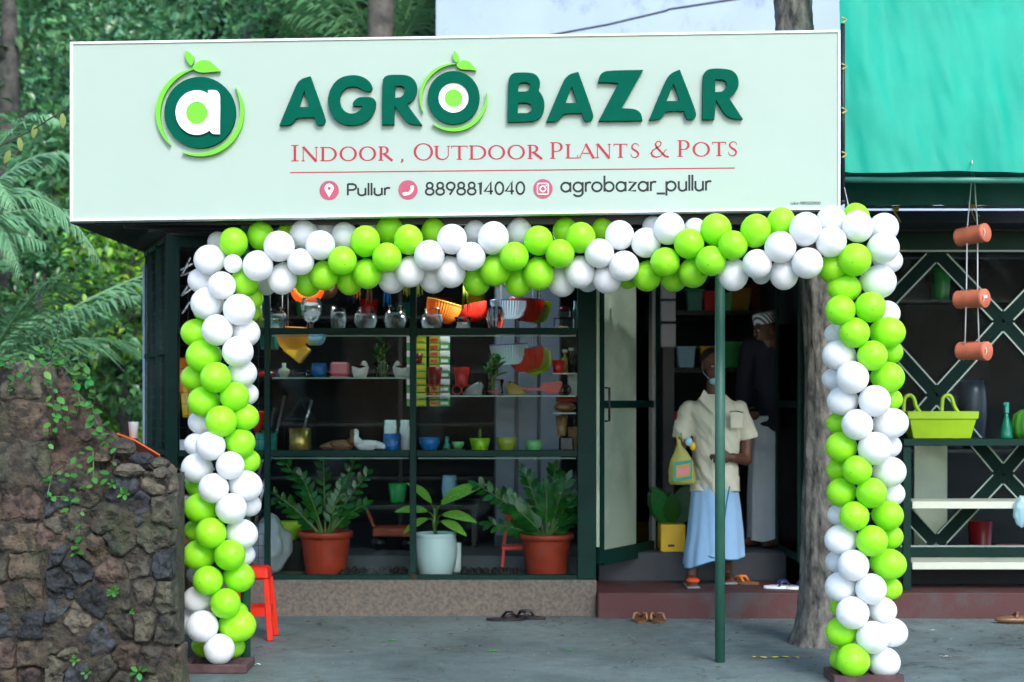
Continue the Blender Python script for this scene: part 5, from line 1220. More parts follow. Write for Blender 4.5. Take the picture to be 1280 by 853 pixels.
def frog(label, x, mat, flip):
    k = SC(.16); c = Vector((X(x, .16), .16, ZB2)); s = -1 if flip else 1; t = thing('glass_frog', label, 'figurine', c)
    prof = [(-13, 0), (-12.5, 4), (-6, 10), (2, 15.5), (7, 17), (10, 16), (13, 12), (12, 7), (10.5, 3), (11, 0)]
    vs = []; n = len(prof)
    for dy, sc_ in ((-.03, .82), (-.016, 1), (.016, 1), (.03, .82)):
        for px_, pz in prof: vs.append(c + Vector((px_ * k * s * sc_, dy, max(0.001, pz * k * sc_))))
    fs = [tuple(range(n)), tuple(range(4 * n - 1, 3 * n - 1, -1))] + [(j * n + i, j * n + (i + 1) % n, (j + 1) * n + (i + 1) % n, (j + 1) * n + i) for j in range(3) for i in range(n)]
    MB().add(vs, fs, True).build('body', mat, t); 
    for dy in (-.018, .018): MB().ell(c + Vector((7 * k * s, dy, 16.5 * k)), .008, 8, 6).build('eye', 'p_black', t)
frog('silver frog figurine left of the bamboo vase', 592, 'p_grey', False); frog('gold frog figurine right of the bamboo vase', 645, 'p_gold', True)
t = vessel('glass_vase', 'glass vase of lucky bamboo with coloured pebbles between the frogs', 'vase', 618.5, ZB2, 24, 20, [(.9, 0), (.85, .4), (.82, .6), (1, 1)], 'thin_glass'); bamboo(t, 618, ZB2, 442, 6)
mb = MB(); c = wloc(t)
for q in range(30): a = random.uniform(0, 6.3); r = .05 * math.sqrt(random.random()); mb.ell(c + Vector((r * math.cos(a), r * math.sin(a), .008 + .01 * (q % 3))), .007, 6, 4)
mb.build('pebbles', 'p_pink', t)
t = thing('toy_cart', 'small red toy cannon cart with black spoked wheel on the second shelf', 'toy', (X(690, .16), .16, ZB2)); c = wloc(t); k = SC(.16)
MB().prism([(c.x - 37 * k, c.z + 9 * k), (c.x - 15 * k, c.z + 9 * k), (c.x - 12 * k, c.z + 15 * k), (c.x + 12 * k, c.z + 18 * k), (c.x + 14 * k, c.z + 5 * k), (c.x - 4 * k, c.z + 2 * k), (c.x - 10 * k, c.z + 6 * k), (c.x - 37 * k, c.z + 7 * k)], .14, .18).build('body', 'p_red', t)
for dy in (.125, .19):
    cc = Vector((c.x + 17 * k, dy, c.z + 6.8 * k)); wh = MB().tube([cc + Vector((6 * k * math.cos(a), 0, 6 * k * math.sin(a))) for a in [2 * PI * i / 18 for i in range(19)]], .005, 6).build('wheel', 'p_black', t)
    mb = MB()
    for q in range(4): a = PI * q / 4; d = Vector((6 * k * math.cos(a), 0, 6 * k * math.sin(a))); mb.tube([cc - d, cc + d], .0022, 4)
    mb.build('spokes', 'p_black', wh)
vessel('red_cup', 'red cup on the small upper side shelf', 'cup', 698, Z(466.5, .05) + .001, 17, 16, TAP, 'p_red')
for x, y, h, m_, lab in ((706, 466, 26, 'p_gold', 'brown glass bottle on the small side shelf'), (714, 466, 28, 'p_black', 'dark bottle at the right end of the small side shelf')):
    t = vessel('bottle', lab, 'bottle', x, Z(466.5, .05) + .001, 8, h, [(1, 0), (1, .7), (.4, .82), (.4, 1)], m_, .26, hollow=False); MB().lathe([(.018, 0), (.018, .02)], wloc(t) + Vector((0, 0, h * SC(.26) + .001)), 10).build('cap', 'p_white', t)
vessel('white_tube', 'white tube standing behind the toy cart', 'tube', 716, ZB2, 13, 27, CYL, 'p_white', .28, hollow=False)
t = thing('pebble', 'smooth grey brown stone on the lower side shelf', 'stone', (X(706, .16), .16, Z(516, .05))); MB().ell(wloc(t) + Vector((0, 0, .036)), (.075, .05, .034), 14, 10).build('body', 'p_brown', t)
vessel('red_tray', 'red tray stacked above the smooth stone', 'tray', 708, Z(503, .05), 26, 7, CYL, 'p_red', .3)
for q, (x, y, w, h, m_, lab) in enumerate(((702, 547, 15, 25, 'p_cork', 'small cork tapered pot stacked left on the third shelf end'), (716, 545, 13, 30, 'p_cork', 'tall cork tapered pot at the right end of third shelf'))):
    t = vessel('cork_pot', lab, 'pot', x, ZC_ + (.10 if q == 0 else .0), w, h, TAP, m_, .26)
t = thing('black_box', 'glossy black cube planter at the right end of the third shelf', 'planter', (X(708, .16), .16, ZC_)); c = wloc(t); MB().box(c.x - .05, c.x + .05, .11, .21, c.z, c.z + .098).build('body', 'p_black', t, bevel=.012)
# shelf three
t = vessel('planter', 'teal textured pot with a small plant at left of the third shelf', 'pot', 333, ZC_, 27, 23, CYL, 'p_teal', rib=.02, ribn=14, n=42, filler='soil'); c = wloc(t)
for q in range(9): a = 2 * PI * q / 9; inst('leaf', ZL, t, leaf_mtx(c + Vector((.01 * math.cos(a), .01 * math.sin(a), .10)), Vector((math.cos(a), math.sin(a), .7)), Vector((0, 0, 1)), .08))
t = vessel('gold_pot', 'gold metallic cylinder pot in a wire lantern frame', 'pot', 375, ZC_, 27, 29, CYL, M('gold_metal', C(190, 165, 90), .35, var=.1, metal=.7)); c = wloc(t); k = SC(.16)
mb = MB(); ap_ = c + Vector((0, 0, 64 * k))
for sx in (-1, 1):
    for sy in (-1, 1):
        b = c + Vector((sx * 17 * k, sy * 17 * k, 0)); mb.tube([b, b + Vector((0, 0, 40 * k)), ap_], .003, 5)
for z in (.003, 40 * k):
    e = [c + Vector((sx * 17 * k, sy * 17 * k, z)) for sx, sy in ((-1, -1), (1, -1), (1, 1), (-1, 1), (-1, -1))]; mb.tube(e, .003, 5)
mb.build('wire_frame', 'dark_metal', t); MB().tube([c + Vector((.02, 0, .12)), c + Vector((.08, -.01, .34))], .010, 8).build('rod', 'steel', t)
def dove(label, x, mat, flip, hm):
    k = SC(.16); c = Vector((X(x, .16), .16, ZC_)); s = -1 if flip else 1; t = thing('dove_figurine', label, 'figurine', c)
    mb = MB(); mb.ell(c + Vector((0, 0, .038)), (.075, .042, .038), 16, 10); mb.tube([c + Vector((s * .05, 0, .05)), c + Vector((s * .075, 0, .09)), c + Vector((s * .07, 0, .125))], [.034, .024, .020], 10); mb.ell(c + Vector((s * .074, 0, .128)), (.024, .021, .021), 12, 8)
    mb.tube([c + Vector((-s * .05, 0, .045)), c + Vector((-s * .12, 0, .03)), c + Vector((-s * .15, 0, .03))], [.03, .02, .006], 10); mb.build('body', mat, t)
    MB().lathe([(.007, 0), (.001, .02)], c + Vector((s * .094, 0, .127)), 8, axis=(s, 0, -.2)).build('beak', hm, t); MB().ell(c + Vector((-s * .02, -.03, .05)), (.06, .016, .026), 12, 8).build('wing', mat, t)
dove('brown headed speckled dove figurine facing the white dove', 428, 'p_brown', False, 'p_darkred'); dove('white dove figurine on the third shelf', 458, 'p_white', True, 'p_cream')
t = vessel('blue_mug', 'square blue pot with a smiling face on the third shelf', 'pot', 490, ZC_, 22, 22, CYL, 'p_blue', n=4); c = wloc(t)
MB().tube([c + Vector((.035 * math.cos(a), -.052, .065 + .03 * math.sin(a))) for a in [PI + PI * i / 10 for i in range(11)]], .002, 4).build('smile', 'p_sky', t)
vessel('white_jar', 'white lidded jar behind the blue face pot', 'jar', 488, ZC_, 16, 38, [(1, 0), (1, .8), (.9, .82), (.9, 1)], 'p_white', .28, hollow=False); vessel('white_jar', 'second white jar close to the window mullion', 'jar', 506, ZC_, 13, 38, [(1, 0), (1, .75), (.85, .8), (.85, 1)], 'p_white', .28, hollow=False)
vessel('blue_planter', 'bright blue faceted pot right of the mullion on the third shelf', 'pot', 537, ZC_, 27, 17, CUP, 'p_blue', n=10, filler='soil')
t = thing('figurine', 'small seated figurine beside a mint bowl on a brown tray', 'figurine', (X(567, .16), .16, ZC_)); c = wloc(t)
MB().lathe([(.07, 0), (.078, .012), (.07, .014)], c, 20).build('tray', 'p_brown', t); MB().lathe([(.022, .015), (.026, .03), (.018, .055), (.010, .062), (.016, .075), (.014, .09), (.002, .1)], c + Vector((-.045, 0, 0)), 14).build('figure', 'p_teal', t); MB().lathe([(.02, .015), (.04, .04), (.042, .062), (.038, .062), (.03, .03)], c + Vector((.028, 0, 0)), 18).build('bowl', 'p_mint', t)
t = vessel('lime_planter', 'square lime green pot with a tiny cactus', 'pot', 600, ZC_, 26, 16, TAP, 'p_lime', n=4, filler='soil'); c = wloc(t); MB().ell(c + Vector((0, 0, .115)), (.013, .013, .038), 10, 8).build('cactus', 'stem', t)
vessel('olive_planter', 'olive yellow faceted pot on the third shelf', 'pot', 633, ZC_, 27, 17, CUP, 'p_olive', n=8, filler='soil'); vessel('mint_planter', 'small round mint green pot on the third shelf', 'pot', 667, ZC_, 21, 14, RND, 'p_mint', filler='soil')
# bottom of the window: potted plants
POTT = [(.70, 0), (.72, .02), (.9, .84), (.91, .86), (1.0, .87), (1.0, .97), (.98, 1.0)]
def zz(t, c, stems, nleaf, size):
    for (dx, dy, dz, bend) in stems:
        p0 = c + Vector((dx * .08, dy * .08, 0)); p2 = c + Vector((dx, dy, dz)); p1 = p0.lerp(p2, .5) + Vector((-dx * bend, -dy * bend, dz * .12)); P = [p0.lerp(p1, u).lerp(p1.lerp(p2, u), u) for u in [i / 12 for i in range(13)]]
        st = MB().tube(P, [.008 * (1 - .6 * i / 12) for i in range(13)], 6).build('stem', 'stem', t); tg_ = (P[-1] - P[0])
        for i in range(nleaf):
            u = .25 + .74 * i / (nleaf - 1); j = min(11, int(u * 12)); q = P[j].lerp(P[j + 1], u * 12 - j); tg = (P[j + 1] - P[j]).normalized(); sd = tg.cross(Vector((0, -1, .25))).normalized()
            d = sd * (1 if i % 2 else -1) * .8 + tg * .75 + Vector((0, random.uniform(-.35, .15), random.uniform(-.1, .2)))
            inst('leaf', ZL, st, leaf_mtx(q, d, Vector((0, -.8, .6)), size * random.uniform(.8, 1.15) * (1.1 - .35 * u)))
        inst('leaf', ZL, st, leaf_mtx(P[-1], P[-1] - P[-2], Vector((0, -.8, .5)), size * .8))
Yp = .30; k = SC(Yp)
t = vessel('potted_plant', 'glossy green plant with upright fronds in a ribbed terracotta plastic pot', 'potted plant', 407, ZD, 68, 54, POTT, 'terracotta_dark', Yp, n=72, rib=.012, ribn=24, part='pot', filler='soil'); c = wloc(t) + Vector((0, 0, .25))
zz(t, c, [(-.42, -.02, .34, .1), (-.28, .05, .50, .1), (-.16, -.03, .42, .05), (-.02, .04, .52, .02), (.12, -.05, .36, .05), (.22, 0, .56, .08), (.28, -.04, .42, .1), (.26, .02, .22, .2), (-.34, .02, .24, .2)], 13, .085)
t = vessel('potted_plant', 'glossy dark fern like plant in a wide terracotta plastic pot at right', 'potted plant', 683, ZD, 68, 51, POTT, 'terracotta_dark', Yp, n=72, rib=.008, ribn=30, part='pot', filler='soil'); c = wloc(t) + Vector((0, 0, .24))
zz(t, c, [(-.46, -.04, .36, .12), (-.30, .02, .30, .1), (-.38, .0, .10, .3), (-.14, 0, .44, .05), (.0, -.04, .34, .02), (.06, .05, .46, 0), (.14, -.03, .40, .04), (.19, .0, .28, .1), (-.2, -.08, .2, .1), (.17, .02, .14, .2)], 15, .10)
t = vessel('potted_plant', 'broad leaved plant in a pale blue ribbed ceramic pot behind the mullion', 'potted plant', 545, ZD, 53, 52, [(.72, 0), (.8, .04), (.96, .35), (1, .6), (.95, .86), (.93, .9), (.97, .94), (.95, 1)], M('pale_ceramic', C(205, 226, 228), .35, var=.04), Yp, n=64, rib=.012, ribn=32, part='pot', filler='soil'); c = wloc(t) + Vector((0, 0, .25))
st = MB().tube([c, c + Vector((-.015, 0, .1)), c + Vector((-.005, 0, .2))], [.014, .012, .009], 8).build('stem', 'stem', t)
for d, s, z, cu in ((Vector((-1, -.35, .35)), .20, .13, 1), (Vector((.85, -.2, .75)), .30, .16, 1), (Vector((1, -.5, .15)), .22, .12, 1), (Vector((.75, -.6, -.1)), .19, .09, 1), (Vector((-.5, -.5, .9)), .2, .16, 1), (Vector((-.9, -.4, -.2)), .17, .11, 1)):
    q = c + Vector((-.005, 0, z)); e = q + d.normalized() * .06 + Vector((0, 0, .03)); MB().tube([q - Vector((0, 0, .03)), q.lerp(e, .5) + Vector((0, 0, .008)), e], [.007, .005, .003], 6).build('petiole', 'stem', t)
    inst('leaf', DL, st, leaf_mtx(e, d, Vector((0, -.6, .8)), s))
for x0, x1, lab in ((425, 468, 'black seedling tray beside the ribbed terracotta pot'), (470, 508, 'black seedling tray left of the window mullion'), (575, 612, 'black seedling tray right of the pale blue pot'), (614, 648, 'black seedling tray left of the right terracotta pot')):
    Y0, Y1 = .12, .36; t = thing('seedling_tray', lab, 'tray', (X((x0 + x1) / 2, .2), .24, ZD), 'seedling trays in the window'); xa, xb = X(x0, .2), X(x1, .2)
    MB().box(xa, xb, Y0, Y1, ZD, ZD + .03).build('tray', 'p_black', t, bevel=.004); mb = MB()
    for i in range(4):
        for j in range(4): mb.ell((xa + (xb - xa) * (i + .5) / 4, Y0 + (Y1 - Y0) * (j + .5) / 4, ZD + .034), (.021, .024, random.uniform(.008, .02)), 7, 5)
    mb.build('soil', 'soil', t)
# plastic bag and clutter behind the left balloon column
t = thing('plastic_bag', 'crumpled grey plastic bag behind the left balloon column', 'bag', (X(337, .3), .3, ZD)); c = wloc(t); bm = bmesh.new(); bmesh.ops.create_icosphere(bm, subdivisions=4, radius=1); vv = []
for v in bm.verts:
    f = 1 + .22 * noise.fractal(v.co * 2.2, 1, 2, 4); z = (v.co.z + 1) * .19; tap = 1 - .45 * max(0, v.co.z); vv.append(c + Vector((v.co.x * .15 * f * tap, v.co.y * .13 * f * tap, max(.001, z * (1 + .1 * f)))))
MB().add(vv, [tuple(v.index for v in f.verts) for f in bm.faces], True).build('body', 'bag_plastic', t); bm.free()
vessel('lime_bowl', 'lime green bowl behind the grey plastic bag', 'bowl', 362, ZD + .2, 32, 24, CUP, 'p_lightlime', .62); MB().box(X(345, .6), X(380, .6), .5, .8, ZD, ZD + .199).build('crate', 'p_black')
bpy.data.objects['crate']['label'] = 'black crate carrying the lime green bowl'; bpy.data.objects['crate']['category'] = 'crate'
t = thing('toy_chair', 'small red plastic toy chair between the pale pot and the right pot', 'chair', (X(648, .5), .5, ZD)); c = wloc(t)
for dx, dy in ((-.1, -.05), (.06, -.05), (-.1, .1), (.06, .1)): MB().bar(c + Vector((dx * 1.15, dy, 0)), c + Vector((dx, dy, .15)), .018, .018).build('leg', 'red_plastic', t)
MB().box(c.x - .115, c.x + .08, .44, .62, c.z + .15, c.z + .175).build('seat', 'red_plastic', t, bevel=.004); MB().bar(c + Vector((-.1, .1, .17)), c + Vector((-.07, .12, .44)), .02, .02).build('back_post', 'red_plastic', t); MB().bar(c + Vector((.06, .1, .17)), c + Vector((.09, .12, .44)), .02, .02).build('back_post', 'red_plastic', t); MB().box(c.x - .09, c.x + .1, .61, .63, c.z + .32, c.z + .45).build('backrest', 'red_plastic', t)
# ---- interior furniture and stock (dim)
t = thing('steel_cabinet', 'tall blue grey steel cabinet standing inside the window at right', 'cabinet', (X(660, 1.2), 1.2, .34)); c = wloc(t)
MB().box(X(618, 1.2), X(702, 1.2), 1.2, 1.6, .341, 2.3).build('body', 'p_darkblue', t, bevel=.005)
for x in (620, 648, 676): MB().box(X(x, 1.2), X(x + 24, 1.2), 1.175, 1.199, .42, 2.25).build('door_panel', M('cabinet_paint', C(96, 112, 132), .4, var=.08) if 'cabinet_paint' not in MAT else 'cabinet_paint', t, bevel=.006)
t = thing('stock_rack', 'dark shelving rack along the back wall behind the window', 'rack', (-1.0, 2.9, .34))
for z in (.75, 1.2, 1.65, 2.1): MB().box(-2.3, .4, 2.75, 3.2, z, z + .025).build('shelf', 'dark_metal', t)
for x in (-2.3, -.95, .37): MB().box(x, x + .03, 2.73, 2.748, .341, 2.4).build('upright', 'dark_metal', t)
names = ['p_teal', 'p_red', 'p_green', 'p_yellow', 'p_white', 'p_brown', 'p_blue', 'p_orange', 'p_mint', 'p_grey']; words_ = ['teal', 'red', 'green', 'yellow', 'white', 'brown', 'blue', 'orange', 'mint', 'grey']; ordn = ['bottom', 'second', 'third', 'top']
nth = ['', 'leftmost', 'second from left', 'third from left', 'fourth from left', 'fifth from left', 'sixth from left', 'seventh from left', 'eighth from left', 'ninth from left', 'tenth from left', 'eleventh from left', 'twelfth from left', 'thirteenth from left', 'fourteenth from left']
for zi, z in enumerate((.775, 1.225, 1.675, 2.125)):
    if zi < 3: continue
    x = -2.15; cnt = 0
    while x < .25:
        i = random.choice([0, 1, 2, 3, 6, 6, 0, 2]); w = random.choice([20, 24, 30]); cnt += 1
        vessel('stock_pot', '%s pot, %s on the %s shelf of the back rack' % (words_[i], nth[cnt], ordn[zi]), 'pot', 640 + x * FPX / 12.95, z + .001, w, w * random.uniform(.8, 1.2), TAP, names[i], 2.95, 16, group='pots on the back rack')
        x += w * SC(2.95) + random.uniform(.1, .5)
t = thing('display_table', 'dark low display table inside behind the potted plants', 'table', (-.75, 1.3, .34)); MB().box(-1.3, -.25, 1.1, 1.7, .62, .65).build('top', 'dark_metal', t)
for x in (-1.27, -.28):
    for y in (1.13, 1.67): MB().box(x - .015, x + .015, y - .015, y + .015, .341, .619).build('leg', 'dark_metal', t)
vessel('green_pot', 'bright green pot on the dim table behind the mullion', 'pot', 497, .651, 24, 24, TAP, 'p_green', 1.4); vessel('blue_vase', 'pale blue vase on the dim table right of the mullion', 'vase', 562, .651, 20, 34, OVAL, 'p_sky', 1.4, hollow=False)
vessel('white_canister', 'white canister behind the broad leaved plant', 'canister', 556, ZD, 15, 38, CYL, 'p_white', .46, hollow=False)
vessel('white_canister', 'slimmer white canister right of the one behind the broad leaved plant', 'canister', 570, ZD, 13, 36, CYL, 'p_white', .46, hollow=False)
M('cart_paint', C(150, 62, 28), .6, var=.2)
t = thing('orange_barrow', 'orange plastic tray cart deep inside the window', 'cart', (X(492, 1.0), 1.0, .34)); c = wloc(t); MB().box(c.x - .14, c.x + .16, .85, 1.15, .44, .50).build('tray', 'cart_paint', t, bevel=.01); MB().bar(c + Vector((-.14, 0, .16)), c + Vector((-.2, 0, .30)), .02, .02).build('handle', 'cart_paint', t)
for dx in (-.1, .12): MB().lathe([(.05, -.12), (.05, .12)], c + Vector((dx, 0, .05)), 14, axis=(0, 1, 0)).build('wheel', 'p_black', t)
# tools leaning in the left bay
for i, (x0, y0, x1, y1, lab) in enumerate(((322, 640, 356, 495, 'steel tube leaning behind the left balloon column, longest of the three'), (312, 640, 343, 510, 'steel tube leaning left of the longest tube'), (318, 650, 348, 512, 'dark steel tube between the leaning tubes'))):
    tag(MB().tube([Vector((X(x0 - 15, .5), .45, .24)), at(x1, y1, .7)], .011, 8).build('steel_tube', 'steel' if i < 2 else 'dark_metal'), lab, 'tube', 'leaning steel tubes')
t = thing('red_funnel', 'red plastic scoop hanging in the left bay', 'scoop', at(322, 525, .4)); MB().lathe([(.02, -.09), (.03, -.04), (.06, .05), (.063, .06), (.055, .05)], wloc(t), 16).build('body', 'p_red', t)
for i, (x, y, m_, lab) in enumerate(((238, 500, 'p_yellow', 'yellow ribbed bucket behind the mesh, upper'), (231, 470, 'p_orange', 'orange bucket behind the mesh above the yellow one'))):
    vessel('mesh_bucket', lab, 'bucket', x, Z(y + 22, .3), 26, 44, TAP, m_, .3, group='buckets behind the mesh')
t = thing('white_tub', 'white rectangular tub on a shelf behind the mesh', 'tub', at(226, 570, .3)); c = wloc(t); MB().box(c.x - .06, c.x + .06, .24, .4, c.z, c.z + .11).build('body', 'p_white', t, bevel=.01)
t = thing('bay_rack', 'rack of white wire frames behind the mesh of the left bay', 'rack', (X(270, .4), .4, .24))
for y in (410, 470, 572, 640, 690): MB().box(-2.15, X(329, .3), .2, .55, Z(y, .3) - .015, Z(y, .3)).build('shelf', 'green_paint', t)
for i, (x0, y0, x1, y1) in enumerate(((228, 343, 238, 322), (226, 338, 240, 330), (228, 368, 240, 350), (227, 370, 238, 362), (228, 392, 237, 378), (226, 345, 243, 339))): MB().tube([at(x0, y0, .2), at(x1, y1, .25)], .006, 6).build('wire_frame', 'white_paint', t)
for x, y, m_, w in ((232, 602, 'p_cream', 20), (232, 636, 'p_cream', 22), (230, 680, 'p_brown', 22), (240, 715, 'p_navy', 14)): MB().box(X(x - w / 2, .3), X(x + w / 2, .3), .25, .45, Z(y, .3), Z(y - 16, .3)).build('box', m_, t, bevel=.004)

# ---- doorway interior: shelves of coloured crates
t = thing('crate_rack', 'dark rack of coloured tubs facing the open door', 'rack', (1.6, 2.6, .362))
for y in (555, 460, 388, 300): MB().box(.9, 2.03, 2.4, 2.9, Z(y + 6, 2.4), Z(y, 2.4)).build('shelf', 'dark_metal', t)
cnt = 0
for (x, yb, w, h, m_) in ((868, 387, 20, 25, 'p_teal'), (890, 387, 24, 22, 'p_red'), (925, 387, 24, 26, 'p_yellow'), (950, 387, 26, 30, 'p_darkred'), (973, 387, 22, 30, 'p_olive'), (857, 459, 22, 24, 'p_sky'), (888, 459, 26, 24, 'p_yellow'), (916, 459, 26, 30, 'p_green'), (945, 459, 22, 28, 'p_darkred'), (985, 459, 26, 50, 'p_navy'),
                          (858, 554, 34, 36, 'p_red'), (890, 554, 26, 30, 'p_darkred'), (925, 554, 26, 34, 'p_red'), (985, 554, 24, 34, 'p_brown'), (905, 387, 18, 20, 'p_mint'), (965, 459, 18, 22, 'p_red')):
    cnt += 1; Y = 2.6; k = SC(Y); c = Vector((X(x, Y), Y, Z(yb, 2.4) + .002)); tt = thing('storage_tub', '%s tub, %s row of the rack inside the door, about %s' % (m_[2:].replace('dark', 'dark ').replace('sky', 'pale blue'), {387: 'upper', 459: 'middle', 554: 'lower'}[yb], {0: 'far left', 1: 'left of the pole', 2: 'right of the pole', 3: 'behind the capped man'}[min(3, max(0, (x - 850) // 30))]), 'tub', c, 'coloured tubs inside the door')
    a, b = w / 2 * k, w / 2 * k * .82; hh = h * k
    MB().add([c + Vector(v) for v in ((-b, -b, 0), (b, -b, 0), (b, b, 0), (-b, b, 0), (-a, -a, hh), (a, -a, hh), (a, a, hh), (-a, a, hh))], [(0, 1, 2, 3), (4, 5, 6, 7), (0, 1, 5, 4), (1, 2, 6, 5), (2, 3, 7, 6), (3, 0, 4, 7)]).build('body', m_, tt)
    MB().box(c.x - a - .008, c.x + a + .008, Y - a - .008, Y + a + .008, c.z + hh + .001, c.z + hh + .012).build('rim', m_, tt)
t = thing('white_cabinet', 'grey white stacked drawer boxes just inside the door', 'cabinet', (X(836, 1.5), 1.5, .362)); 
for y0, y1 in ((340, 374), (376, 402), (405, 434)): MB().box(X(827, 1.5), X(845, 1.5), 1.5, 1.8, Z(y1, 1.5), Z(y0, 1.5)).build('drawer', 'p_grey', t, bevel=.004)
MB().box(X(829, 1.5), X(843, 1.5), 1.52, 1.8, .363, Z(434.3, 1.5)).build('stand', 'dark_metal', t)
t = thing('yellow_planter', 'tall square yellow planter beside the man in the doorway', 'planter', (X(841, .62), .75, .166)); c = wloc(t)
MB().box(X(826, .6), X(857, .6), .60, .64 + .2, .362, .362 + .19).build('body', 'p_yellow', t, bevel=.005); MB().box(X(835, .6), X(843, .6), .594, .5985, .395, .412).build('slot', 'p_black', t); 
MB().box(X(828, .6), X(855, .6), .575, .82, .3605 + .0005, .3618).build('tray', 'p_cream', t)
for q in range(8): a = 2 * PI * q / 8; inst('leaf', ZL, t, leaf_mtx(Vector((X(841, .62) + .02 * math.cos(a), .72, .54)), Vector((math.cos(a) * .6, math.sin(a) * .4, 1)), Vector((0, -1, .3)), random.uniform(.2, .34)))

# ---- outdoor display rack at right, with goods
rk = thing('display_rack', 'green metal display rack with cream shelves in front of the lattice glass', 'rack', (X(1200, 0), .1, .165))
zt_ = Z(549, -.02)
for yb, yt in ((.0, .03), (.27, .30)): MB().box(X(1134, 0) - .025, X(1134, 0) + .025, yb, yt, .166, zt_ - .05).build('post', 'green_paint', rk)
MB().box(X(1138, 0) - .05, 4.2, -.02, .31, zt_ - .045, zt_).build('top_shelf', 'green_paint', rk, bevel=.003)
for y in (627, 703): MB().box(X(1140, 0), 4.2, -.01, .30, Z(y + 9, 0), Z(y, 0)).build('shelf', 'p_cream', rk, bevel=.003)
MB().box(4.15, 4.2, .0, .03, .166, zt_ - .05).build('post', 'green_paint', rk)
bk = thing('planter_basket', 'chartreuse plastic basket planter with an arched handle on the display rack', 'basket', (X(1174, .12), .12, zt_ + .001)); c = wloc(bk); k = SC(.05)
def ring(w, d, z): return [(c.x - w, c.y - d, z), (c.x + w, c.y - d, z), (c.x + w, c.y + d, z), (c.x - w, c.y + d, z)]
w0, w1, h1, h2 = 36 * k, 43 * k, 24 * k, 34 * k; vs = ring(w0, .07, c.z) + ring(w1 * .97, .09, c.z + h1) + ring(w1 * 1.02, .098, c.z + h1 + .002) + ring(w1 * 1.04, .1, c.z + h2) + ring(w1 * 1.0, .092, c.z + h2) + ring(w0 * .96, .062, c.z + .012)
MB().add(vs, [(3, 2, 1, 0)] + [(r * 4 + q, r * 4 + (q + 1) % 4, (r + 1) * 4 + (q + 1) % 4, (r + 1) * 4 + q) for r in range(5) for q in range(4)] + [(20, 21, 22, 23)]).build('body', 'lime_plastic', bk, bevel=.004)
for xx in (-44, 4):
    hx = c.x + xx * k; P = [Vector((hx - 1 * k, c.y, c.z + h2 * .9)), Vector((hx, c.y, c.z + 48 * k)), Vector((hx + 3 * k, c.y, c.z + 53 * k)), Vector((hx + 8 * k, c.y, c.z + 54 * k)), Vector((hx + 12 * k, c.y, c.z + 50 * k)), Vector((hx + 15 * k, c.y, c.z + 40 * k)), Vector((hx + 20 * k, c.y, c.z + h2 * .95))]
    Q = [P[0].lerp(P[0], 0)]
    for i in range(len(P) - 1):
        for u in (.25, .5, .75, 1): 
            a_ = [P[max(0, min(len(P) - 1, i + q))] for q in (-1, 0, 1, 2)]; Q.append(.5 * ((2 * a_[1]) + (a_[2] - a_[0]) * u + (2 * a_[0] - 5 * a_[1] + 4 * a_[2] - a_[3]) * u * u + (3 * a_[1] - a_[0] - 3 * a_[2] + a_[3]) * u ** 3))
    MB().tube(Q, .013, 10).build('handle', 'lime_plastic', bk)
t = thing('spray_bottle', 'translucent green spray bottle on the display rack', 'bottle', (X(1258, .1), .1, zt_ + .001)); c = wloc(t)
MB().lathe([(.042, 0), (.044, .01), (.038, .06), (.022, .12), (.014, .15), (.014, .165)], c, 20).build('body', M('green_glassy', C(10, 120, 90), .15, var=0, alpha=.85), t); MB().box(c.x - .012, c.x + .014, .085, .115, c.z + .166, c.z + .24).build('nozzle', 'p_teal', t, bevel=.004); MB().bar(c + Vector((.0, 0, .22)), c + Vector((-.02, -.03, .23)), .016, .016).build('trigger', 'p_teal', t)
t = vessel('cactus_pot', 'ribbed green cactus shaped pot at the right edge of the rack', 'pot', 1284, zt_ + .001, 40, 36, [(.8, 0), (.95, .2), (1, .45), (.85, .8), (.4, 1)], M('cactus_green', C(70, 140, 40), .5, var=.1), .1, n=48, rib=.05, ribn=12, hollow=False)
t = thing('clear_bag', 'clear plastic bag drooping over the middle shelf of the rack', 'bag', at(1278, 640, -.03)); c = wloc(t); bm = bmesh.new(); bmesh.ops.create_icosphere(bm, subdivisions=4, radius=1)
vv = [c + Vector((v.co.x * .055 * (1 + .3 * noise.noise(v.co * 2)), v.co.y * .03, v.co.z * .1 * (1 + .25 * noise.noise(v.co * 2.6)))) for v in bm.verts]; MB().add(vv, [tuple(v.index for v in f.verts) for f in bm.faces], True).build('body', M('bag_blue', C(170, 215, 225), .2, var=.05, alpha=.6, bump=.6, bscale=30), t); bm.free()
# stock behind the lattice glass
for x, w, h, m_, lab, yb in ((1176, 26, 52, 'p_green', 'dim green pot high behind the lattice glass', 375), (1215, 36, 84, 'p_darkblue', 'dim blue sack behind the chartreuse basket', 560), (1225, 30, 60, 'p_darkred', 'dim red tub low behind the lattice glass', 680), (1265, 40, 30, 'p_pink', 'dim pale pink tray low behind the lattice glass', 682)):
    vessel('stored_pot', lab, 'stock', x, Z(yb, 1.2) if lab.find('low') < 0 else .171, w, h, RND if 'sack' in lab else TAP, m_, 1.2)
t = thing('stock_shelf', 'dark shelf behind the lattice glass holding dim stock', 'shelf', (3.2, 1.2, .17))
for y in (376, 561): MB().box(2.4, 4.6, 1.05, 1.4, Z(y, 1.2) - .022, Z(y, 1.2) - .001).build('board', 'dark_metal', t)
for x in (2.4, 4.57): MB().box(x, x + .03, 1.2, 1.25, .171, Z(376, 1.2) - .024).build('upright', 'dark_metal', t)

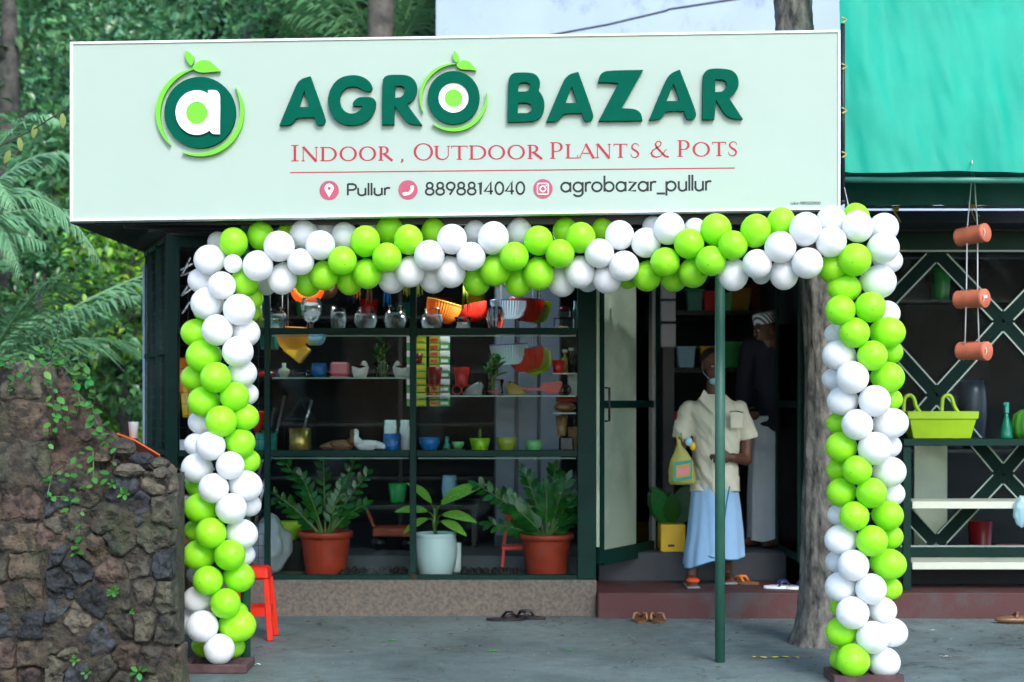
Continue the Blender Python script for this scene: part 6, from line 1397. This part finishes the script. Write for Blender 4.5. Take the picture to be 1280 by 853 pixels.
M('fill_bulb_glow', C(255, 236, 200), .5, var=0); _b = MAT['fill_bulb_glow'].node_tree.nodes['Principled BSDF']; _b.inputs['Emission Color'].default_value = (1, .82, .55, 1); _b.inputs['Emission Strength'].default_value = 1.5
for own, x, y, Y, e in ((lit_shade1, 384, 338, .30, 8), (lit_shade3, 592, 342, .30, 8)):  # added unseen bulbs above the glowing shades, to brighten the shelf goods
    p = at(x, y, Y); b = MB().ell(p, .02, 12, 8).build('fill_bulb', 'fill_bulb_glow', own)
    L = bpy.data.lights.new('shelf_fill_light', 'POINT'); L.energy = e; L.color = (.88, .96, 1); L.shadow_soft_size = .02
    lo = bpy.data.objects.new('shelf_fill_light', L); COL.objects.link(lo); lo.parent = own; lo.location = p + Vector((0, -.0, -.03)) - wloc(own)

# ------------------------------------------------------------------ red stool, footwear, litter
YQ = -.95
st = thing('plastic_stool', 'red plastic stool behind the left balloon column', 'stool', (X(319, YQ), YQ, 0)); c = wloc(st)
hS = Z(708, YQ); a, b = .08, .108
MB().add([c + Vector(v) for v in ((-a - .01, -a - .01, hS - .07), (a + .01, -a - .01, hS - .07), (a + .01, a + .01, hS - .07), (-a - .01, a + .01, hS - .07), (-a, -a, hS), (a, -a, hS), (a, a, hS), (-a, a, hS))], [(0, 1, 2, 3), (4, 5, 6, 7), (0, 1, 5, 4), (1, 2, 6, 5), (2, 3, 7, 6), (3, 0, 4, 7)]).build('seat', 'red_plastic', st, bevel=.012)
for sx in (-1, 1):
    for sy in (-1, 1): MB().bar(c + Vector((sx * b, sy * b, .002)), c + Vector((sx * (a - .004), sy * (a - .004), hS - .069)), .032, .03).build('leg', 'red_plastic', st, bevel=.004)
for s in (-1, 1):
    z = .17; e = b + (a - b) * z / hS - .008
    MB().bar(c + Vector((-e, s * e, z)), c + Vector((e, s * e, z)), .05, .014).build('stretcher', 'red_plastic', st); MB().bar(c + Vector((s * e, -e + .01, z)), c + Vector((s * e, e - .01, z)), .05, .014, Vector((1, 0, 0))).build('stretcher', 'red_plastic', st)
def sandal(label, loc, ang, sole, strap, L=.25, group=None, cat='sandal', roll=0):
    t = thing('sandal', label, cat, loc, group); c = Vector(loc); rz = Matrix.Rotation(ang, 4, 'Z')
    out = []
    for i in range(24):
        a = 2 * PI * i / 24; u = math.cos(a); w = (.045 + .010 * u - .006 * math.cos(2 * a)) * math.sin(a); out.append((u * L / 2, w))
    n = 24; vs = [c + (rz @ Vector((x, y, z))) for z in (.001, .018) for x, y in out]
    MB().add(vs, [tuple(range(n - 1, -1, -1)), tuple(range(n, 2 * n))] + [(k, (k + 1) % n, n + (k + 1) % n, n + k) for k in range(n)]).build('sole', sole, t)
    toe = Vector((L * .30, 0, .02))
    for s in (-1, 1):
        P = [toe, Vector((L * .18, s * .022, .05)), Vector((L * .02, s * .040, .048)), Vector((-L * .08, s * .046, .016))]; MB().tube([c + (rz @ p) for p in P], [.006, .009, .009, .007], 6).build('strap', strap, t)
    return t
sandal('black flip flop lying nearer the plinth front, left of its pair', (X(632, -.2), -.22, 0), .12, 'p_black', 'p_black'); sandal('black flip flop tucked behind its pair at the plinth', (X(660, -.12), -.14, 0), 2.7, 'p_black', 'p_black')
sandal('tan brown sandal at the red step, left of its pair', (X(800, -.24), -.26, 0), 1.45, 'p_brown', 'p_cork', .22); sandal('tan brown sandal at the red step, right of its pair', (X(821, -.24), -.27, 0), 1.75, 'p_brown', 'p_cork', .22)
sandal('orange sandal on the step right of the post', (X(930, .36), .36, .166), 2.6, 'p_brown', 'p_orange', .22); sandal('pale soled slipper on the step beside the palm', (X(975, .12), .12, .166), .05, 'p_white', 'p_navy', .22); sandal('pale soled slipper nearest the palm trunk on the step', (X(1000, .1), .08, .166), .1, 'p_white', 'p_navy', .2)
t = thing('sandal', 'dark brown sandal lying on the ground at the far right', 'sandal', (X(1268, -.35), -.35, 0)); c = wloc(t); MB().ell(c + Vector((0, 0, .026)), (.13, .045, .025), 16, 10).build('sole', 'p_brown', t); MB().tube([c + Vector((.0, -.04, .04)), c + Vector((.02, 0, .07)), c + Vector((.0, .04, .04))], .012, 6).build('strap', 'p_brown', t)
random.seed(77)
def scrap(label, x, y, m_, w, cat='scrap'):
    Y = FPX * HCAM / (y - YH) - DCAM; c = Vector((X(x, Y), Y, .002)); n = 9; vs = []
    for i in range(n): u = i / (n - 1) - .5; vs += [c + Vector((u * w, .012 * math.sin(u * 9) - .008, .003 + .006 * (i % 2))), c + Vector((u * w, .012 * math.sin(u * 9) + .010, .002 + .005 * ((i + 1) % 2)))]
    tag(MB().add(vs, [(2 * i, 2 * i + 2, 2 * i + 3, 2 * i + 1) for i in range(n - 1)]).build('scrap', m_), label, cat)
M('scrap_green', C(60, 190, 40), .5, var=0); M('scrap_yellow', C(220, 200, 40), .6, var=0)
scrap('green balloon scrap in the middle of the pavement', 490, 802, 'scrap_green', .055); scrap('green balloon scrap near the plinth', 408, 778, 'scrap_green', .03); scrap('curled green scrap left of the black flip flops', 616, 815, 'scrap_green', .05); scrap('green scrap in front of the tan sandals', 712, 814, 'scrap_green', .035)
scrap('yellow tape lying on the pavement beside the post', 970, 823, 'scrap_yellow', .25, 'tape'); scrap('white paper scrap beside the left arch base', 320, 832, 'white_paint', .05); scrap('white paper scrap right of the right balloon column', 1166, 789, 'white_paint', .04); scrap('pale scrap of paper right of the column base', 1182, 822, 'white_paint', .05)
scrap('green scrap below the step near the post', 941, 768, 'scrap_green', .03)
mb = MB()
for q in range(900):
    x = random.uniform(-1.6, 4.2); y = random.uniform(-2.9, -.2); s = random.uniform(.002, .007); mb.box(x, x + s * random.uniform(.6, 2), y, y + s, 0.0005, s * .6)
g = mb.build('gravel', M('grit', C(96, 98, 96), .9, var=0, island=.4))
mb = MB()
for q in range(160):
    x = random.uniform(-1.6, 4.2); y = random.choice([random.uniform(-2.9, -.2), random.uniform(-.5, -.14), random.uniform(-1.5, -.9)]); l_ = random.uniform(.008, .03); a = random.uniform(0, 6.3); u = Vector((math.cos(a), math.sin(a), 0)); w_ = Vector((-u.y, u.x, 0)) * l_ * .28; p = Vector((x, y, .003))
    mb.add([p - u * l_, p + w_ + Vector((0, 0, .004)), p + u * l_, p - w_], [(0, 1, 2, 3)])
g2 = mb.build('leaf_litter', M('dry_leaf', C(96, 84, 56), .8, var=0, island=.5)); g2['kind'] = 'stuff'; g2['label'] = 'dry leaf bits scattered on the pavement'; g2['category'] = 'leaf litter'; g['kind'] = 'stuff'; g['label'] = 'fine grit scattered over the pavement'; g['category'] = 'grit'
# edge strip in front of the wall end and litter behind the wall
t = thing('white_cup', 'white plastic cup standing behind the stone wall beside the pipe', 'cup', at(167, 548, -1.5)); MB().lathe([(.022, 0), (.030, .09), (.032, .092), (.028, .088), (.02, .006)], wloc(t), 18).build('body', 'p_white', t)
t = thing('orange_sheet', 'orange plastic sheet lying behind the stone wall', 'sheet', at(178, 556, -1.5)); p = [at(x, y, Y_) for x, y, Y_ in ((146, 541, -1.55), (168, 549, -1.55), (200, 568, -1.5), (200, 574, -1.45), (170, 560, -1.2), (146, 546, -1.2))]
MB().add(p + [q - Vector((0, 0, .01)) for q in p], [(0, 1, 4, 5), (1, 2, 3, 4), (6, 11, 10, 7), (7, 10, 9, 8)] + [(i, (i + 1) % 6, 6 + (i + 1) % 6, 6 + i) for i in range(6)]).build('body', M('sheet_orange', C(220, 90, 40), .5, var=.1), t)
t2 = thing('rubble_heap', 'heap of earth behind the stone wall carrying cup and sheet', 'earth heap', (X(170, -1.6), -1.55, 0)); mb = MB(); vs = []
for j in range(7):
    for i in range(14):
        u, v = i / 13, j / 6; x = -2.75 + 1.02 * u; y = -2.2 + .95 * v; h = .0 + 1.14 * math.sin(PI * min(1, .08 + u * .9)) ** .35 * math.sin(PI * (.12 + .76 * v)) ** .4; vs.append((x, y, max(-.01, h * (1 - .12 * u) - .02 + .03 * noise.noise(Vector((x * 6, y * 6, 0))))))
mb.add(vs, [(j * 14 + i, j * 14 + i + 1, (j + 1) * 14 + i + 1, (j + 1) * 14 + i) for j in range(6) for i in range(13)], True); mb.build('mound', 'earth', t2)

# ------------------------------------------------------------------ people
def capsule(mb, p, q, r0, r1, n=12):
    p, q = Vector(p), Vector(q); mb.tube([p, q], [r0, r1], n); mb.ell(p, r0, n, 8); mb.ell(q, r1, n, 8)
def chain(mb, pts): 
    for i in range(len(pts) - 1): capsule(mb, pts[i][0], pts[i + 1][0], pts[i][1], pts[i + 1][1])
def fuse(name, mb, mat, parent, voxel, smooth=4):
    """one continuous skin over overlapping volumes"""
    o = mb.build(name, mat, parent); m = o.modifiers.new('r', 'REMESH'); m.mode = 'VOXEL'; m.voxel_size = voxel; m.use_smooth_shade = True
    s = o.modifiers.new('s', 'SMOOTH'); s.iterations = smooth; s.factor = .5
    me = bpy.data.meshes.new_from_object(o.evaluated_get(bpy.context.evaluated_depsgraph_get())); me.name = name
    o.modifiers.clear(); o.data = me; me.materials.clear(); me.materials.append(MAT[mat]); return o
def hand(mb, w, d, pal, curl=.6, s=1.0, side=1):
    """palm and five fingers from wrist w along d; pal = palm normal; side = thumb side"""
    d = d.normalized(); x = d.cross(pal).normalized() * side; pal = x.cross(d) * side
    mb.ell(w + d * .045 * s, Vector((.040, .040, .02)) * s, 12, 8, Matrix((x, d, pal)).transposed())
    for i, L in enumerate((.070, .078, .073, .058)):
        b = w + d * .078 * s + x * (.027 - .018 * i) * s; p = b; dr = d.copy(); pts = [(p, .0095 * s)]
        for sg in range(3):
            dr = (dr * math.cos(curl * .75) + pal * math.sin(curl * .75)).normalized(); p = p + dr * L * (.42, .33, .25)[sg] * s; pts.append((p, (.009, .0085, .0075)[sg] * s))
        chain(mb, pts)
    b = w + d * .022 * s + x * .030 * s; t1 = b + (x * .6 + d * .7 + pal * .3).normalized() * .035 * s; t2 = t1 + (d * .8 + pal * .6 + x * .1).normalized() * .028 * s
    chain(mb, [(b, .013 * s), (t1, .011 * s), (t2, .009 * s)])
def head(mb, c, yaw, pitch, s=1.0):
    """skull, jaw, nose, brow, lips, ears; c = centre of skull"""
    Rm = Matrix.Rotation(yaw, 3, 'Z') @ Matrix.Rotation(pitch, 3, 'X')      # face looks to local -Y
    P = lambda x, y, z: c + Rm @ (Vector((x, y, z)) * s)
    mb.ell(P(0, .012, .03), Vector((.076, .094, .090)) * s, 18, 14, Rm); mb.ell(P(0, -.028, -.045), Vector((.058, .062, .068)) * s, 16, 12, Rm); mb.ell(P(0, -.062, -.095), Vector((.026, .022, .02)) * s, 10, 8, Rm)
    chain(mb, [(P(0, -.09, .012), .008 * s), (P(0, -.105, -.022), .013 * s)]); mb.ell(P(0, -.099, -.028), Vector((.019, .013, .010)) * s, 10, 8, Rm)
    mb.ell(P(0, -.083, .026), Vector((.052, .014, .010)) * s, 12, 8, Rm); mb.ell(P(0, -.087, -.058), Vector((.024, .010, .010)) * s, 10, 8, Rm)
    for q in (-1, 1): mb.ell(P(q * .077, .012, -.006), Vector((.009, .020, .032)) * s, 10, 8, Rm)
    return P, Rm
def cloth(rings, name, mat, parent, n=56, folds=0, depth=.0, seed=0, hemmat=None):
    """lofted garment: rings (centre, rx, ry, hem(a)->dz)"""
    vs = []; m = len(rings)
    for j, (c, rx, ry, f, hem) in enumerate(rings):
        for k in range(n):
            a = 2 * PI * k / n; w = 1 + f * (math.sin(folds * a + seed + .6 * j / m) * .6 + .4 * math.sin((folds * 1.7) * a + seed * 2)) + f * .6 * noise.noise(Vector((math.cos(a) * 2, math.sin(a) * 2, j * .35 + seed)))
            vs.append(Vector(c) + Vector((rx * w * math.cos(a), ry * w * math.sin(a), hem(a) if hem else 0)))
    fs = [(j * n + k, j * n + (k + 1) % n, (j + 1) * n + (k + 1) % n, (j + 1) * n + k) for j in range(m - 1) for k in range(n)]
    o = MB().add(vs, fs, True).build(name, mat, parent)
    if hemmat: MB().tube(vs[-n:] + [vs[-n]], .004, 5).build('hem', hemmat, o)
    return o

# man in the cream shirt stepping out of the doorway
Y1 = .30; zf = .166
m1 = thing('person', 'man in cream shirt and pale blue wrap carrying a plastic bag at the doorway', 'person', (X(893, Y1), Y1, zf))
def mp(x, y, dy=0): return at(x, y, Y1 + dy)
body = MB(); hc = mp(892, 458, .0)
chain(body, [(mp(893, 600), .10), (mp(893, 560), .105), (mp(894, 525), .11), (mp(894, 508), .085)]); chain(body, [(mp(894, 505, .01), .06), (mp(893, 478, .0), .054)])
chain(body, [(mp(868, 512), .045), (mp(853, 548, .0), .042), (mp(849, 566, -.08), .038), (mp(850, 580, -.14), .030)]); chain(body, [(mp(919, 512), .045), (mp(934, 545, .01), .042), (mp(932, 575, -.05), .040), (mp(915, 572, -.14), .030)])
hand(body, mp(850, 581, -.15), Vector((.15, -.15, -1)), Vector((1, 0, 0)), .9, .95, 1); hand(body, mp(914, 572, -.15), Vector((-1, -.2, -.12)), Vector((0, .9, .3)), .5, .95, -1)
chain(body, [(mp(884, 608), .075), (mp(878, 655, -.03), .052), (mp(866, 705, .0), .044), (mp(863, 726, -.02), .036)]); chain(body, [(mp(904, 608), .075), (mp(908, 655, .04), .052), (mp(908, 700, .18), .044), (mp(909, 722, .2), .036)])
for (ax, ay, dd) in ((863, 731, -.04), (909, 727, .18)):
    f = mp(ax, ay, dd); f.z = zf + .045; chain(body, [(f + Vector((0, .04, 0)), .034), (f + Vector((.0, -.05, -.012)), .030), (f + Vector((.008, -.14, -.022)), .024)])
    for q in range(5): chain(body, [(f + Vector((-.03 + .015 * q, -.15, -.024)), .010), (f + Vector((-.034 + .017 * q, -.185 + .006 * abs(q - 1), -.028)), .0085)])
P_, Rm = head(body, hc, .18, .10, .98)
fuse('body', body, 'skin', m1, .0065, 5)
hr = MB()
for v in ((0, .03, .058, .080, .092, .07), (0, .06, .01, .076, .06, .07)): hr.ell(P_(*v[:3]), Vector(v[3:]), 16, 12, Rm)
fuse('hair', hr, 'hair', m1, .008, 2)
for q in (-1, 1):
    e = P_(q * .031, -.081, .006); MB().ell(e, Vector((.011, .006, .006)), 10, 8, Rm).build('eye', 'p_cream', m1); MB().ell(e + Rm @ Vector((0, -.004, 0)), .0048, 8, 6).build('pupil', 'p_black', m1)
MB().ell(P_(0, -.07, -.098), Vector((.05, .042, .026)), 16, 10, Rm).build('mask', 'p_sky', m1)
for q in (-1, 1): MB().tube([P_(q * .045, -.06, -.085), P_(q * .075, -.02, -.05), P_(q * .08, .02, -.01)], .002, 5).build('mask_strap', 'p_sky', m1)
sh = MB()
def torso(mb, rings, n=32):
    vs = [Vector(c) + Vector((rx * math.copysign(abs(math.cos(a)) ** .85, math.cos(a)), ry * math.copysign(abs(math.sin(a)) ** .85, math.sin(a)), 0)) for c, rx, ry in rings for a in [2 * PI * k / n for k in range(n)]]; m = len(rings)
    mb.add(vs, [(j * n + k, j * n + (k + 1) % n, (j + 1) * n + (k + 1) % n, (j + 1) * n + k) for j in range(m - 1) for k in range(n)] + [tuple(range(n - 1, -1, -1)), tuple((m - 1) * n + k for k in range(n))], True)
torso(sh, [(mp(895, 616), .166, .13), (mp(895, 600), .162, .13), (mp(895, 575), .152, .128), (mp(895, 550), .148, .126), (mp(894, 530), .152, .126), (mp(893, 516), .176, .114), (mp(893, 507), .17, .094), (mp(893, 500), .12, .08), (mp(893, 493), .075, .07)])
for pts in ([(mp(862, 511), .058), (mp(856, 528), .060), (mp(851, 549, -.015), .066)], [(mp(925, 511), .058), (mp(931, 528, .005), .060), (mp(936, 549, .01), .066)]): sh.tube([q for q, r in pts], [r for q, r in pts], 20); sh.ell(pts[0][0], pts[0][1], 16, 10)
o = fuse('shirt', sh, 'shirt_cream', m1, .009, 5)
for v in o.data.vertices:
    w = v.co + wloc(m1); d = .017 * noise.fractal(Vector((w.x * 4.5, w.y * 4.5, w.z * 8 + (w.x - X(893, Y1)) * 10)), .9, 2, 4); v.co.z += .012 * math.sin(w.x * 26) * max(0, min(1, (Z(600, Y1) - w.z) / .08)); cn = Vector((w.x - X(893, Y1), w.y - Y1, 0)); 
    if cn.length > 1e-4: v.co += cn.normalized() * d
MB().add([wloc(m1) + Vector(v) for v in ((-.045, 0, -.052), (.045, 0, -.052), (.045, 0, .052), (-.045, 0, .052))], [(0, 1, 2, 3)]).build('pocket', 'shirt_cream', m1).matrix_local = Matrix.Translation(mp(921, 525, -.145) - wloc(m1)) @ Matrix.Rotation(.35, 4, 'Z')
MB().tube([mp(912, 515, -.162), mp(920, 514, -.152), mp(929, 516, -.128)], .0035, 6).build('pen', 'p_black', m1)
for sx, xs in ((-1, 880), (1, 903)): MB().add([mp(891, 500, -.09), mp(xs, 487, -.05), mp(xs + sx * 6, 499, -.10), mp(893, 519, -.152)], [(0, 1, 2, 3)]).build('collar', 'shirt_cream', m1)
MB().bar(mp(890.5, 520, -.15), mp(891, 612, -.150), .004, .012).build('placket', 'shirt_cream', m1)
for y in (530, 548, 566, 584): MB().lathe([(.006, 0), (.006, .003)], mp(893, y, -.158), 8, axis=(0, -1, 0)).build('button', 'p_cream', m1)
c0 = lambda y, dx=0, dy=0: mp(893 + dx, y, dy)
cloth([(c0(598), .15, .12, .012, None), (c0(620), .158, .13, .02, None), (c0(645, -1), .166, .142, .035, None), (c0(668, -2), .172, .15, .05, lambda a: .01 * math.cos(a)), (c0(686, -4), .178, .155, .06, lambda a: .02 * math.cos(a)), (c0(701, -5), .18, .157, .07, lambda a: .036 * math.cos(a) + .012 * math.sin(3 * a))], 'wrap', 'lungi_blue', m1, folds=9, seed=1.0, hemmat='hem_teal')
cloth([(c0(604), .154, .124, .01, None), (c0(635, 2), .164, .142, .03, None), (c0(664, 3), .174, .155, .045, lambda a: -.01 * math.cos(a - .8)), (c0(688, 3), .181, .163, .06, lambda a: .05 * math.cos(a - 2.2))], 'wrap_overlap', 'lungi_blue', m1, folds=7, seed=2.4, hemmat='hem_teal')
MB().tube([mp(912, 608, -.16), mp(908, 630, -.17), mp(904, 660, -.18), mp(898, 690, -.17)], .005, 6).build('wrap_border', 'hem_teal', m1)
for (ax, ay, dd, lab) in ((863, 731, -.04, 0), (909, 727, .18, 1)):
    f = mp(ax, ay, dd); MB().box(f.x - .045, f.x + .045, f.y - .20, f.y + .07, zf + .001, zf + .016).build('sandal_sole', 'p_grey', m1, bevel=.006)
    if not lab: MB().ell(Vector((f.x + .004, f.y - .10, zf + .045)), (.046, .05, .022), 14, 10).build('sandal_strap', M('orange_strap', C(235, 80, 30), .6, var=.15, scale=40), m1)
# bag held in his right hand
bg_ = thing('shopping_bag', 'yellow green printed plastic carrier bag in the hand of the man', 'bag', mp(851, 607, -.2)); c = mp(852, 585, -.17); k = SC(Y1)
prof = []
for (y, w, d) in ((578, 4, .012), (584, 6, .02), (590, 13, .04), (598, 16, .05), (606, 17.5, .052), (604, 17.5, .05)): pass
vs = []; N = 28; lv = [(571, 2.2, .010, -3), (556 + 20, 3, .014, -2), (559 + 22, 8, .03, 0), (588, 14, .045, 1), (596, 16.5, .052, 1.5), (604, 17.5, .054, 2), (606.5, 15, .04, 2)]
for (y, w, d, dx) in lv:
    for q in range(N): a = 2 * PI * q / N; f = 1 + .05 * math.sin(5 * a + y); vs.append(mp(851 + dx + w * f * math.cos(a), y - 22 + (y - 571) * .6, -.2 + d * f * math.sin(a)))
vs.append(mp(853, 606.5 - 22 + 22, -.2))
L = len(lv); fs = [(j * N + q, j * N + (q + 1) % N, (j + 1) * N + (q + 1) % N, (j + 1) * N + q) for j in range(L - 1) for q in range(N)] + [((L - 1) * N + q, (L - 1) * N + (q + 1) % N, L * N) for q in range(N)]
MB().add(vs, fs, True).build('body', M('bag_yellow', C(190, 190, 90), .4, var=.08, transl=.25, bump=.4, bscale=25), bg_)
MB().tube([mp(848, 572 - 18, -.19), mp(846, 545, -.18), mp(851, 542, -.16), mp(854, 552, -.19)], .008, 6).build('handle', 'bag_yellow', bg_)
def decal(x0, x1, y0, y1, dy, m_, nm): MB().add([mp(x0, y1, dy), mp(x1, y1 - 3, dy), mp(x1, y0 - 3, dy), mp(x0, y0, dy)], [(0, 1, 2, 3)]).build(nm, m_, bg_)
decal(842, 865, 578, 602, -.262, 'p_teal', 'print_panel'); decal(845, 863, 582, 598, -.264, 'p_gold', 'print_patch'); decal(847, 861, 587, 594, -.266, 'p_pink', 'print_stripe')
MB().ell(mp(861, 552, -.2), Vector((.025, .012, .03)), 10, 8).build('packet', 'p_sky', bg_); MB().ell(mp(866, 558, -.2), Vector((.02, .012, .03)), 10, 8).build('packet', 'p_yellow', bg_)

# man in navy with a knitted cap, seen from behind
Y2 = 1.02; z2 = .363
m2 = thing('person', 'man in dark navy shirt, white wrap and patterned cap standing inside, turned away', 'person', (X(958, Y2), Y2, z2))
def np_(x, y, dy=0): return at(966 + (x - 962) * 1.1, y, Y2 + dy)
body = MB(); hc = np_(955, 412, -.03)
chain(body, [(np_(965, 530), .13), (np_(966, 480), .145), (np_(966, 436), .15), (np_(964, 430), .12)]); chain(body, [(np_(962, 432), .062), (np_(957, 412), .056)])
chain(body, [(np_(936, 436), .065), (np_(930, 480, -.02), .05), (np_(928, 512, -.14), .04), (np_(932, 518, -.22), .031)]); chain(body, [(np_(995, 436), .065), (np_(1003, 482, .02), .05), (np_(998, 520, -.06), .04), (np_(994, 530, -.1), .031)])
hand(body, np_(932, 518, -.23), Vector((.2, -1, -.1)), Vector((1, .2, 0)), .6, .95, 1); hand(body, np_(994, 531, -.11), Vector((-.1, -.4, -1)), Vector((-1, 0, 0)), .6, .95, -1)
chain(body, [(np_(950, 540), .09), (np_(948, 600), .066), (np_(942, 655, .02), .044), (np_(942, 672, .04), .036)]); chain(body, [(np_(975, 540), .09), (np_(972, 600), .066), (np_(968, 655, .0), .044), (np_(968, 672, .0), .036)])
for (ax, dd, dx) in ((940, .0, -.13), (970, -.06, -.10)):
    f = np_(ax, 674, dd); f.z = z2 + .042; chain(body, [(f + Vector((.03, .0, 0)), .034), (f + Vector((dx * .4, -.05, -.012)), .03), (f + Vector((dx, -.10, -.02)), .024)])
    for q in range(5): chain(body, [(f + Vector((dx - .01, -.13 + .016 * q, -.022)), .009), (f + Vector((dx - .04, -.145 + .018 * q, -.026)), .008)])
P2, Rm2 = head(body, hc, -1.25, .2, 1.0)
fuse('body', body, 'skin', m2, .0065, 5)
hr = MB(); hr.ell(P2(0, .05, .0), Vector((.078, .055, .07)), 16, 12, Rm2); hr.ell(P2(0, .02, .06), Vector((.079, .09, .06)), 16, 12, Rm2); fuse('hair', hr, 'hair', m2, .008, 2)
for q in (-1, 1): MB().ell(P2(q * .031, -.081, .006), Vector((.011, .006, .006)), 10, 8, Rm2).build('eye', 'p_cream', m2)
cap = MB(); vs = []; n = 32
for j, (r, z) in enumerate(((.092, .045), (.094, .06), (.094, .10), (.09, .118), (.06, .126), (.001, .128))):
    for q in range(n): a = 2 * PI * q / n; vs.append(P2(r * math.cos(a) * .93, .012 + r * math.sin(a) * 1.08, z))
cap.add(vs, [(j * n + q, j * n + (q + 1) % n, (j + 1) * n + (q + 1) % n, (j + 1) * n + q) for j in range(5) for q in range(n)], True)
mcap = M('cap_knit', C(200, 208, 214), .9, var=0); nn = mcap.node_tree.nodes; ll_ = mcap.node_tree.links; wv = nn.new('ShaderNodeTexWave'); wv.inputs['Scale'].default_value = 18; wv.bands_direction = 'DIAGONAL'; ll_.new(nn['Texture Coordinate'].outputs['Object'], wv.inputs['Vector']); rp = nn.new('ShaderNodeValToRGB'); rp.color_ramp.elements[0].color = C(80, 90, 100); rp.color_ramp.elements[1].color = C(210, 216, 220); rp.color_ramp.elements[0].position = .3; rp.color_ramp.elements[1].position = .5; ll_.new(wv.outputs['Fac'], rp.inputs[0]); ll_.new(rp.outputs[0], nn['Principled BSDF'].inputs['Base Color'])
cap.build('cap', 'cap_knit', m2)
sh = MB(); chain(sh, [(np_(966, 535), .15), (np_(966, 490), .155), (np_(966, 446), .165), (np_(965, 436), .13)]); chain(sh, [(np_(965, 440), .14), (np_(938, 437), .09)]); chain(sh, [(np_(965, 440), .14), (np_(993, 437), .09)])
for pts in ([(np_(937, 437), .085), (np_(930, 482, -.02), .068), (np_(928, 508, -.12), .058)], [(np_(994, 437), .085), (np_(1003, 484, .02), .068), (np_(999, 514, -.04), .058)]): chain(sh, pts)
sh.ell(np_(965, 530), Vector((.18, .15, .06)), 20, 10); o = fuse('shirt', sh, 'shirt_navy', m2, .012, 6)
d0 = lambda y, dx=0: np_(962 + dx, y)
cloth([(d0(520), .16, .13, .012, None), (d0(540), .165, .135, .02, None), (d0(580, -2), .16, .14, .04, None), (d0(620, -4), .155, .14, .05, None), (d0(655, -4), .155, .14, .06, None), (d0(674, -4), .158, .145, .07, lambda a: .02 * math.cos(a + .6) + .012 * math.sin(4 * a))], 'wrap', 'mundu_white', m2, folds=7, seed=.4)
